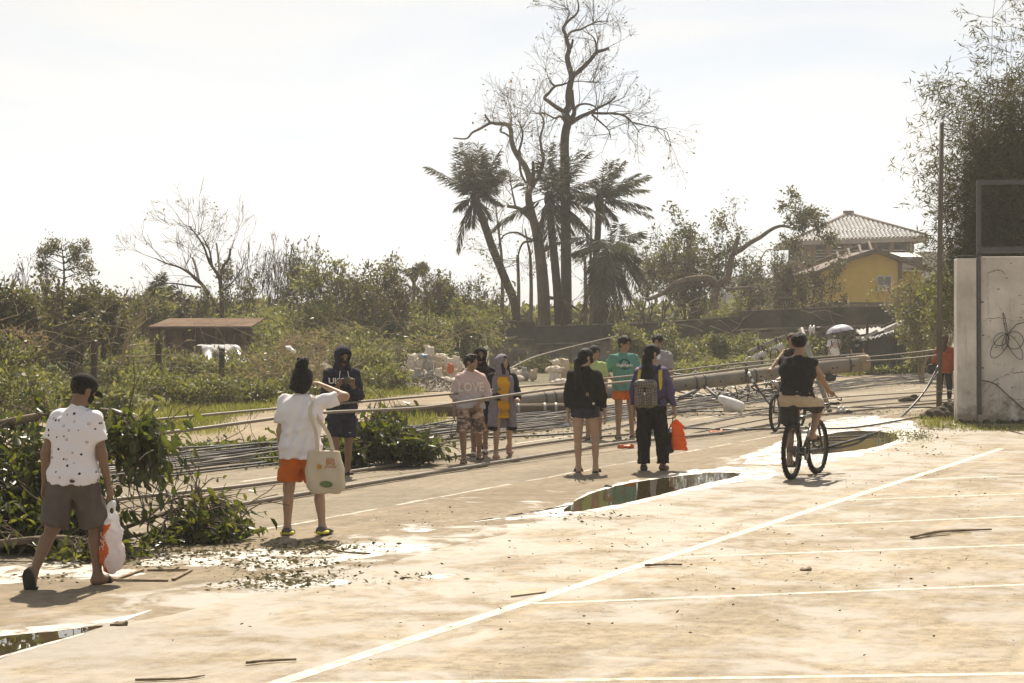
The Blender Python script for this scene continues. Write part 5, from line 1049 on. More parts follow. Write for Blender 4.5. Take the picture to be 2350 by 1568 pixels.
# --- gravel mound
rng = np.random.default_rng(130); c = G(975, 893); M_GRAV = mat('gravel', (.17, .145, .11), .9, .4, 18., .6, 30, island=.4); n = 34; V = []; F = []
def gh(x, y): r = math.hypot(x / 1.25, y / 1.5); return max(-.02, .42 * max(0, 1 - r) ** .8 * (1 + .15 * math.sin(5 * x + 3 * y)))
for i in range(n + 1):
    for j in range(n + 1): x, y = -1.6 + 3.2 * i / n, -1.8 + 3.6 * j / n; V.append((x, y, gh(x, y) + (rng.normal() * .012 if gh(x, y) > 0 else 0)))
for i in range(n):
    for j in range(n): a = i * (n + 1) + j; F.append((a, a + n + 1, a + n + 2, a + 1))
mb = MB(); mb.add(V, F)
for i in range(2600):
    x, y = rng.normal() * .65, rng.normal() * .75; z = gh(x, y); s = rng.uniform(.015, .04) * (1 if z > 0 else .8); q = Matrix.Rotation(rng.uniform(0, 3), 3, rng.normal(size=3)); mb.add([q @ Vector(v) * s + Vector((x, y, max(z, .0) + .008)) for v in ((1, 0, -.7), (-.5, .87, -.7), (-.5, -.87, -.7), (0, 0, 1))], [(0, 2, 1), (0, 1, 3), (1, 2, 3), (2, 0, 3)])
tag(mb.build('gravel_pile', M_GRAV, None, loc=(c.x, c.y, 0)), 'low mound of grey gravel in front of the big sack heap', kind='stuff')
# --- leaf litter and sticks on the pavement
M_LIT = mat('litter_leaf', (.13, .115, .05), .7, .4, 6., transl=.3, island=.55)
def litter(name, label, specs, seed, m=M_LIT, size=.048):
    rng = np.random.default_rng(seed); Vs = []; Fs = []; o = 0
    for (x, y, w, h, n) in specs:
        xx = x + w / 2 * rng.normal(size=n) * .55; yy = y + h / 2 * rng.normal(size=n) * .55; d = 8720 / (yy - 740); C = np.stack([(xx - 1175) * d / 4360, d, .012 + rng.uniform(0, .02, n)], 1)
        D = rng.normal(size=(n, 3)) * np.array([1, 1, .18]); D[:, 2] = np.abs(D[:, 2]); L = size * rng.uniform(.3, 1.5, n); V, F = leaves_np(C, D, L, L * rng.uniform(.12, .5, n), rng, .2); V[:, 2] = np.maximum(V[:, 2], .006); Vs.append(V); Fs.append(F + o); o += len(V)
    return tag(link(name, mesh_np(name, np.concatenate(Vs), np.concatenate(Fs), m, False)), label, kind='stuff')
litter('leaf_litter', 'torn leaves and twigs strewn over the wet gutter', [(430, 1275, 420, 30, 700), (720, 1262, 260, 30, 520), (640, 1300, 330, 34, 420), (680, 1335, 260, 36, 420), (300, 1300, 300, 30, 160), (1360, 1190, 240, 16, 90), (600, 1350, 160, 16, 120), (960, 1330, 120, 10, 40), (100, 1330, 240, 24, 60), (2090, 1005, 130, 24, 420), (2170, 985, 120, 16, 220), (2000, 950, 240, 14, 240), (2130, 1040, 220, 30, 60), (640, 1068, 160, 30, 160), (1340, 1110, 40, 10, 26)], 140)
litter('leaf_litter', 'scattered bits of bark and straw over the parking lot', [(1500, 1250, 900, 140, 260), (1700, 1300, 1300, 300, 320), (1900, 1330, 800, 200, 60), (900, 1420, 900, 200, 50), (2100, 1120, 500, 120, 170), (1000, 1200, 500, 60, 90)], 141, mat('straw_bits', (.12, .085, .05), .9, .4, 5., island=.5), .026)
litter('cable_litter', 'small scraps and leaves caught among the fallen cables', [(1650, 945, 500, 24, 420), (700, 1050, 500, 40, 320), (1150, 1000, 500, 26, 320), (1350, 990, 300, 30, 160), (1950, 885, 400, 20, 160)], 142, M_LIT, .09)
M_STICK = mat('bark_stick', (.20, .15, .095), .9, .4, 8., .4, 40)
def stick(pts, r, label, name='stick'):
    P = [G(*p) for p in pts]; o = P[0].copy(); o.z = 0; rr = random.Random(int(pts[0][0])); mb = MB(); r *= .75; q = spline([p - P[0] + Vector((0, 0, r * 1.05 + .002 + rr.uniform(0, r * .5))) for p in P], 5); mb.tube(q, [r * rr.uniform(.7, 1.15) * (1 - .4 * i / len(q)) for i in range(len(q))], 6); return tag(mb.build(name, M_STICK, None, loc=o), label, 'stick')
stick([(565, 1528), (610, 1523), (680, 1519)], .014, 'pale knobbly stick on the pavement at the bottom'); stick([(1480, 1303), (1520, 1301), (1565, 1301)], .016, 'short stick just below the long diagonal parking line')
stick([(2090, 1238), (2150, 1226), (2215, 1222), (2275, 1219)], .020, 'longest pale broken branch on the right of the parking lot'); stick([(2095, 1240), (2130, 1235), (2180, 1231)], .012, 'thin twig beside the longest broken branch')
stick([(1830, 1092), (1900, 1091), (1940, 1089)], .010, 'thin twig on the pavement right of the front cyclist'); stick([(310, 1566), (420, 1562), (470, 1555)], .012, 'dark twig at the very bottom edge of the lot'); stick([(690, 1275), (740, 1262), (790, 1272), (850, 1277)], .02, 'dark rotten stick in the wet leaves by the woman')
wf = empty('wood_frame', tuple(G(350, 1325)), 0, 'flat wooden frame lying on the pavement behind the polka-dot man', 'frame'); wo_ = Vector(wf.location); cs = [G(258, 1335), (G(395, 1335)), G(440, 1311), G(330, 1311)]
for i in range(4): mb = MB(); a, b = cs[i] - wo_, cs[(i + 1) % 4] - wo_; k = (b - a).normalized() * .03; mb.beam(a + k + Vector((0, 0, .014)), b - k + Vector((0, 0, .010)), .03, .014); mb.build('slat', M_STICK, wf)
M_CARD = mat('cardboard', (.36, .29, .20), .85, .2, 5., .2, 30)
cd = MB(); q = [G(1172, 1372), G(1252, 1362), G(1254, 1352), G(1178, 1358)]; o = q[0].copy(); cd.add([(p - o) + Vector((0, 0, z)) for z in (.004, .014) for p in q], [(3, 2, 1, 0), (4, 5, 6, 7), (0, 1, 5, 4), (1, 2, 6, 5), (2, 3, 7, 6), (3, 0, 4, 7)]); tag(cd.build('cardboard', M_CARD, None, loc=o), 'flattened strip of cardboard on the long diagonal parking line', 'cardboard')
def scrap(x, y, m, label, s=.12, name='plastic_scrap', cat='scrap', seed=0):
    p = G(x, y); V, F = sdf([('e', (0, 0, s * .22), (s, s * .7, s * .25), None), ('e', (s * .6, 0, s * .2), (s * .5, s * .4, s * .3), None)], s * .14, s * .2, (s * .14, seed, s * .9)); V[:, 2] = np.maximum(V[:, 2], .003)
    return tag(link(name, mesh_np(name, V, F, m), None, (p.x, p.y, 0)), label, cat)
scrap(1436, 1029, M_SACK[4], 'orange plastic scrap on the road near the two women', .11, seed=1); scrap(1645, 997, M_SACK[4], 'crumpled orange plastic beside the lower ground cable', .13, seed=2)
scrap(272, 1436, M_STICK, 'dark clod on the gutter edge below the polka-dot man', .05, 'clod', 'clod', 3); scrap(1848, 1310, M_STICK, 'small dark clod on the parking lot', .05, 'clod', 'clod', 4); scrap(2085, 922, mat('dark_debris', (.07, .055, .035), .95, .4, 8., .5, 30), 'dark heap of debris on the road left of the steel pole', .26, 'debris_heap', 'debris', 5)
scrap(1395, 1118, MATS['big_leaf'], 'small green weed tuft beside the long puddle', .05, 'weed', 'weed', 6)
dm = empty('mud_heap', tuple(G(2165, 962)), 0, 'heap of dark soil at the foot of the steel pole', 'soil'); V, F = sdf([('e', (0, 0, .05), (.42, .3, .2), None), ('e', (.2, .05, .12), (.3, .25, .22), None), ('e', (-.25, 0, .02), (.2, .2, .13), None)], .03, .08, (.03, 9, .2)); link('soil', mesh_np('soil', V, F, mat('wet_soil', (.045, .034, .022), .95, .4, 7., .8, 30)), dm)
rag = scrap(664, 806, mat('white_rag', (.75, .73, .70), .7, .1), 'white plastic rag caught in the thicket above the woman', .2, 'plastic_rag', 'rag', 7); pr = W(664, 806, 47); rag.location = (pr.x, pr.y, pr.z); rag.rotation_euler = (0, .5, 0); rag.scale = (.7, .7, .9)
# ================================================================== fallen pole, lamp and cables
M_CONC = mat('pole_concrete', (.20, .178, .145), .9, .25, 2., .25, 30); M_PORC = mat('porcelain', (.62, .60, .57), .35, .12, 8., spec=.5); M_STEEL = mat('galvanised', (.28, .26, .235), .5, .2, 6., metal=.4)
A_, B_ = W(880, 951, 40.3), W(1990, 832, 42.3); po = Vector((A_.x, A_.y, 0)); up_ = empty('utility_pole', po, 0, 'fallen concrete utility pole lying diagonally across the road', 'utility pole')
mb = MB(); ax_ = (B_ - A_); mb.tube([A_ - po + ax_ * t - Vector((0, 0, .04 * math.sin(math.pi * t))) for t in np.linspace(0, 1, 14)], [.115 + .062 * t for t in np.linspace(0, 1, 14)], 20); mb.build('shaft', M_CONC, up_)
mb = MB(); mb.tube([B_ - po - ax_.normalized() * .22, B_ - po + ax_.normalized() * .02], [.184, .178], 20); mb.build('end_collar', mat('cap_concrete', (.26, .21, .15), .9, .3, 3.), up_)
def at_pole(x): t = (x - 880) / (1990 - 880); return A_ - po + ax_ * t - Vector((0, 0, .04 * math.sin(math.pi * t))), .115 + .062 * t
for x in (1240, 1262, 1583, 1604, 1722, 1945): c, r = at_pole(x); mb = MB(); u = ax_.normalized(); mb.tube([c - u * .02, c + u * .02], r + .012, 18); mb.build('band', M_GREY, up_)
for x in (1560, 1640, 1690, 1735, 1760, 1905, 1915, 1955): c, r = at_pole(x); mb = MB(); mb.ell(c + Vector((0, -r, -.03)), (.02, .02, .02), None, 6, 4); mb.build('bolt_hole', M_DARK, up_)
def upc(cx, cy, d=41.6): return W(1663.8 + cx * .161, 722.9 + cy * .161, d) - po
arm = MB(); arm.tube([at_pole(1604)[0] + Vector((0, -.1, -.1)), W(1651, 916, 40.3) - po], .035, 10); arm = arm.build('lamp_arm', M_GREY, up_)
mb = MB(); a, b = W(1648, 914, 40.3) - po, W(1708, 941, 40.2) - po; v = b - a; mb.tube([a + v * t + Vector((0, 0, .015)) for t in (0, .08, .2, .45, .7, .88, .97, 1)], [.05, .075, .09, .115, .13, .125, .09, .02], 14); mb.build('lamp_head', M_PORC, arm)
mb = MB(); mb.ell(a + v * .55 + Vector((0, 0, -.10)), (.20, .10, .07)); mb.build('lens', mat('lamp_lens', (.5, .47, .4), .2, .2, 6., transl=.3), arm)
mb = MB(); mb.tube([at_pole(1590)[0] + Vector((0, -.05, -.15)), W(1572, 908, 40.6) - po, W(1556, 915, 40.6) - po], .04, 8); mb.build('lamp_bracket', M_GREY, up_)
xa = MB(); xa.tube([upc(1080, 185, 42.4), upc(1500, 1400, 42.0)], .055, 12); xa = xa.build('crossarm', M_STEEL, up_)
mb = MB(); mb.tube([upc(1150, 880, 42.2), upc(1350, 995, 42.2)], .03, 8); mb.build('brace', M_STEEL, xa)
def insul(parent, c, axis, k, r, pitch, name='insulator'):
    pf = []
    for i in range(k): pf += [(r * .45, i * pitch), (r, i * pitch + pitch * .45), (r * .9, i * pitch + pitch * .6), (r * .45, i * pitch + pitch * .8)]
    mb = MB(); mb.lathe(c, pf, axis, 14); return mb.build(name, M_PORC, parent)
insul(xa, upc(1195, 205, 42.3), (1, -.2, -.05), 2, .105, .075); mb = MB(); mb.tube(spline([upc(1100, 200, 42.4), upc(1150, 225, 42.4), upc(1200, 212, 42.3)], 4), .012, 6); mb.build('pin', M_STEEL, xa)
mb = MB(); mb.lathe(upc(1290, 205, 42.3), [(.03, 0), (.055, .02), (.05, .12), (.02, .14)], (1, -.2, .1)); mb.build('end_fitting', M_GREY, xa)
insul(xa, upc(1430, 880, 42.2), (1, -.5, -.1), 1, .11, .12); mb = MB(); mb.lathe(upc(1455, 890, 42.0), [(.09, 0), (.1, .05), (.07, .17), (.05, .2)], (.8, -.6, -.1)); mb.build('end_fitting', M_CABLE, xa)
insul(xa, upc(1590, 1370, 41.9), (1, -.3, -.05), 2, .12, .10); mb = MB(); mb.lathe(upc(1690, 1385, 41.8), [(.05, 0), (.06, .08), (.02, .2)], (1, -.2, .05)); mb.build('end_fitting', M_CABLE, xa)
co_ = MB(); co_.beam(upc(325, 540, 41.8), upc(480, 462, 41.8), .07, .07); co_.beam(upc(585, 415, 41.8), upc(730, 350, 41.8), .07, .07); co_.beam(upc(480, 462, 41.8), upc(850, 290, 41.8), .035, .035); co_ = co_.build('fuse_holder', M_STEEL, up_)
for a, b in (((410, 625), (590, 545)), ((650, 515), (835, 440))): A2, B2 = upc(*a, 41.7), upc(*b, 41.7); insul(co_, A2, B2 - A2, 7, .095, (B2 - A2).length / 7)
for a, b in (((470, 400), (480, 500)), ((720, 330), (740, 420)), ((510, 430), (560, 520)), ((770, 320), (800, 380)), ((340, 545), (330, 620)), ((515, 600), (530, 700)), ((310, 770), (325, 980)), ((300, 700), (300, 830))): mb = MB(); mb.beam(upc(*a, 41.6), upc(*b, 41.6), .05, .05); mb.build('clamp', M_GREY, up_)
mb = MB(); mb.beam(upc(330, 700, 41.7), upc(640, 640, 41.7), .12, .05); mb.build('bracket_plate', M_STEEL, up_); mb = MB(); mb.beam(upc(340, 730, 41.7), upc(600, 700, 41.7), .10, .04); mb.build('bracket_plate', M_STEEL, up_)
for i, pl in enumerate([[(650, 640), (655, 520), (700, 480), (755, 510), (760, 560)], [(300, 690), (290, 640), (340, 600), (400, 610)], [(0, 740), (80, 690), (160, 660), (240, 690), (300, 700)], [(60, 760), (110, 700), (90, 740), (180, 720), (230, 735)], [(-120, 770), (0, 720), (120, 710), (230, 690)], [(1290, 980), (1310, 1200), (1330, 1290), (1360, 1200), (1290, 1160)], [(1550, 1130), (1600, 1170), (1650, 1180), (1655, 1220), (1600, 1200)]]):
    mb = MB(); mb.tube(spline([upc(*p, 41.5 - .05 * i) for p in pl], 6), .014, 6); mb.build('jumper_wire', M_CABLE if i % 2 == 0 else M_PORC, up_)
bc_ = MB(); bc_.tube(spline([upc(310, 770, 41.3), upc(350, 850, 41.2), upc(420, 960, 41.1), upc(520, 1120, 40.9), upc(610, 1240, 40.7), upc(690, 1330, 40.6)], 6), .022, 8); bc_ = bc_.build('power_lead', M_CABLE, up_)
for a, b in (((335, 820), (362, 872)), ((385, 920), (405, 960))): mb = MB(); mb.tube([upc(*a, 41.15), upc(*b, 41.1)], .032, 8); mb.build('sleeve', M_PORC, bc_)
tg_ = empty('wire_tangle', tuple(W(1690, 846, 45)), 0, 'dark tangle of wires lying just behind the fallen pole', 'wire'); tg_.location.z = 0; to2 = Vector(tg_.location); rng = np.random.default_rng(150)
for i in range(26):
    p = [W(rng.uniform(1600, 1790), 0, 45).x - to2.x]; pts = []; x = rng.uniform(-1.2, .9); y = rng.normal() * .2; z = .42 + .25 * x * .4
    for k in range(5): pts.append((x, y, max(.1, z + rng.normal() * .12 - .1 * k * .2))); x += rng.uniform(-.1, .5); y += rng.normal() * .1
    mb = MB(); mb.tube(spline(pts, 5), rng.uniform(.010, .02), 5); mb.build('wire', M_CABLE if i % 4 else M_PORC, tg_)
cr_ = empty('cable_coil', tuple(G(1555, 868) * 1), 0, 'coil of black cable lying behind the fallen pole', 'cable coil'); q = W(1565, 855, 46); cr_.location = (q.x, q.y, 0); mb = MB()
mb.tube([(.34 * math.cos(a) * (1 + .05 * math.sin(3 * a)), .30 * math.sin(a), .1 + .028 * a + .03 * math.sin(2.3 * a)) for a in np.linspace(0, 6.283 * 4, 90)], .02, 6); mb.build('coil', M_CABLE, cr_)
M_LOG = mat('dark_wood_pole', (.085, .062, .042), .9, .4, 3., .5, 25, stretch=(.3, 1, 1))
a, b = W(905, 962, 39.6), W(1335, 931, 39.9); lg = empty('wooden_pole', (a.x, a.y, 0), 0, 'dark old wooden pole lying beneath the concrete pole', 'pole'); lo = Vector((a.x, a.y, 0)); a = a - lo; b = b - lo; a.z = .15; b.z = .17; mb = MB(); mb.tube([a, a.lerp(b, .5), b], [.12, .135, .14], 14); mb.build('shaft', M_LOG, lg)
for t in (.66, .8, .86, .92): c = a.lerp(b, t); u = (b - a).normalized(); mb = MB(); mb.tube([c - u * .03, c + u * .03], .152, 14); mb.build('steel_strap', M_STEEL, lg)
# --- cables
M_LINE = mat('stranded_line', (.16, .13, .095), .5, .25, 20., spec=.4)
def cable(label, pts, r, m=M_LINE, group=None, k=8, name='cable', n=7):
    P = spline(pts, k); o = Vector((P[0].x, P[0].y, 0)); mb = MB(); mb.tube([p - o for p in P], r, n); return tag(mb.build(name, m, None, loc=o), label, 'cable', group)
def line_px(pts, d0, d1):                                   # a straight run along the road, depth spaced in 1/d
    x0, x1 = pts[0][0], pts[-1][0]; out = []
    for x, y in pts: t = (x - x0) / (x1 - x0); out.append(W(x, y, 1 / (1 / d0 + (1 / d1 - 1 / d0) * t)))
    return out
cable('upper of the two taut lines held up by the walking group', line_px([(-60, 990), (250, 972), (590, 942), (735, 930), (1030, 905), (1200, 888), (1300, 880), (1400, 868), (1540, 853), (1720, 832), (1985, 812)], 19, 41.8), .016)
cable('lower of the two taut lines held up by the walking group', line_px([(-60, 1040), (365, 995), (590, 966), (735, 948), (940, 938), (1030, 928), (1165, 908), (1300, 890), (1540, 866), (1760, 838), (1985, 818)], 18, 41.5), .020)
def glue(pts, z=.03): return [Vector((G(*p).x, G(*p).y, z)) for p in pts]
cable('upper long cable on the asphalt between the walkers', glue([(180, 1165), (325, 1147), (600, 1117), (1000, 1060), (1300, 1015), (1540, 990), (1770, 945), (2000, 922), (2360, 890)], .035), .024, k=10)
cable('lower long cable on the asphalt near the edge line', glue([(380, 1190), (520, 1170), (700, 1140), (1000, 1090), (1300, 1042), (1440, 1020), (1640, 1000), (1770, 978), (1930, 950), (2360, 908)], .035), .026, k=10)
cable('thin line tied to the leaning crossarm', [W(1600, 975, 37), W(1800, 938, 38), W(1930, 912, 39.5), W(2360, 888, 44)], .012); cable('thin line sagging to the fallen crossarm foot', [W(1560, 1000, 34), W(1800, 955, 37), W(2000, 930, 41), W(2360, 905, 46)], .014)
cable('upper line from the fallen pole end to the steel pole', [W(1985, 820, 42), W(2070, 812, 42.3), W(2158, 802, 42.4)], .013); cable('lower line from the fallen pole end to the steel pole', [W(1985, 829, 42), W(2070, 824, 42.3), W(2158, 815, 42.4)], .016)
cable('dark cable draped from the steel pole down to the puddle', [W(2154, 838, 42.2), W(2120, 900, 41.5), W(2075, 950, 40.5), W(2030, 985, 38)] + glue([(1980, 1008), (1900, 1030), (1840, 1042)], .03), .022, M_CABLE)
cable('second cable draped beside it from the steel pole', [W(2156, 850, 42.2), W(2110, 915, 41.6), W(2060, 965, 40)] + glue([(2000, 1000), (1890, 1010)], .03), .014, M_CABLE)
cable('black cable lying across the puddle behind the front cyclist', glue([(1560, 985), (1700, 990), (1830, 985), (1960, 985), (2140, 955)], .03), .018, M_CABLE)
cable('black cable crossing the road below the street lamp', glue([(1080, 1010), (1300, 1000), (1400, 988), (1560, 950), (1700, 946), (1830, 938), (2150, 938)], .03), .018, M_CABLE); cable('slack line hanging from the right hand of the boy in the LOVE hoodie', [W(1045, 890 + 40, 26.9), W(1046, 950, 26.8), W(1035, 985, 26.8), W(1042, 1000, 26.8), W(1052, 975, 26.7)], .006)
cable('upper guy line running left from behind the hooded girl', [W(1160, 850, 45), W(1250, 812, 60), W(1420, 770, 76)], .02); 
rng = np.random.default_rng(160)
for i in range(38):                                         # the bundle along the far lane
    n0 = -14.25 - 1.75 * rng.uniform() ** 1.2; s0 = rng.uniform(14, 22) if i < 28 else rng.uniform(18, 32); s1 = rng.uniform(62, 95) if i < 22 else s0 + rng.uniform(14, 30); pts = []; ph = rng.uniform(0, 6.28); am = rng.uniform(.02, .22); z0 = rng.uniform(.03, .16 if i % 5 else .3); sl = rng.normal() * .25
    for k in range(19): t = k / 18; s = s0 + (s1 - s0) * t; pts.append(SN(s, n0 + am * math.sin(ph + s * .16) + .10 * math.sin(ph * 3 + s * .5) + sl * (t - .5) + rng.normal() * .045, z0 * (.6 + .5 * math.sin(ph * 2 + s * .3) ** 2) + .015))
    if i % 6 == 0: pts[9:9] = [pts[9] + Vector((rng.normal() * .3, rng.normal() * .3, .12)), pts[9] + Vector((rng.normal() * .3, .5, .05))]
    cable('fallen black cable in the long bundle lying along the far lane', pts, rng.uniform(.008, .018), M_CABLE if i % 3 else M_LINE, 'fallen cables bundled along the far lane', 4, n=5)
# ================================================================== people
SKIN = mat('skin', (.27, .165, .10), .55, .08, 9., spec=.35); SKIN2 = mat('skin_light', (.36, .235, .155), .55, .08, 9., spec=.35); SKIND = mat('skin_dark', (.19, .115, .07), .55, .08, 9., spec=.35)
HAIR = mat('black_hair', (.012, .009, .007), .62, .4, 40., .8, 150, spec=.22, stretch=(1, 1, .12)); HAIRB = mat('brown_hair', (.09, .045, .02), .6, .4, 40., .8, 150, spec=.25, stretch=(1, 1, .15))
def cloth(name, col, var=.12, sc_=5., **kw): return mat(name, col, .88, var, sc_, .25, 220, spec=.15, **kw)
M_EYE = mat('eye_dark', (.012, .009, .007), .25); M_LIP = mat('lip', (.20, .085, .06), .5); M_BLACK = cloth('black_fabric', (.016, .014, .013)); M_NAVY = cloth('navy_fabric', (.022, .022, .036)); M_WHITE = cloth('white_cotton', (.74, .71, .72), .05)
M_RUB = mat('black_rubber', (.02, .018, .016), .6); M_MASKW = mat('mask_pale', (.60, .70, .74), .8, .05); M_PRINTW = cloth('print_white', (.72, .68, .62), .06)
def V3(*a): return Vector(a)
class Person:
    """joint skeleton in a local frame: x right, y forward, z up; parts are built around it"""
    def __init__(s, label, foot, H, yaw, arms, legs, lean=0, side=0, head=(0, 0), twist=0, skin=SKIN, build=1., stance=None, group=None, pelvis=None, hands=('relax', 'relax'), footpitch=(0, 0), sh=.104):
        s.H = H; s.skin = skin; s.b = build; yaw = math.radians(yaw)
        s.e = empty('person', foot, yaw, label, 'person', group)
        le, sd, tw = math.radians(lean), math.radians(side), math.radians(twist)
        s.up = V3(math.sin(sd), math.sin(le), math.cos(le) * math.cos(sd)).normalized(); s.fw = V3(-math.sin(tw), math.cos(tw), 0); s.fw = (s.fw - s.up * s.fw.dot(s.up)).normalized(); s.rt = s.fw.cross(s.up)
        P = V3(0, 0, 0); s.pel = P; J = {}
        for i, q in ((0, -1), (1, 1)):                      # 0 = left, 1 = right
            J['hip', i] = P + V3(q * .052 * H, 0, -.012 * H); t, sh_ = [V3(*v).normalized() for v in legs[i]]
            J['knee', i] = J['hip', i] + t * .245 * H; J['ank', i] = J['knee', i] + sh_ * .238 * H
            J['shld', i] = P + s.up * .264 * H + s.rt * q * sh * H; u, f = [V3(*v).normalized() for v in arms[i]]
            J['elb', i] = J['shld', i] + u * .172 * H; J['wri', i] = J['elb', i] + f * .148 * H; J['fdir', i] = f
        zs = [J['ank', i].z - max(0, math.sin(math.radians(footpitch[i]))) * .075 * H for i in (0, 1)]; flat = [zs[i] for i in (0, 1) if footpitch[i] == 0]; dz = -min(flat or zs) + .042 * H
        if pelvis is not None: dz = pelvis
        for k in list(J):
            if k[0] != 'fdir': J[k] = J[k] + V3(0, 0, dz)
        s.pel = V3(0, 0, dz); s.J = J
        s.neck = s.pel + s.up * .305 * H; hy, hp = math.radians(head[0]), math.radians(head[1])
        R = Matrix.Rotation(hy, 3, 'Z') @ Matrix.Rotation(-hp, 3, 'X'); s.hR = R
        s.hc = s.neck + s.up * .045 * H + R @ V3(0, .014 * H, .062 * H)
        s.footpitch = footpitch; s.legs = legs; s.hands = hands; s.foot_dirs = {}
        for i in (0, 1):
            sd_ = (J['ank', i] - J['knee', i]).normalized(); p = math.radians(footpitch[i]); yw = (-.12 if i else .12)
            fd = V3(-math.sin(yw) * math.cos(p), math.cos(yw) * math.cos(p), -math.sin(p)); s.foot_dirs[i] = fd.normalized()
    def head_pt(s, x, y, z): return s.hc + s.hR @ (V3(x, y, z) * s.H)
    def torso_prims(s, inf=0., long=0.):
        H, b = s.H, s.b; p = s.pel; u = s.up; r = s.rt; pr = []
        for hgt, half, rad in ((.0, .050, .064), (.07, .042, .057), (.13, .045, .056), (.20, .062, .058), (.248, .064, .040)):
            c = p + u * hgt * H; pr.append(('c', c - r * half * H * (.6 + .4 * b), c + r * half * H * (.6 + .4 * b), rad * H * b + inf, rad * H * b + inf))
        return pr
    def body(s, fingers=True):
        H, J = s.H, s.J; k = .5 + .5 * s.b; pr = s.torso_prims(-.004)
        pr += [('c', s.pel + s.up * .26 * H, s.neck + s.up * .03 * H, .036 * H, .031 * H), ('c', s.neck, s.hc - s.hR @ V3(0, .012 * H, .03 * H), .032 * H, .030 * H)]
        for i in (0, 1): pr.append(('c', s.neck - s.up * .004 * H, J['shld', i] + s.up * .004 * H, .027 * H, .026 * H))
        for i in (0, 1):
            pr += [('c', J['hip', i], J['knee', i], .054 * H * k, .034 * H * k), ('c', J['knee', i], J['ank', i], .032 * H * k, .021 * H)]
            sd = (J['ank', i] - J['knee', i]).normalized(); bk = V3(0, -1, 0); bk = (bk - sd * bk.dot(sd)).normalized(); cf = J['knee', i].lerp(J['ank', i], .3) + bk * .012 * H
            pr += [('c', cf, J['knee', i].lerp(J['ank', i], .55) + bk * .006 * H, .030 * H * k, .024 * H)]
            pr += [('c', J['shld', i], J['elb', i], .030 * H * k, .0235 * H * k), ('c', J['elb', i], J['wri', i], .0245 * H * k, .0155 * H)]
            f = s.foot_dirs[i]; hl = J['ank', i] + V3(0, 0, -.020 * H) - f * .022 * H; dn = V3(0, 0, -1); dn = (dn - f * dn.dot(f)).normalized()
            bl = J['ank', i] + f * .07 * H + dn * .028 * H; to = bl + f * .035 * H + dn * .004 * H; hl = J['ank', i] - f * .018 * H + dn * .022 * H
            pr += [('c', J['ank', i], hl, .022 * H, .020 * H), ('c', hl, bl, .020 * H, .019 * H), ('c', J['ank', i], bl, .02 * H, .016 * H), ('c', bl, to, .019 * H, .012 * H)]
            s.J['ball', i] = bl; s.J['toe', i] = to; s.J['heel', i] = hl; s.J['down', i] = dn
        R = [list(q) for q in s.hR]
        pr += [('e', s.head_pt(0, -.006, .016), (.0455 * H, .056 * H, .049 * H), R), ('e', s.head_pt(0, .012, -.022), (.036 * H, .041 * H, .046 * H), R), ('e', s.head_pt(0, .020, -.050), (.024 * H, .026 * H, .018 * H), R),
               ('c', s.head_pt(0, .052, .006), s.head_pt(0, .062, -.016), .005 * H, .0085 * H), ('c', s.head_pt(-.02, .048, .012), s.head_pt(.02, .048, .012), .008 * H, .008 * H), ('c', s.head_pt(-.011, .050, -.036), s.head_pt(.011, .050, -.036), .006 * H, .006 * H)]
        for q in (-1, 1): pr += [('e', s.head_pt(q * .0475, -.006, -.004), (.008 * H, .014 * H, .021 * H), R), ('se', s.head_pt(q * .019, .056, .001), (.010 * H, .007 * H, .006 * H), R)]
        V, F = sdf(pr, .0105, .022); V = smoothV(V, F, 1, .4); Vs = [V]; Fs = [F]; o = len(V)
        for i in (0, 1):
            mb = MB(); s.hand(mb, i); tv = np.array([tuple(v) for v in mb.v]); fq = []
            for f in mb.f:
                f = list(f)
                if len(f) == 3: fq.append(f + [f[2]])
                elif len(f) == 4: fq.append(f)
                else:
                    for a in range(1, len(f) - 1, 2): fq.append([f[0], f[a], f[a + 1], f[min(a + 2, len(f) - 1)]])
            Vs.append(tv); Fs.append(np.array(fq) + o); o += len(tv)
        V = np.concatenate(Vs); F = np.concatenate(Fs); tri = [tuple(dict.fromkeys(f)) for f in F.tolist()]
        me = bpy.data.meshes.new('body'); me.from_pydata(V.tolist(), [], [t for t in tri if len(t) > 2]); me.polygons.foreach_set('use_smooth', [True] * len(me.polygons)); me.materials.append(s.skin)
        s.bd = link('body', me, s.e); return s.bd
    def hand(s, mb, i):
        """palm plus five separate bent fingers"""
        H = s.H; w = s.J['wri', i]; f = s.J['fdir', i]; mode = s.hands[i]; inn = s.rt * (-1 if i else 1)   # palm side faces the body
        if isinstance(mode, tuple): f = V3(*mode[1]).normalized(); inn = V3(*mode[2]).normalized(); mode = mode[0]
        inn = (inn - f * inn.dot(f)).normalized(); sp = f.cross(inn) * (1 if i else -1)                     # sp: towards the thumb side
        if sp.dot(s.fw) < 0 and abs(sp.dot(s.fw)) > .3: sp = -sp
        pl = .056 * H; c1 = w + f * pl; vs = []
        for t, wd, th in ((-.25, .016, .014), (.1, .018, .013), (.5, .024, .012), (.9, .025, .010), (1.02, .022, .008)):
            c = w + f * pl * t
            for a in range(10): an = 2 * math.pi * a / 10; vs.append(c + sp * math.cos(an) * wd * H + inn * math.sin(an) * th * H)
        fs = [(r * 10 + a, r * 10 + (a + 1) % 10, r * 10 + 10 + (a + 1) % 10, r * 10 + 10 + a) for r in range(4) for a in range(10)] + [tuple(range(9, -1, -1)), tuple(40 + a for a in range(10))]
        mb.add(vs, fs, True); curl = {'relax': .38, 'grip': 1.25, 'flat': .1, 'point': .7}[mode]
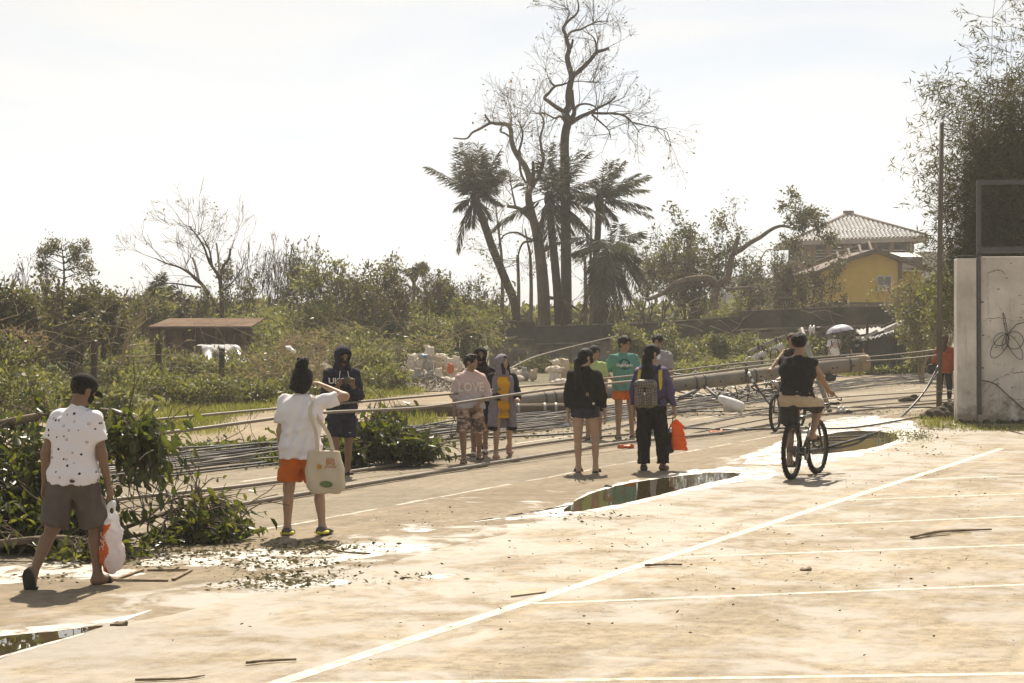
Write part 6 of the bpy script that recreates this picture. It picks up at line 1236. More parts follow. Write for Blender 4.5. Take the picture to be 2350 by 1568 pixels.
        for k, (off, ln) in enumerate(((.018, .046), (.006, .052), (-.006, .049), (-.018, .038))):
            p = c1 + sp * off * H - f * .004 * H; pts = [p]; an = curl * (.5 + .12 * k * (mode == 'relax'))
            for sg, frac in enumerate((.45, .32, .26)):
                d = f * math.cos(an) + inn * math.sin(an) + sp * off * 1.5; pts.append(pts[-1] + d.normalized() * ln * frac * H); an += curl * (.9 if mode == 'grip' else .75)
            mb.tube(pts, [.0056 * H, .0054 * H, .0049 * H, .0036 * H], 6)
        p = w + f * pl * .35 + sp * .018 * H; an = .75; pts = [p]
        for sg in range(3): d = f * math.cos(an) + sp * math.sin(an) * (1 if mode != 'grip' else .4) + inn * (.35 + .3 * sg); pts.append(pts[-1] + d.normalized() * .019 * H); an *= .6
        mb.tube(pts, [.0075 * H, .0068 * H, .006 * H, .0042 * H], 6)
    def face(s, mouth=True, eyes=True):
        H = s.H
        for q in (-1, 1):
            if eyes: mb = MB(); mb.ell(s.head_pt(q * .019, .0485, .0015), (.0085 * H, .005 * H, .0045 * H), s.hR, 8, 6); mb.build('eye', M_EYE, s.e)
            mb = MB(); mb.tube([s.head_pt(q * .009, .0565, .0135), s.head_pt(q * .019, .0555, .0175), s.head_pt(q * .030, .047, .013)], [.0026 * H, .003 * H, .0015 * H], 5); mb.build('eyebrow', HAIR, s.e)
        if mouth: mb = MB(); mb.tube([s.head_pt(-.013, .0505, -.037), s.head_pt(0, .0575, -.0355), s.head_pt(.013, .0505, -.037)], [.002 * H, .0042 * H, .002 * H], 6); mb.build('lips', M_LIP, s.e)
    def part(s, name, pr, m, h=.0105, k=.022, fold=None, it=1): return sdf_obj(name, pr, m, s.e, h, k, fold, it)
    def top(s, name, m, inf=.018, hem=-.035, sleeve=.55, flare=.012, folds=.005, seed=1, extra=(), hemf=.0, h=.0105, sl_r=.040, neckcut=True, k=.03):
        """torso garment with sleeves; sleeve in units of the upper arm (2 = to the wrist)"""
        H, J = s.H, s.J; pr = s.torso_prims(inf)
        c = s.pel + s.up * (hem + .02) * H; r0 = .062 * H * s.b + inf + hemf
        pr.append(('c', c - s.rt * .048 * H - s.up * .04 * H, c + s.rt * .048 * H - s.up * .04 * H, r0, r0))
        pr.append(('c', s.pel + s.up * .25 * H, s.pel + s.up * .284 * H, .044 * H + inf * .3, .040 * H + inf * .25))
        for i in (0, 1):
            if sleeve > 0:
                pr.append(('c', s.neck - s.up * .010 * H, J['shld', i], .029 * H + inf * .35, .029 * H + inf * .45)); a = min(sleeve, 1); b = J['shld', i].lerp(J['elb', i], a); pr.append(('c', J['shld', i], b, sl_r * H, (sl_r - .003) * H + flare * .55, sleeve <= 1))
                if sleeve > 1: pr.append(('c', J['elb', i], J['elb', i].lerp(J['wri', i], sleeve - 1), (sl_r - .005) * H + flare * .4, (sl_r - .014) * H + flare * .4, True))
        pr += list(extra); pr.append(('p', s.pel + s.up * hem * H, -s.up))
        return s.part(name, pr, m, h, k, (folds * 1.35, seed, .10))
    def bottom(s, name, m, frac=.75, r0=.062, r1=.060, inf=.012, folds=.004, seed=2, waist=.0, k=.024, shin=0., r2=.05):
        """shorts (frac of the thigh) or trousers (shin > 0)"""
        H, J = s.H, s.J; w = s.pel + s.up * .03 * H; b = s.b; pr = [('c', s.pel - s.rt * .05 * H, s.pel + s.rt * .05 * H, .065 * H * b + inf, .065 * H * b + inf), ('c', w - s.rt * .046 * H, w + s.rt * .046 * H, .060 * H * b + inf, .060 * H * b + inf)]
        for i in (0, 1):
            e = J['hip', i].lerp(J['knee', i], frac if not shin else 1); pr.append(('c', J['hip', i], e, r0 * H * b, r1 * H * b, not shin))
            if shin: pr.append(('c', J['knee', i], J['knee', i].lerp(J['ank', i], shin), r1 * H * b, r2 * H * b, True))
        pr.append(('p', s.pel + s.up * waist * H, s.up)); return s.part(name, pr, m, .0105, k, (folds * 1.3, seed, .09))
    def hair(s, style='short', m=HAIR, seed=3, extra=(), vol=.010, low=.0):
        H = s.H; R = [list(q) for q in s.hR]; pr = [('e', s.head_pt(0, -.008, .018), ((.0455 + vol) * H, (.056 + vol) * H, (.049 + vol) * H), R)]
        if style in ('long', 'tail', 'bun'): pr.append(('e', s.head_pt(0, -.03, -.015), ((.040 + vol) * H, (.034 + vol) * H, .05 * H), R))
        pr.append(('se', s.head_pt(0, .07, -.035), (.045 * H, .062 * H, .068 * H), R)); pr.append(('p', s.head_pt(0, -.03, -.042 - low), s.hR @ V3(0, .55, -1))) if style == 'short' else None
        if style == 'short': pr += [('se', s.head_pt(q * .056, .012, -.03), (.02 * H, .03 * H, .042 * H), R) for q in (-1, 1)]
        pr += list(extra); return s.part('hair', pr, m, .0085, .008, (.0042, seed, .03), 1)
    def sandals(s, m, kind='flip', strap=None, pair=(0, 1)):
        H, J = s.H, s.J
        for i in pair:
            f = s.foot_dirs[i]; dn = J['down', i]; sd = f.cross(dn).normalized(); base = J['heel', i] + dn * .019 * H; L = (J['toe', i] - J['heel', i]).length + .034 * H; vs = []; n = 14
            for z in (.001, .013):
                for a in range(n):
                    an = 2 * math.pi * a / n; t = .5 - .5 * math.cos(an); wd = (.021 + .010 * math.sin(math.pi * min(1, t * .9 + .12))) * H * math.sqrt(max(0, 1 - (2 * t - 1) ** 4)); vs.append(base - f * .024 * H + f * t * L + sd * (wd if a <= n / 2 else -wd) + dn * (z * H * .75))
            mb = MB(); mb.add(vs, [tuple(range(n)), tuple(range(2 * n - 1, n - 1, -1))] + [(a, (a + 1) % n, n + (a + 1) % n, n + a) for a in range(n)]); o = mb.build('sandal', m, s.e)
            mb = MB(); c = J['ball', i]; mb.tube([c + sd * .03 * H + dn * .016 * H - f * .012 * H, c + sd * .018 * H - dn * .014 * H - f * .004 * H, c - dn * .020 * H + f * .006 * H, c - sd * .018 * H - dn * .014 * H - f * .004 * H, c - sd * .03 * H + dn * .016 * H - f * .012 * H], .008 * H if kind == 'flip' else .014 * H, 6); mb.build('strap', strap or m, o)
    def shoes(s, m, inf=.006, cutz=.012, accent=None):
        H, J = s.H, s.J
        for i in (0, 1):
            f = s.foot_dirs[i]; dn = J['down', i]; pr = [('c', J['heel', i] - f * .006 * H, J['ball', i], .023 * H + inf, .024 * H + inf), ('c', J['ball', i], J['toe', i] + f * .006 * H, .024 * H + inf, .016 * H + inf), ('c', J['ank', i] + dn * .012 * H, J['heel', i], .024 * H + inf * .5, .023 * H + inf)]
            pr.append(('p', J['heel', i] + dn * (.021 * H), dn)); pr.append(('p', J['ank', i] + dn * cutz * H * .2, -dn + f * .25)); o = s.part('shoe', pr, m, .009, .015)
            if accent:
                mb = MB(); b = J['heel', i] + dn * .006 * H; sd = f.cross(dn).normalized()
                mb.tube([b + sd * .033 * H + f * .03 * H, b + sd * .030 * H - f * .01 * H, b - f * .036 * H, b - sd * .030 * H - f * .01 * H, b - sd * .033 * H + f * .03 * H], .010 * H, 6); mb.build('heel_patch', accent, o)
    def hood(s, name, m, inf=.022, open_=1., k=.03, folds=.003):
        H = s.H; R = [list(q) for q in s.hR]; pr = [('e', s.head_pt(0, -.008, .010), (.055 * H + inf, .066 * H + inf, .060 * H + inf), R), ('c', s.head_pt(0, -.02, -.03), s.neck - s.up * .005 * H, .052 * H + inf * .4, .060 * H), ('c', s.neck - s.rt * .03 * H, s.neck + s.rt * .03 * H, .045 * H, .045 * H)]
        pr += [('se', s.head_pt(0, .055, -.018), (.043 * H * open_, .072 * H, .062 * H * open_), R), ('se', s.head_pt(0, .07, -.06), (.034 * H * open_, .05 * H, .05 * H), R)]; return s.part(name, pr, m, .010, k, (folds, 5, .09))
    def mask(s, m):
        H = s.H; R = [list(q) for q in s.hR]; o = s.part('face_mask', [('e', s.head_pt(0, .022, -.026), (.038 * H, .042 * H, .034 * H), R), ('p', s.head_pt(0, .018, 0), s.hR @ V3(0, -1, 0)), ('p', s.head_pt(0, .02, -.004), s.hR @ V3(0, 0, 1))], m, .007, .01)
        for q in (-1, 1): mb = MB(); mb.tube([s.head_pt(q * .036, .028, -.012), s.head_pt(q * .046, .008, .0), s.head_pt(q * .052, -.012, .004)], .0016 * H, 4); mb.build('ear_loop', m, o)
        return o
    def world(s, p): return Matrix.Translation(s.e.location) @ Matrix.Rotation(s.e.rotation_euler.z, 4, 'Z') @ Vector(p)
    def dirw(s, v): return Matrix.Rotation(s.e.rotation_euler.z, 3, 'Z') @ Vector(v)
def foot_at(x, y): p = G(x, y); return (p.x, p.y, 0)
DN = (0, 0, -1)
# ------------------------------------------------------------------ 1 polka-dot man
def dots_mat():
    m = bpy.data.materials.new('polka_cotton'); m.use_nodes = True; n = m.node_tree; L = n.links.new; b = n.nodes['Principled BSDF']; b.inputs['Roughness'].default_value = .9
    t = n.nodes.new('ShaderNodeTexCoord'); mp = n.nodes.new('ShaderNodeMapping'); mp.inputs['Scale'].default_value = (1, .35, 1); L(t.outputs['Object'], mp.inputs[0]); v = n.nodes.new('ShaderNodeTexVoronoi'); v.inputs['Scale'].default_value = 19; v.inputs['Randomness'].default_value = .85; L(mp.outputs[0], v.inputs['Vector'])
    dot = n.nodes.new('ShaderNodeMath'); dot.operation = 'LESS_THAN'; dot.inputs[1].default_value = .20; L(v.outputs['Distance'], dot.inputs[0])
    hole = n.nodes.new('ShaderNodeMath'); hole.operation = 'GREATER_THAN'; hole.inputs[1].default_value = .14; L(v.outputs['Distance'], hole.inputs[0])
    sp = n.nodes.new('ShaderNodeSeparateColor'); L(v.outputs['Color'], sp.inputs[0]); solid = n.nodes.new('ShaderNodeMath'); solid.operation = 'GREATER_THAN'; solid.inputs[1].default_value = .5; L(sp.outputs[0], solid.inputs[0])
    mxm = n.nodes.new('ShaderNodeMath'); mxm.operation = 'MAXIMUM'; L(hole.outputs[0], mxm.inputs[0]); L(solid.outputs[0], mxm.inputs[1]); an = n.nodes.new('ShaderNodeMath'); an.operation = 'MULTIPLY'; L(dot.outputs[0], an.inputs[0]); L(mxm.outputs[0], an.inputs[1])
    mx = n.nodes.new('ShaderNodeMix'); mx.data_type = 'RGBA'; mx.inputs[6].default_value = (.72, .69, .72, 1); mx.inputs[7].default_value = (.03, .028, .03, 1); L(an.outputs[0], mx.inputs['Factor']); L(mx.outputs[2], b.inputs['Base Color']); return m
p = Person('man in white polka-dot polo and black cap walking away at far left', foot_at(168, 1342), 1.60, -22, [((-.20, -.30, -1), (-.12, .10, -1)), ((.22, .05, -1), (.10, .22, -1))], [((-.06, -.30, -1), (-.10, -.62, -1)), ((.10, .30, -1), (.10, -.06, -1))], lean=5, head=(-24, 24), skin=SKIND, build=1.06, hands=('relax', 'grip'), footpitch=(74, 0))
p.body(); p.hair('short', HAIR); sh_ = p.top('polo_shirt', dots_mat(), .022, -.05, .62, .016, .004, 11, extra=[('c', p.neck - p.up * .012 * p.H - p.rt * .012, p.neck + p.up * .002 * p.H, .044 * p.H, .037 * p.H)])
p.bottom('shorts', cloth('grey_brown_shorts', (.105, .088, .076), .2), .98, .066, .066, .016, .006, 12, waist=-.03); p.sandals(M_RUB); p.mask(M_BLACK)
R = [list(q) for q in p.hR]; H = p.H; p.part('cap', [('e', p.head_pt(0, -.008, .030), (.056 * H, .068 * H, .052 * H), R), ('p', p.head_pt(0, 0, .018), p.hR @ V3(0, -.12, -1))], M_BLACK, .008, .01)
mb = MB(); vs = [p.head_pt(.05 * math.cos(a), .052 + .05 * math.sin(a), .018 - .012 * math.sin(a)) for a in np.linspace(0, math.pi, 9)]; mb.add([*vs, *[v + V3(0, 0, -.006) for v in vs]], [tuple(range(9)), tuple(range(17, 8, -1))] + [(i, i + 9, (i + 1) % 9 + 9, (i + 1) % 9) for i in range(9)]); mb.build('cap_brim', M_BLACK, p.e)
POLKA = p
# his carrier bag
hw = p.world(p.J['wri', 1] + p.J['fdir', 1] * .085 * H)
bag = empty('carrier_bag', (hw.x, hw.y, 0), math.radians(-15), 'white and orange plastic carrier bag hanging from the polka-dot man', 'bag'); z0 = hw.z
M_PLW = mat('plastic_white', (.72, .72, .73), .35, .08, 8., .3, 40, transl=.5, spec=.5); M_PLO = mat('plastic_orange_print', (.55, .13, .03), .35, .15, 7., .3, 40, transl=.35)
V, F = sdf([('e', (0, 0, z0 - .40), (.105, .075, .15), None), ('e', (0, 0, z0 - .28), (.085, .06, .14), None), ('c', (-.05, 0, z0 - .2), (-.015, 0, z0 + .0), .028, .012), ('c', (.05, 0, z0 - .2), (.015, 0, z0 + .0), .028, .012)], .010, .03, (.008, 5, .07)); cen = V[F].mean(1); left = cen[:, 0] < -.012 + .02 * np.sin(cen[:, 2] * 30); left &= cen[:, 2] < z0 - .17
me = mesh_np('bag', smoothV(V, F), F, [M_PLW, M_PLO]); me.polygons.foreach_set('material_index', left.astype(np.int32)); link('film', me, bag)
mb = MB(); rr = np.random.default_rng(5)
for k in range(7):
    z = z0 - .48 + .04 * k; a = rr.uniform(0, 6); pts = [(-.052 + .016 * math.cos(a + t) + rr.uniform(-.002, .002), -.072 + .03 * abs(k - 3) / 4, z + .018 * math.sin(a + t) * (1 + .3 * t)) for t in np.linspace(0, 4, 8)]; mb.tube(pts, .0028, 4)
mb.build('swirl_print', M_PRINTW, bag)['kind'] = 'stuff'
# ------------------------------------------------------------------ 2 woman in white tee
p = Person('woman in white t-shirt and orange shorts with one hand raised to her head', foot_at(690, 1228), 1.55, -14, [((-.16, -.06, -1), (-.04, .12, -1)), ((.86, .25, .22), (-.93, .16, .40))], [((-.10, .0, -1), (-.02, -.05, -1)), ((.24, .10, -1), (.12, -.08, -1))], lean=3, head=(-6, 4), skin=SKIN2, build=1.06, hands=('relax', ('relax', (-.85, .1, .40), (-.3, .0, -1))), footpitch=(0, 0))
p.body(); H = p.H; TEE2 = p.top('t_shirt', M_WHITE, .024, -.075, .72, .022, .008, 21, hemf=.008, sl_r=.043); p.bottom('shorts', cloth('orange_fabric', (.52, .125, .02), .15), .80, .068, .070, .014, .006, 22, waist=-.055)
p.hair('bun', HAIR, 23, [('c', p.head_pt(-.028, -.045, -.05), p.head_pt(.024, -.050, -.058), .032 * H, .034 * H), ('c', p.head_pt(-.05, -.02, -.01), p.head_pt(-.04, -.045, -.05), .024 * H, .026 * H), ('c', p.head_pt(.05, -.02, -.01), p.head_pt(.04, -.045, -.055), .024 * H, .026 * H), ('c', p.head_pt(-.005, -.022, .080), p.head_pt(.008, -.018, .100), .037 * H, .034 * H), ('e', p.head_pt(.022, -.015, .115), (.018 * H, .018 * H, .016 * H), None), ('e', p.head_pt(-.02, -.02, .118), (.014 * H, .016 * H, .016 * H), None)], .016)
p.shoes(mat('clog_grey', (.085, .078, .068), .55, .15), .010, .0, mat('clog_lime', (.50, .47, .05), .5)); p.mask(M_MASKW)
WHITE = p; sh1 = p.world(p.J['shld', 1] - p.rt * .02 * H + p.up * .035 * H)
tb_ = empty('tote_bag', (sh1.x, sh1.y, 0), p.e.rotation_euler.z + math.radians(6), 'cream cotton tote bag hanging from the shoulder of the woman in white', 'bag'); M_TOTE = mat('cream_canvas', (.56, .49, .37), .9, .08, 6., .3, 160); zt = sh1.z
mb = MB(); bx = .125; by = -.13; top_, bot = zt - .49, zt - 1.0 + .03; W0, W1 = .150, .175
pr = [('p', (0, 0, top_), (0, 0, 1))]
for k in range(9): t = k / 8; z = top_ - .0 - .385 * t; r_ = .012 + .030 * math.sin(math.pi * min(1, .1 + .85 * t)); pr.insert(0, ('c', (bx - .125 - .01 * t + (.02 if t > .93 else 0), by, z), (bx + .115 + .055 * t - (.04 if t > .93 else 0), by + .01, z), r_, r_))
V, F = sdf(pr, .0105, .05, (.004, 8, .14)); tote = link('sack', mesh_np('sack', smoothV(V, F, 2), F, M_TOTE), tb_)
for (xo, yb) in ((-.055, -.165), (.085, -.10)): mb = MB(); P = spline([(bx + xo, yb, top_ - .03), (bx + xo * .7 - .03, yb - .01, top_ + .16), (.0 + xo * .2, -.13 + (0 if xo < 0 else .05), zt - .13), (0, -.03, zt + .012), (0 + xo * .2, .06, zt - .06)], 5); [mb.beam(a, b, .034, .007, (0, -1, .2)) for a, b in zip(P[:-1], P[1:])]; mb.build('strap', M_TOTE, tb_)
pc = V3(bx + .01, by, top_ - .2); up3 = V3(0, 0, 1); nf = V3(0, -1, 0); M_OL = mat('print_orange', (.42, .14, .05), .9); M_GRN = mat('print_green', (.14, .19, .08), .9)
project_print(text_mesh('little', .042), tote, pc + V3(.055, 0, .125), nf, up3, M_OL, 'print', tb_, .006); project_print(text_mesh('BIG', .055, .001), tote, pc + V3(.058, 0, .092), nf, up3, M_OL, 'print', tb_, .006); project_print(text_mesh('planet', .044), tote, pc + V3(.06, 0, .058), nf, up3, M_OL, 'print', tb_, .006)
project_print(disc_shape(.062, .032), tote, pc + V3(.015, 0, -.11), nf, up3, M_GRN, 'print', tb_, .006); project_print(disc_shape(.026, .024), tote, pc + V3(-.045, 0, .055), nf, up3, mat('print_amber', (.50, .24, .05), .9), 'print', tb_, .006)
# ------------------------------------------------------------------ 3 navy hooded person with phone
p = Person('person in navy hoodie and black face mask looking at a phone', foot_at(784, 1091), 1.66, 196, [((.02 - .18, .12, -1), (.38, .62, .42)), ((.20, .10, -1), (-.42, .62, .38))], [((-.03, -.05, -1), (-.02, -.30, -1)), ((.02, .12, -1), (.0, -.05, -1))], lean=2, head=(8, 14), skin=SKIND, build=1.0, hands=(('grip', (.5, .5, .6), (0, .2, 1)), ('grip', (-.4, .6, .55), (0, .2, 1))), footpitch=(25, 0))
p.body(); H = p.H; p.face(False); p.mask(M_BLACK); hd = p.top('hoodie', M_NAVY, .024, -.10, 1.86, .012, .006, 31, hemf=.012, sl_r=.041); p.hood('hood', M_NAVY, .02); p.hair('short', HAIR, 33)
p.bottom('shorts', M_NAVY, .90, .064, .062, .012, .005, 32, waist=-.07); p.sandals(M_RUB, 'slide')
for q in (-1, 1): mb = MB(); mb.tube(spline([p.neck + p.fw * .085 * H + p.rt * q * .03 * H - p.up * .012 * H, p.pel + p.up * .25 * H + p.fw * .098 * H + p.rt * q * .036 * H, p.pel + p.up * (.20 if q < 0 else .15) * H + p.fw * .108 * H + p.rt * q * .040 * H], 5), .0045, 5); mb.build('drawstring', M_PRINTW, p.e)
project_print(text_mesh('UKO', .105, .003), hd, p.pel + p.up * .212 * H + p.rt * .048 * H, p.fw, p.up, M_PRINTW, 'lettering', p.e, .006)
sw_ = flat_shape([(-.022, .006), (-.016, -.002), (-.004, -.006), (.026, .010), (-.004, .001), (-.012, .003)]); project_print(sw_, p.e.children[-1] if False else [c for c in p.e.children if c.name.startswith('shorts')][0], p.J['hip', 0].lerp(p.J['knee', 0], .75) + p.fw * .02, p.fw, p.up, M_PRINTW, 'emblem', p.e, .006)
ph = p.world((p.J['wri', 0] + p.J['wri', 1]) / 2 + p.fw * .09 + V3(0, 0, .085)); phn = bev_box('phone', ph, (.075, .012, .15), mat('phone_dark', (.02, .02, .022), .2, spec=.6), None, .005); phn.rotation_euler = (math.radians(-50), 0, p.e.rotation_euler.z); tag(phn, 'dark smartphone held by the navy-hooded person', 'phone')
# ------------------------------------------------------------------ 4 boy in LOVE hoodie
p = Person('boy in pale pink LOVE hoodie and camouflage shorts holding a cable', foot_at(1080, 1062), 1.52, 186, [((-.30, .05, -1), (.50, .62, -.42)), ((.26, -.02, -1), (.06, .12, -1))], [((-.13, -.12, -1), (-.04, -.55, -1)), ((.10, .20, -1), (-.04, -.05, -1))], lean=0, head=(52, -4), skin=SKIN, build=1.04, hands=(('grip', (.6, .55, -.5), (.2, -.5, -1)), 'relax'))
p.body(); H = p.H; p.face(); p.hair('short', HAIR, 41, vol=.013, extra=[('c', p.head_pt(-.02, .035, .055), p.head_pt(.025, .035, .055), .018 * H, .018 * H)])
def grad_mat(name, c1, c2, z0, z1):
    m = bpy.data.materials.new(name); m.use_nodes = True; n = m.node_tree; b = n.nodes['Principled BSDF']; b.inputs['Roughness'].default_value = .92; t = n.nodes.new('ShaderNodeTexCoord'); s = n.nodes.new('ShaderNodeSeparateXYZ'); n.links.new(t.outputs['Object'], s.inputs[0]); r = n.nodes.new('ShaderNodeMapRange'); r.inputs[1].default_value = z0; r.inputs[2].default_value = z1; n.links.new(s.outputs['Z'], r.inputs[0]); x = n.nodes.new('ShaderNodeMix'); x.data_type = 'RGBA'; x.inputs[6].default_value = (*c1, 1); x.inputs[7].default_value = (*c2, 1); n.links.new(r.outputs[0], x.inputs['Factor']); n.links.new(x.outputs[2], b.inputs['Base Color']); return m
lv = p.top('hoodie', grad_mat('dip_dye', (.40, .37, .38), (.52, .38, .34), p.pel.z + .06 * H, p.pel.z + .2 * H), .024, -.02, 1.12, .018, .007, 42, hemf=-.004, sl_r=.044, extra=[('c', p.neck - p.up * .01 - p.fw * .05 - p.rt * .04, p.neck - p.up * .01 - p.fw * .05 + p.rt * .04, .05 * H, .05 * H)])
project_print(text_mesh('LOVE', .18, .005), lv, p.pel + p.up * .178 * H, p.fw, p.up, cloth('print_pale', (.66, .60, .56), .05), 'lettering', p.e, .006, .86)
def camo(name, c1, c2, c3, scale):
    m = mat(name, c1, .9, .1, scale, col2=c2, stretch=(.6, .6, 1.3)); n = m.node_tree; r = [x for x in n.nodes if x.type == 'VALTORGB'][0]; e = r.color_ramp.elements.new(.5); e.color = (*c3, 1); r.color_ramp.interpolation = 'LINEAR'; r.color_ramp.elements[0].position = .42; r.color_ramp.elements[-1].position = .58; return m
p.bottom('shorts', camo('camo_shorts', (.10, .07, .055), (.46, .35, .27), (.25, .16, .12), 13.), .96, .060, .062, .010, .007, 43, waist=.0, k=.012); p.sandals(M_RUB); LOVE = p
# ------------------------------------------------------------------ 5 black hood behind
p = Person('person in black hood and dark mask walking behind the LOVE hoodie boy', foot_at(1102, 1047), 1.60, 184, [((-.2, .15, -1), (.1, .3, -1)), ((.2, -.1, -1), (0, .2, -1))], [((-.02, -.28, -1), (-.02, -.85, -1)), ((.04, .16, -1), (0, -.10, -1))], head=(6, 4), skin=SKIND, footpitch=(62, 0))
p.body(); p.face(False); p.mask(M_BLACK); p.top('hoodie', M_BLACK, .028, -.08, 1.9, .014, .005, 51, hemf=.01); p.hood('hood', M_BLACK, .014, .95); p.bottom('shorts', cloth('dark_blue_shorts', (.035, .04, .06)), .85, .062, .062, .012, .005, 52, waist=-.05); p.sandals(M_RUB, 'slide', M_PRINTW)
# ------------------------------------------------------------------ 6 hooded girl in yellow dress
p = Person('girl in yellow dress under a grey hooded cardigan gripping the cable', foot_at(1153, 1050), 1.49, 190, [((-.24, .10, -1), (.12, .85, -.28)), ((.20, .06, -1), (-.78, .55, -.25))], [((-.12, -.24, -1), (-.16, -.85, -1)), ((.05, .14, -1), (.02, -.06, -1))], head=(38, -14), skin=SKIN2, build=.96, hands=(('grip', (.3, .9, -.1), (.0, -.2, -1)), ('grip', (-.8, .5, -.1), (0, -.2, -1))), footpitch=(52, 0))
p.body(); H = p.H; p.face(); p.top('dress', cloth('yellow_knit', (.60, .31, .015), .12), .016, -.14, 0, .0, .004, 61, hemf=.012)
M_GRY = cloth('grey_fleece', (.20, .18, .20), .15, 14.); p.hood('hood', M_GRY, .020, 1.05); cut = p.pel + p.fw * .035 * H
pr = []
for hg, hf, r_ in ((.26, .07, .035), (.2, .075, .05), (.12, .075, .05), (.04, .08, .052), (-.05, .085, .054), (-.13, .09, .054), (-.2, .09, .054)): b_ = p.pel + p.up * hg * H - p.fw * .028 * H; pr.append(('c', b_ - p.rt * hf * H, b_ + p.rt * hf * H, r_ * H, r_ * H))
for q in (-1, 1): pr += [('c', p.pel + p.up * .25 * H + p.rt * q * .075 * H + p.fw * .03 * H, p.pel + p.up * .0 * H + p.rt * q * .088 * H + p.fw * .048 * H, .034 * H, .036 * H), ('c', p.pel + p.rt * q * .088 * H + p.fw * .048 * H, p.pel - p.up * .22 * H + p.rt * q * .098 * H + p.fw * .055 * H, .036 * H, .042 * H)]
pr.append(('p', p.pel - p.up * .225 * H, -p.up))
p.part('cardigan', pr, M_GRY, .0105, .03, (.006, 62, .12))
for i in (0, 1): p.part('sleeve', [('c', p.J['shld', i], p.J['elb', i], .046 * H, .043 * H), ('c', p.J['elb', i], p.J['elb', i].lerp(p.J['wri', i], .9), .043 * H, .034 * H, True)], M_BLACK, .0105, .02, (.004, 63, .08))
for q in (-1, 1): p.part('hem_band', [('c', p.pel - p.up * .235 * H + p.rt * q * .098 * H - p.fw * .03 * H, p.pel - p.up * .235 * H + p.rt * q * .098 * H + p.fw * .055 * H, .046 * H, .042 * H), ('p', p.pel - p.up * .2255 * H, p.up), ('p', p.pel - p.up * .265 * H, -p.up)], M_BLACK, .0105)
p.part('hair', [('c', p.head_pt(q * .035, .028, .02), p.head_pt(q * .04, .03, -.12), .014 * H, .016 * H) for q in (-1, 1)] + [('e', p.head_pt(0, -.004, .018), (.05 * H, .058 * H, .052 * H), [list(q) for q in p.hR]), ('se', p.head_pt(0, .07, -.03), (.038 * H, .06 * H, .06 * H), [list(q) for q in p.hR])], HAIR, .009, .014, (.003, 64, .04))
p.sandals(mat('pink_slide', (.46, .28, .23), .6), 'slide'); GIRL = p
# ------------------------------------------------------------------ 7 girl in black jacket
p = Person('girl with long ponytail in black jacket and denim shorts seen from behind', foot_at(1342, 1084), 1.62, -8, [((-.18, -.05, -1), (-.02, .10, -1)), ((.24, -.02, -1), (.14, .16, -1))], [((-.02, .02, -1), (.02, -.02, -1)), ((.14, .06, -1), (.02, -.12, -1))], lean=-2, head=(-58, 2), skin=SKIN2, build=.98, footpitch=(0, 12))
p.body(); H = p.H; p.face(False); p.mask(M_BLACK); jk = p.top('jacket', M_BLACK, .020, -.005, 1.92, .012, .006, 71, hemf=.004, sl_r=.039, extra=[('c', p.neck - p.up * .018 * H - p.rt * .02, p.neck + p.up * .006 * H + p.rt * .02, .046 * H, .042 * H)])
p.bottom('shorts', cloth('denim', (.036, .036, .058), .25, 9.), .30, .064, .066, .010, .004, 72, waist=.02); p.sandals(M_RUB, 'slide')
p.hair('tail', HAIR, 73, [('c', p.head_pt(-.0, -.055, -.02), p.head_pt(-.018, -.075, -.035), .022 * H, .024 * H), ('c', p.head_pt(-.018, -.075, -.035), p.neck - p.fw * .105 * H - p.up * .06 * H - p.rt * .04 * H, .026 * H, .032 * H), ('c', p.neck - p.fw * .105 * H - p.up * .06 * H - p.rt * .04 * H, p.pel + p.up * .15 * H - p.fw * .10 * H - p.rt * .06 * H, .032 * H, .012 * H)])
sb = empty('shoulder_bag', tuple(p.world(V3(0, 0, 0))), p.e.rotation_euler.z, 'small black bag slung across the back of the girl in the black jacket', 'bag'); mb = MB(); P = spline([p.pel + p.up * .262 * H - p.fw * .112 * H - p.rt * .06 * H, p.pel + p.up * .17 * H - p.fw * .125 * H - p.rt * .0 * H, p.pel + p.up * .08 * H - p.fw * .115 * H + p.rt * .055 * H, p.pel + p.up * .01 * H - p.fw * .08 * H + p.rt * .10 * H], 5); [mb.beam(a, b, .016, .006, -p.fw) for a, b in zip(P[:-1], P[1:])]; mb.build('strap', M_RUB, sb)
bev_box('pouch', p.pel - p.up * .03 * H - p.fw * .05 * H + p.rt * .108 * H, (.05, .17, .13), M_RUB, sb, .015); mb = MB(); mb.tube([P[8] - p.fw * .008 + V3(.018 * math.cos(a), 0, .018 * math.sin(a)) for a in np.linspace(0, 6.283, 13)], .004, 5); mb.build('ring', mat('brass', (.6, .45, .2), .3, metal=1.), sb); mb = MB(); mb.ell(P[-3] - p.fw * .012, (.018, .01, .016)); mb.build('buckle', M_PORC, sb)
# ------------------------------------------------------------------ 8 light-green shirt boy
p = Person('boy in light green t-shirt half hidden behind the girl in black', foot_at(1362, 1008), 1.57, 176, [((-.16, .04, -1), (-.02, .2, -1)), ((.16, .04, -1), (.02, .2, -1))], [((-.03, -.14, -1), (-.02, -.5, -1)), ((.03, .12, -1), (0, -.06, -1))], head=(48, 2), skin=SKIN, footpitch=(45, 0))
p.body(); p.face(); p.hair('short', HAIR, 81, vol=.014); p.top('t_shirt', cloth('light_green_cotton', (.36, .42, .17), .08), .024, -.06, .7, .018, .005, 82); p.bottom('shorts', M_BLACK, .85, .062, .064, .012, .005, 83, waist=-.04); p.sandals(M_RUB)
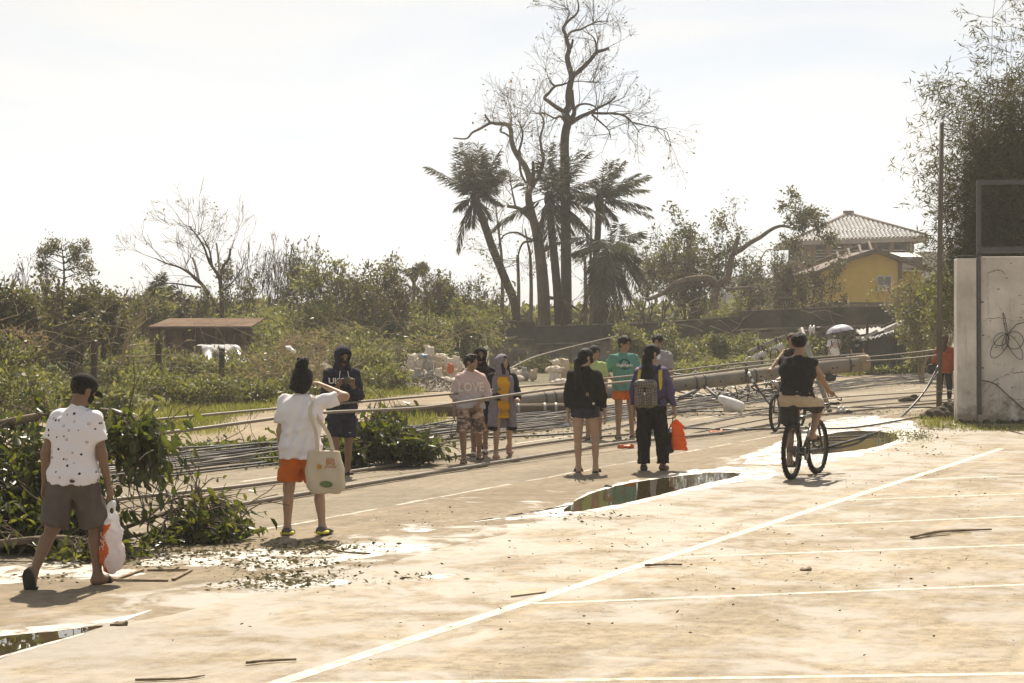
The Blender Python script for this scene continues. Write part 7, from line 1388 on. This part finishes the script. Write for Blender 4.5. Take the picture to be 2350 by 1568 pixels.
# ------------------------------------------------------------------ 9 teal boy
p = Person('boy in teal graphic t-shirt and orange shorts with a hand on his hip', foot_at(1432, 1006), 1.72, 182, [((-.26, .06, -1), (.0, .2, -1)), ((.62, -.12, -.95), (-.72, .40, -.55))], [((-.10, -.10, -1), (-.06, -.30, -1)), ((.02, .06, -1), (.0, -.05, -1))], lean=-2, head=(40, 0), skin=SKIN, build=.98, hands=('relax', ('flat', (-.75, .5, -.3), (0, -1, 0))), footpitch=(20, 0))
p.body(); H = p.H; p.face(); p.hair('short', HAIR, 91, vol=.018); tl_ = p.top('t_shirt', cloth('teal_cotton', (.10, .235, .19), .10), .024, -.06, .80, .026, .007, 92, hemf=.010, sl_r=.044)
project_print(ring_shape(.062, .10, 28), tl_, p.pel + p.up * .205 * H, p.fw, p.up, cloth('teal_dark_print', (.035, .10, .085)), 'emblem', p.e, .005); project_print(ring_shape(.030, .038, 3), tl_, p.pel + p.up * .225 * H, p.fw, p.up, M_PRINTW, 'emblem', p.e, .007); project_print(text_mesh('HighAgain', .068, .002), tl_, p.pel + p.up * .196 * H, p.fw, p.up, M_PRINTW, 'lettering', p.e, .009)
p.bottom('shorts', MATS['orange_fabric'], .55, .062, .066, .012, .005, 93, waist=-.04); p.sandals(M_RUB)
# ------------------------------------------------------------------ 10 purple woman with backpack
p = Person('woman in purple top with a monogram backpack and orange bag seen from behind', foot_at(1494, 1080), 1.67, -14, [((-.20, -.02, -1), (-.06, .12, -1)), ((.30, .04, -1), (.22, .22, -1))], [((-.03, .0, -1), (.0, -.02, -1)), ((.14, .10, -1), (.04, -.06, -1))], lean=1, head=(-56, 2), skin=SKIN2, build=1.05, hands=('relax', 'grip'))
p.body(); H = p.H; p.face(False); p.mask(M_MASKW); M_PUR = cloth('purple_knit', (.088, .068, .135), .2, 8.); M_PANEL = cloth('yellow_panel', (.55, .44, .05), .1); pt = p.top('blouse', M_PUR, .016, -.01, 1.92, .010, .006, 101, sl_r=.037)
p.bottom('trousers', M_BLACK, 1, .062, .054, .012, .006, 102, shin=.94, r2=.046, waist=.01); p.shoes(mat('brown_shoe', (.055, .042, .03), .6), .006, -.05)
for q in (-1, 1):
    poly = [(-.028, .12), (.022, .125), (.028, .0), (.018, -.13), (-.006, -.16), (-.018, -.02)]; project_print(flat_shape([(x * q, y) for x, y in poly]), pt, p.pel + p.up * .205 * H + p.rt * q * .085 * H, -p.fw, p.up, M_PANEL, 'yellow_panel', p.e, .005, 1., .04)
p.hair('long', HAIR, 103, [('c', p.head_pt(0, -.05, -.03), p.neck - p.fw * .075 * H - p.up * .02 * H - p.rt * .02 * H, .042 * H, .045 * H), ('c', p.neck - p.fw * .075 * H - p.up * .02 * H - p.rt * .02 * H, p.pel + p.up * .17 * H - p.fw * .095 * H - p.rt * .055 * H, .044 * H, .022 * H)], .011)
def lattice():
    m = bpy.data.materials.new('monogram_canvas'); m.use_nodes = True; n = m.node_tree; b = n.nodes['Principled BSDF']; b.inputs['Roughness'].default_value = .55; t = n.nodes.new('ShaderNodeTexCoord'); mp = n.nodes.new('ShaderNodeMapping'); mp.inputs['Rotation'].default_value = (0, math.radians(45), 0); n.links.new(t.outputs['Object'], mp.inputs[0]); c = n.nodes.new('ShaderNodeTexChecker'); c.inputs['Scale'].default_value = 42; c.inputs['Color1'].default_value = (.062, .05, .04, 1); c.inputs['Color2'].default_value = (.20, .165, .125, 1); n.links.new(mp.outputs[0], c.inputs[0]); n.links.new(c.outputs[0], b.inputs['Base Color']); return m
bpk = empty('backpack', tuple(p.world(V3(0, 0, 0))), p.e.rotation_euler.z, 'brown monogram backpack worn by the woman in purple', 'backpack'); M_LAT = lattice(); bc2 = p.pel + p.up * .085 * H - p.fw * .155 * H - p.rt * .015 * H
def rbox(name, c, half, m, parent, fold=.004, R=None, k=.06): x, y, z = half; V, F = sdf([('c', c + V3(sx * (x - y * .8), 0, -z + y), c + V3(sx * (x - y * .9), 0, z - y), y, y * .9) for sx in (-1, 1)] + [('c', c + V3(0, -y * .15, -z + y), c + V3(0, -y * .1, z - y), y * 1.05, y)], .010, k, (fold, 4, .09)); return link(name, mesh_np(name, smoothV(V, F), F, m), parent)
rbox('body', bc2, (.145, .062, .185), M_LAT, bpk); rbox('pocket', bc2 + V3(.01, -.062, -.08), (.115, .03, .085), M_LAT, bpk, .002); rbox('flap', bc2 + V3(0, -.02, .125), (.14, .066, .065), M_LAT, bpk, .002)
mb = MB(); mb.beam(bc2 + V3(0, -.092, .10), bc2 + V3(0, -.102, -.02), .02, .006, (0, -1, 0)); mb.build('closing_strap', M_RUB, bpk); mb = MB(); mb.ell(bc2 + V3(0, -.104, .005), (.012, .008, .022)); mb.build('buckle', M_PORC, bpk)
for q in (-1, 1): mb = MB(); P = spline([bc2 + V3(q * .04, .05, .16), p.pel + p.up * .295 * H + p.rt * q * .062 * H - p.fw * .045 * H, p.pel + p.up * .312 * H + p.rt * q * .072 * H + p.fw * .01 * H, p.pel + p.up * .25 * H + p.rt * q * .08 * H + p.fw * .085 * H], 4); [mb.beam(a, b, .028, .008, (0, -1, .6)) for a, b in zip(P[:-1], P[1:])]; mb.build('shoulder_strap', M_RUB, bpk); mb = MB(); mb.tube([bc2 + V3(q * .12, .03, -.13), p.pel + p.up * .06 * H + p.rt * q * .10 * H - p.fw * .02 * H], .01, 6); mb.build('side_strap', M_RUB, bpk)
hw = p.world(p.J['wri', 1] + p.J['fdir', 1] * .085 * H)
ob2 = empty('carrier_bag', (hw.x, hw.y, 0), .2, 'bright orange plastic bag held by the woman in purple', 'bag'); z0 = hw.z; pr = []
for zz, hw_, xo, r_ in ((.02, .012, 0, .018), (.045, .05, .0, .016), (.07, .092, .005, .012), (.10, .085, .01, .014), (.125, .05, .01, .024), (.16, .056, .015, .028), (.2, .066, .02, .032), (.26, .074, .028, .034), (.32, .08, .035, .034), (.37, .084, .042, .028), (.40, .086, .05, .018)): pr.append(('c', (xo - hw_, 0, z0 - zz), (xo + hw_, 0, z0 - zz - .02 * (hw_ / .1)), r_, r_ * .8))
V, F = sdf(pr, .009, .03, (.0028, 6, .07)); link('film', mesh_np('film', smoothV(V, F), F, mat('plastic_bright_orange', (.70, .17, .03), .4, .1, 8., .2, 40, transl=.4)), ob2)
fb = empty('cloth_bag', (hw.x - .15, hw.y + .04, 0), .1, 'dark floral cloth bag hanging behind the orange plastic bag', 'bag'); m = mat('floral_dark', (.022, .02, .022), .85, .1, 22., col2=(.035, .03, .03)); r = [x for x in m.node_tree.nodes if x.type == 'VALTORGB'][0]; e_ = r.color_ramp.elements.new(.74); e_.color = (.5, .45, .46, 1); r.color_ramp.elements[1].position = .66
rbox('sack', V3(0, 0, z0 - .30), (.125, .06, .15), m, fb, .006); mb = MB(); mb.tube(spline([(-.06, 0, z0 - .17), (0, .0, z0 - .01), (.09, -.05, z0 + .0), (.03, 0, z0 - .17)], 5), .008, 6); mb.build('handle', M_RUB, fb)
# ------------------------------------------------------------------ 11 grey tee man
p = Person('young man in grey t-shirt standing behind the woman in purple', foot_at(1510, 992), 1.74, 176, [((-.20, .0, -1), (-.04, .12, -1)), ((.18, .0, -1), (.04, .12, -1))], [((-.06, .0, -1), (-.02, -.05, -1)), ((.06, .06, -1), (.02, -.08, -1))], lean=0, head=(-12, 6), skin=SKIN, build=1.0)
p.body(); p.face(); p.hair('short', HAIR, 111, vol=.014); p.top('t_shirt', cloth('grey_cotton', (.27, .245, .25), .1), .024, -.07, .78, .024, .007, 112, hemf=.010, sl_r=.044); p.bottom('shorts', M_BLACK, .9, .064, .066, .012, .005, 113, waist=-.05); p.sandals(M_RUB)
# ------------------------------------------------------------------ 14, 15 far pair with umbrella
p = Person('man in white logo t-shirt walking under a grey umbrella far away', foot_at(1914, 863), 1.62, 184, [((-.10, .12, -1), (-.12, .45, .9)), ((.20, .05, -1), (-.25, .35, -.9))], [((-.02, -.1, -1), (-.02, -.35, -1)), ((.03, .12, -1), (0, -.06, -1))], head=(0, 0), skin=SKIN, hands=('grip', 'relax'), footpitch=(30, 0))
p.body(); H = p.H; p.face(); p.hair('short', HAIR, 141); t14 = p.top('t_shirt', M_WHITE, .026, -.07, .75, .02, .005, 142); p.bottom('shorts', M_BLACK, .85, .064, .066, .012, .005, 143, waist=-.05); p.sandals(M_RUB); p.mask(M_MASKW)
project_print(ring_shape(.075, .105, 24), t14, p.pel + p.up * .18 * H, p.fw, p.up, mat('print_maroon', (.24, .05, .03), .9), 'emblem', p.e, .006); project_print(text_mesh('LP', .09, .003), t14, p.pel + p.up * .18 * H, p.fw, p.up, MATS['print_maroon'], 'lettering', p.e, .008); project_print(text_mesh('LOGON INC', .035, .001), t14, p.pel + p.up * .095 * H, p.fw, p.up, MATS['print_maroon'], 'lettering', p.e, .008) if False else None
for q in (-1, 1): mb = MB(); P = spline([p.pel + p.up * .10 * H + p.rt * q * .10 * H + p.fw * .06 * H, p.pel + p.up * .2 * H + p.rt * q * .082 * H + p.fw * .105 * H, p.pel + p.up * .30 * H + p.rt * q * .07 * H + p.fw * .02 * H], 4); [mb.beam(a, b, .035, .01, p.fw) for a, b in zip(P[:-1], P[1:])]; mb.build('pack_strap', M_BLACK, p.e)
hw = p.world(p.J['wri', 0] + p.J['fdir', 0] * .06 * H); um = empty('umbrella', (hw.x, hw.y, hw.z), 0, 'open silver-grey umbrella held over the far man in white', 'umbrella'); tilt = V3(-.18, .05, 1).normalized(); mb = MB(); mb.tube([-tilt * .18, tilt * .62], .010, 8); mb.build('shaft', M_STEEL, um)
xx = tilt.orthogonal().normalized(); yy = tilt.cross(xx); M_UMB = mat('umbrella_silver', (.34, .32, .36), .4, .1, 6., spec=.5); M_UMBI = mat('umbrella_inside', (.05, .045, .045), .8)
for k in range(8):
    a0, a1 = 2 * math.pi * k / 8, 2 * math.pi * (k + 1) / 8; vs = []; fs = []
    for r in range(6):
        t = r / 5; rad = .52 * math.sin(t * 1.25) / math.sin(1.25); hh = .60 - .26 * t * t
        for q in range(4): a = a0 + (a1 - a0) * q / 3; sag = .03 * math.sin(math.pi * q / 3) * t; vs.append(tilt * (hh - sag * .5) + (xx * math.cos(a) + yy * math.sin(a)) * rad * (1 - sag))
    for r in range(5): fs += [(r * 4 + q, r * 4 + q + 1, r * 4 + q + 5, r * 4 + q + 4) for q in range(3)]
    MB().add(vs, fs, True).build('panel', M_UMB, um); MB().add([v - tilt * .008 for v in vs], fs, True).build('lining', M_UMBI, um); mb = MB(); mb.tube([vs[i * 4] - tilt * .012 for i in range(6)], .005, 4); mb.build('rib', M_GREY, um)
p = Person('woman in black t-shirt and cap with a pale bag far away', foot_at(1966, 862), 1.56, 180, [((-.22, .0, -1), (-.1, .2, -1)), ((.22, .0, -1), (-.10, .45, -.6))], [((-.04, .0, -1), (-.02, -.08, -1)), ((.05, .1, -1), (.02, -.1, -1))], head=(10, 0), skin=SKIN2, build=1.2, hands=('relax', 'grip'))
p.body(); H = p.H; p.face(False); p.mask(M_MASKW); p.hair('long', HAIR, 151, [('c', p.head_pt(0, -.05, -.03), p.neck - p.fw * .05 * H - p.up * .03, .04 * H, .03 * H)]); t15 = p.top('t_shirt', M_BLACK, .028, -.05, .95, .026, .006, 152, sl_r=.048); p.bottom('shorts', M_BLACK, .62, .064, .066, .012, .005, 153, waist=-.03); p.sandals(M_RUB); p.part('cap', [('e', p.head_pt(0, -.006, .032), (.058 * H, .07 * H, .05 * H), [list(q) for q in p.hR]), ('p', p.head_pt(0, 0, .02), (0, 0, -1))], M_BLACK, .01, .01); mb = MB(); mb.box(p.head_pt(0, .08, .024), (.09, .08, .012)); mb.build('cap_brim', M_BLACK, p.e)
for k, (x, z, w) in enumerate(((-.05, .04, .10), (.03, .02, .12), (-.01, -.02, .14), (.02, -.05, .08))): project_print(flat_shape([(-w / 2, -.008), (w / 2, -.010), (w / 2, .010), (-w / 2, .012)]), t15, p.pel + p.up * .19 * H + V3(x, 0, z), p.fw, p.up, cloth('print_grey', (.30, .28, .26)), 'print', p.e, .006)
hw = p.world(p.J['wri', 1] + p.J['fdir', 1] * .07 * H); yb_ = empty('carrier_bag', (hw.x, hw.y, 0), 0, 'pale yellow plastic bag held by the far woman in black', 'bag'); V, F = sdf([('c', (0, 0, hw.z - .02), (-.02, 0, hw.z - .14), .02, .08), ('e', (-.03, 0, hw.z - .28), (.16, .1, .17), None)], .014, .05, (.01, 7, .09)); link('film', mesh_np('film', V, F, mat('plastic_cream', (.62, .55, .34), .5, .12, 8., .2, 40, transl=.3)), yb_)
# ------------------------------------------------------------------ 16 red jacket behind the pole
p = Person('person in rust-red jacket and black leggings behind the steel pole', foot_at(2167, 928), 1.66, -20, [((-.22, .1, -1), (.0, .4, -1)), ((.2, .1, -1), (.05, .3, -1))], [((-.04, .05, -1), (-.02, -.08, -1)), ((.08, .05, -1), (.02, -.1, -1))], head=(0, 2), skin=SKIN)
p.body(); H = p.H; p.hair('long', HAIRB, 161, [('c', p.head_pt(0, -.05, -.03), p.neck - p.fw * .06 * H - p.up * .05, .046 * H, .035 * H)], .014); p.top('jacket', cloth('rust_jacket', (.28, .065, .025), .15), .03, -.08, 1.9, .016, .006, 162); p.bottom('leggings', M_BLACK, 1, .058, .042, .01, .003, 163, shin=.95, r2=.03); p.sandals(M_RUB)
bgx = p.world(p.pel - p.rt * .17 * H - V3(0, 0, .03)); hb = empty('handbag', (bgx.x, bgx.y, 0), 0, 'black handbag at the side of the person in rust red', 'bag'); rbox('body', V3(0, 0, bgx.z), (.13, .06, .12), M_RUB, hb); mb = MB(); mb.tube(spline([(-.08, 0, bgx.z + .1), (0, 0, bgx.z + .35), (.08, 0, bgx.z + .1)], 5), .01, 6); mb.build('handle', M_RUB, hb)
# ================================================================== bicycles and riders
M_FRAME = mat('bike_frame', (.04, .036, .032), .3, .2, 5., spec=.5, coat=.4); M_TYRE = mat('tyre', (.018, .016, .014), .85, .3, 20., .4, 60); M_RIM = mat('rim', (.10, .095, .085), .35, .1, 5., metal=.7); M_CHR = mat('chrome', (.45, .42, .38), .25, .1, 5., metal=.9)
def bicycle(label, rear, front, fork_turn=0., R=.355, lamp=False, knob=True):
    """rear and front are the two tyre contact points on the ground"""
    r, f = Vector((rear.x, rear.y, 0)), Vector((front.x, front.y, 0)); d = (f - r).normalized(); yaw = math.atan2(d.y, d.x); WB = 1.06
    e = empty('bicycle', tuple(r), yaw, label, 'bicycle')           # local x forward, y left, z up
    def wheel(c, turn):
        w = empty('wheel', c, turn); w.parent = e; n = 40; mb = MB(); pts = [(math.cos(a) * (R - .028), 0, math.sin(a) * (R - .028)) for a in np.linspace(0, 2 * math.pi, n + 1)]; mb.tube(pts, .031, 8, False); 
        if knob:
            for k in range(66):
                a = 2 * math.pi * k / 66; q = Matrix.Rotation(-a, 3, 'Y')
                for s in (-1, 0, 1): mb.box(q @ Vector((R - .002, s * .018 + .006 * (k % 2), 0)), (.014, .012, .016), q)
        mb.build('tyre', M_TYRE, w); mb = MB(); mb.tube([(math.cos(a) * (R - .062), 0, math.sin(a) * (R - .062)) for a in np.linspace(0, 2 * math.pi, n + 1)], .012, 6, False); mb.build('rim', M_RIM, w)
        mb = MB(); mb.tube([(0, -.05, 0), (0, .05, 0)], .02, 10); mb.build('hub', M_RIM, w)
        for k in range(28): a = 2 * math.pi * k / 28; s = 1 if k % 2 else -1; b = a + .35 * (1 if k % 4 < 2 else -1); mb = MB(); mb.tube([(math.cos(b) * .02, s * .032, math.sin(b) * .02), (math.cos(a) * (R - .065), 0, math.sin(a) * (R - .065))], .0014, 3); mb.build('spoke', M_CHR, w)
        return w
    wheel((0, 0, R), 0); fw = wheel((WB, 0, R), fork_turn)
    mb = MB(); mb.lathe((0, -.045, R), [(.075, 0), (.08, .006), (.075, .012)], (0, 1, 0), 16); mb.lathe((0, -.06, R), [(.045, 0), (.05, .008), (.04, .016)], (0, 1, 0), 16); mb.build('cassette', M_RIM, e)
    bb = Vector((.42, 0, .30)); seat = Vector((.24, 0, .80)); hl, hu = Vector((.90, 0, .70)), Vector((.87, 0, .83)); ax = Vector((0, 0, R)); fx = Vector((WB, 0, R))
    fr = MB(); fr.tube([bb, hl], .024, 10); fr.tube([seat + (seat - bb) * -.08, hu + Vector((.005, 0, -.04))], .020, 10); fr.tube([bb, seat], .018, 10); fr.tube([hl + Vector((.012, 0, -.04)), hu + Vector((-.005, 0, .03))], .024, 10)
    for s in (-1, 1): fr.tube([bb + Vector((0, s * .03, 0)), ax + Vector((0, s * .065, 0))], .010, 8); fr.tube([seat + Vector((.03, s * .02, -.1)), ax + Vector((0, s * .065, 0))], .009, 8)
    fr.tube([bb + Vector((0, -.05, 0)), bb + Vector((0, .05, 0))], .03, 10); fr.build('frame', M_FRAME, e)
    c, s_ = math.cos(fork_turn), math.sin(fork_turn); rot = lambda v: Vector((.9 + (v.x - .9) * c - v.y * s_, (v.x - .9) * s_ + v.y * c, v.z))
    fk = MB()
    for s in (-1, 1): fk.tube([rot(Vector((.915, s * .06, .66))), rot(Vector((WB, s * .06, R)))], .018, 8)
    fk.tube([rot(Vector((.915, -.06, .66))), rot(Vector((.915, .06, .66)))], .02, 8); fk.build('fork', M_FRAME, e)
    hb = MB(); st = hu + Vector((0, 0, .06)); hb.tube([hu, st], .018, 8); hb.tube([st, rot(st + Vector((.07, 0, .02)))], .017, 8); hc = rot(st + Vector((.07, 0, .02))); hb.tube([rot(Vector((st.x + .05, -.34, st.z + .05))), rot(Vector((st.x + .07, -.08, st.z + .03))), hc, rot(Vector((st.x + .07, .08, st.z + .03))), rot(Vector((st.x + .05, .34, st.z + .05)))], .013, 8); hbo = hb.build('handlebar', M_FRAME, e)
    for s in (-1, 1):
        mb = MB(); mb.tube([rot(Vector((st.x + .055, s * .22, st.z + .045))), rot(Vector((st.x + .05, s * .35, st.z + .05)))], .019, 8); mb.build('grip', M_RUB, hbo); mb = MB(); mb.tube(spline([rot(Vector((st.x + .06, s * .2, st.z + .04))), rot(Vector((st.x + .12, s * .24, st.z + .03))), rot(Vector((st.x + .12, s * .32, st.z + .02)))], 4), .006, 5); mb.build('brake_lever', M_CHR, hbo)
        mb = MB(); mb.tube(spline([rot(Vector((st.x + .08, s * .2, st.z + .04))), rot(Vector((st.x + .22, s * .14, st.z + .0))), rot(Vector((st.x + .12, s * .03, st.z - .15)))], 5), .004, 4); mb.build('brake_cable', M_RUB, hbo)
    sp_ = MB(); sp_.tube([seat, seat + Vector((-.03, 0, .10))], .014, 8); sp_.build('seat_post', M_RIM, e)
    V, F = sdf([('c', (.12, 0, .93), (.24, 0, .925), .045, .05), ('c', (.12, -.05, .925), (.12, .05, .925), .042, .042), ('c', (.22, 0, .93), (.36, 0, .93), .04, .02), ('p', (0, 0, .90), (0, 0, -1))], .010, .03); link('saddle', mesh_np('saddle', V, F, M_RUB), e)
    mb = MB(); mb.lathe(bb + Vector((0, -.06, 0)), [(.085, 0), (.092, .005), (.085, .01)], (0, 1, 0), 20); cr = mb.build('chainring', M_RIM, e)
    ped = []
    for s, a in ((-1, math.radians(80)), (1, math.radians(-100))):
        q = bb + Vector((math.cos(a) * .17, s * .08, math.sin(a) * .17)); mb = MB(); mb.beam(bb + Vector((0, s * .07, 0)), q, .02, .014); mb.build('crank', M_RIM, cr); mb = MB(); mb.box(q + Vector((0, s * .055, 0)), (.09, .09, .022)); mb.build('pedal', M_RUB, cr); ped.append(q + Vector((0, s * .06, 0)))
    mb = MB(); mb.tube([(0, -.062, R + .045), (.42, -.062, .30 + .088)], .005, 4); mb.tube([(0, -.062, R - .045), (.42, -.062, .30 - .088)], .005, 4); mb.build('chain', M_RIM, e)
    if lamp: mb = MB(); mb.lathe(hc + Vector((.05, 0, -.03)), [(.02, 0), (.045, .05), (.045, .07), (.03, .075)], (1, 0, 0), 14); mb.build('headlamp', M_CHR, hbo)
    return e, yaw, {'seat': Vector((.17, 0, .955)), 'ped': ped, 'bar': {s: rot(Vector((st.x + .05, s * .30, st.z + .06))) for s in (-1, 1)}}
def ik(a, b, l1, l2, pole):
    """two-bone limb: middle joint between a and b, bent towards pole"""
    v = b - a; d = min(v.length, (l1 + l2) * .999); n = v.normalized(); x = (l1 * l1 - l2 * l2 + d * d) / (2 * d); h = math.sqrt(max(0, l1 * l1 - x * x)); q = Vector(pole); q = (q - n * q.dot(n)).normalized(); return a + n * x + q * h
def rider(label, bike, H, lean, head, skin, back=0., side=0., stand=None, build=1.02):
    e, yaw, pt = bike; o = Vector(e.location)
    # the rider's frame: x right, y forward; bike frame: x forward, y left
    tr = lambda v: Vector((-v.y, v.x, v.z)); seat = tr(pt['seat']); pz = seat.z + .045 * H; P = Person(label, (0, 0, 0), H, 0, [((-.2, .6, -.8), (0, .6, -.6)), ((.2, .6, -.8), (0, .6, -.6))], [((0, .5, -1), (0, -.2, -1)), ((0, .5, -1), (0, -.2, -1))], lean=lean, head=head, side=side, skin=skin, build=build, pelvis=pz, hands=(('grip', (-.2, .9, -.3), (0, -.2, -1)), ('grip', (.2, .9, -.3), (0, -.2, -1))))
    P.e.location = o + Matrix.Rotation(yaw - math.pi / 2, 3, 'Z') @ Vector((0, seat.y, 0)); P.e.rotation_euler = (0, 0, yaw - math.pi / 2); J = P.J; sh = Vector((0, seat.y, 0))
    for i, s in ((0, 1), (1, -1)):                          # bike left (+y) is the rider's left (index 0)
        bar = tr(pt['bar'][s]) - sh; w = bar + Vector((0, -.075, .03)); J['elb', i] = ik(J['shld', i], w, .172 * H, .148 * H, ((-1 if i == 0 else 1) * .9, -.25, -.35)); J['wri', i] = J['elb', i] + (w - J['elb', i]).normalized() * .148 * H; J['fdir', i] = (bar - J['wri', i]).normalized()
        pd = tr(pt['ped'][1 if i == 0 else 0]) - sh; an = pd + Vector((0, -.055, .085)) if stand is None or i != stand[0] else Vector(stand[1]); J['knee', i] = ik(J['hip', i], an, .245 * H, .238 * H, ((-.25 if i == 0 else .25), 1, .2)); J['ank', i] = J['knee', i] + (an - J['knee', i]).normalized() * .238 * H
    return P
ra, fa = G(1817, 1100), G(1873, 1087); BK = bicycle('black mountain bike ridden away by the man in the sleeveless top', ra, fa, math.radians(-4))
p = rider('cyclist in black sleeveless top and striped shorts riding away', BK, 1.74, 12, (4, -2), SKIN, build=1.10)
p.body(); H = p.H; M_TANK = cloth('black_knit', (.020, .018, .017), .15); p.top('sleeveless_top', M_TANK, .026, .005, 0, 0, .007, 171, hemf=.012, extra=[('c', p.pel + p.up * .265 * H, p.J['shld', i] + p.rt * (-1 if i == 0 else 1) * .008 * H, .038 * H, .040 * H) for i in (0, 1)])
for i in (0, 1): mb = MB(); c = p.J['shld', i]; q = (p.J['elb', i] - c).normalized(); a = q.orthogonal().normalized(); b = q.cross(a); mb.tube([c + q * .012 * H + (a * math.cos(t) + b * math.sin(t)) * .044 * H for t in np.linspace(0, 6.283, 15)], .006, 5); mb.build('armhole_trim', cloth('orange_trim', (.42, .08, .03)), p.e)
def stripe_mat():
    m = bpy.data.materials.new('striped_shorts'); m.use_nodes = True; n = m.node_tree; b = n.nodes['Principled BSDF']; b.inputs['Roughness'].default_value = .9; t = n.nodes.new('ShaderNodeTexCoord'); s = n.nodes.new('ShaderNodeSeparateXYZ'); n.links.new(t.outputs['Object'], s.inputs[0]); r = n.nodes.new('ShaderNodeValToRGB'); r.color_ramp.interpolation = 'CONSTANT'; mr = n.nodes.new('ShaderNodeMapRange'); z = p.pel.z; mr.inputs[1].default_value = z - .25; mr.inputs[2].default_value = z + .1; n.links.new(s.outputs['Z'], mr.inputs[0]); n.links.new(mr.outputs[0], r.inputs[0]); E = r.color_ramp.elements; E[0].color = (.02, .018, .017, 1); E[0].position = 0; E[1].position = .38; E[1].color = (.40, .32, .22, 1); n.links.new(r.outputs[0], b.inputs['Base Color']); return m
p.bottom('shorts', stripe_mat(), .82, .064, .062, .014, .005, 172, waist=.03); p.hair('short', HAIR, 173, vol=.012); p.sandals(M_RUB)
fb_ = G(1779, 991); rb = fb_ + Vector((.55, .9, 0)).normalized() * 1.06; BK2 = bicycle('second bicycle half hidden behind the black mountain bike', rb, fb_, math.radians(8), .35, True, False)
p = rider('second cyclist with brown hair mostly hidden behind the first rider', BK2, 1.60, 10, (0, 0), SKIN)
p.body(); p.face(); p.hair('long', HAIRB, 181, [('c', p.head_pt(0, -.05, -.03), p.neck - p.fw * .06, .035 * p.H, .03 * p.H)], .014); p.top('tank_top', M_TANK, .02, -.03, 0, 0, .005, 182); p.bottom('shorts', cloth('blue_shorts', (.07, .10, .22)), .85, .060, .060, .012, .004, 183, waist=-.01); p.sandals(M_RUB)
# ================================================================== parked white car in the bushes
M_CARW = mat('car_white', (.62, .60, .57), .3, .05, 3., spec=.5, coat=.5); M_CARG = mat('car_glass', (.03, .03, .03), .1, .1, spec=.7); M_CARS = mat('bumper_silver', (.35, .34, .32), .35, .1, metal=.4); M_TAIL = mat('tail_light', (.30, .03, .02), .2)
cx = W(505, 740, 60); car = empty('parked_car', (cx.x, 60, 0), math.radians(-72), 'white hatchback parked in the bushes beside the shed', 'car')
V, F = sdf([('c', (-1.55, s * .5, .62), (1.45, s * .5, .58), .26, .24) for s in (-1, 0, 1)] + [('c', (-1.6, s * .55, .85), (1.2, s * .55, .80), .16, .12) for s in (-1, 0, 1)] + [('c', (-1.35, s * .42, 1.1), (.35, s * .42, 1.12), .2, .18) for s in (-1, 0, 1)] + [('c', (.4, s * .45, 1.05), (.95, s * .5, .85), .15, .1) for s in (-1, 0, 1)] + [('p', (0, 0, .3), (0, 0, -1))] + [('sc', (x, -1.2, .32), (x, 1.2, .32), .34, .34) for x in (-1.1, 1.1)], .045, .10); link('body', mesh_np('body', smoothV(V, F, 2), F, M_CARW), car)
for x in (-1.1, 1.1):
    for s in (-1, 1): w = MB(); w.lathe((x, s * .66 - .09, .31), [(.2, 0), (.3, .02), (.31, .1), (.3, .16), (.2, .18)], (0, 1, 0), 20); w = w.build('wheel', M_TYRE, car); mb = MB(); mb.lathe((x, s * .66 + s * .085, .31), [(.19, 0), (.17, .015)], (0, s, 0), 16); mb.build('rim', M_CARS, w)
for s in (-1, 1):
    mb = MB(); mb.add([(-1.2, s * .645, 1.0), (.3, s * .645, 1.0), (.15, s * .60, 1.26), (-1.1, s * .60, 1.26)], [(0, 1, 2, 3)]); mb.build('side_window', M_CARG, car); mb = MB(); mb.box((-1.80, s * .55, .85), (.06, .18, .2)); mb.build('tail_light', M_TAIL, car)
mb = MB(); mb.add([(-1.60, -.5, 1.0), (-1.60, .5, 1.0), (-1.50, .45, 1.25), (-1.50, -.45, 1.25)], [(0, 1, 2, 3)]); mb.build('rear_window', M_CARG, car); mb = MB(); mb.tube([(-1.80, -.6, .5), (-1.86, 0, .5), (-1.80, .6, .5)], .09, 10); mb.build('bumper', M_CARS, car); mb = MB(); mb.box((-1.92, 0, .62), (.02, .4, .14)); mb.build('number_plate', M_PRINTW, car)
# ================================================================== haze
hm = bpy.data.materials.new('haze'); hm.use_nodes = True; hn = hm.node_tree; hn.nodes.clear()
pv = hn.nodes.new('ShaderNodeVolumePrincipled'); pv.inputs['Color'].default_value = (1, .97, .92, 1); pv.inputs['Density'].default_value = .0007; pv.inputs['Anisotropy'].default_value = .35
ho_ = hn.nodes.new('ShaderNodeOutputMaterial'); hn.links.new(pv.outputs[0], ho_.inputs['Volume'])
mb = MB(); mb.box((0, 120, 11), (600, 320, 24)); tag(mb.build('haze', hm), kind='stuff')
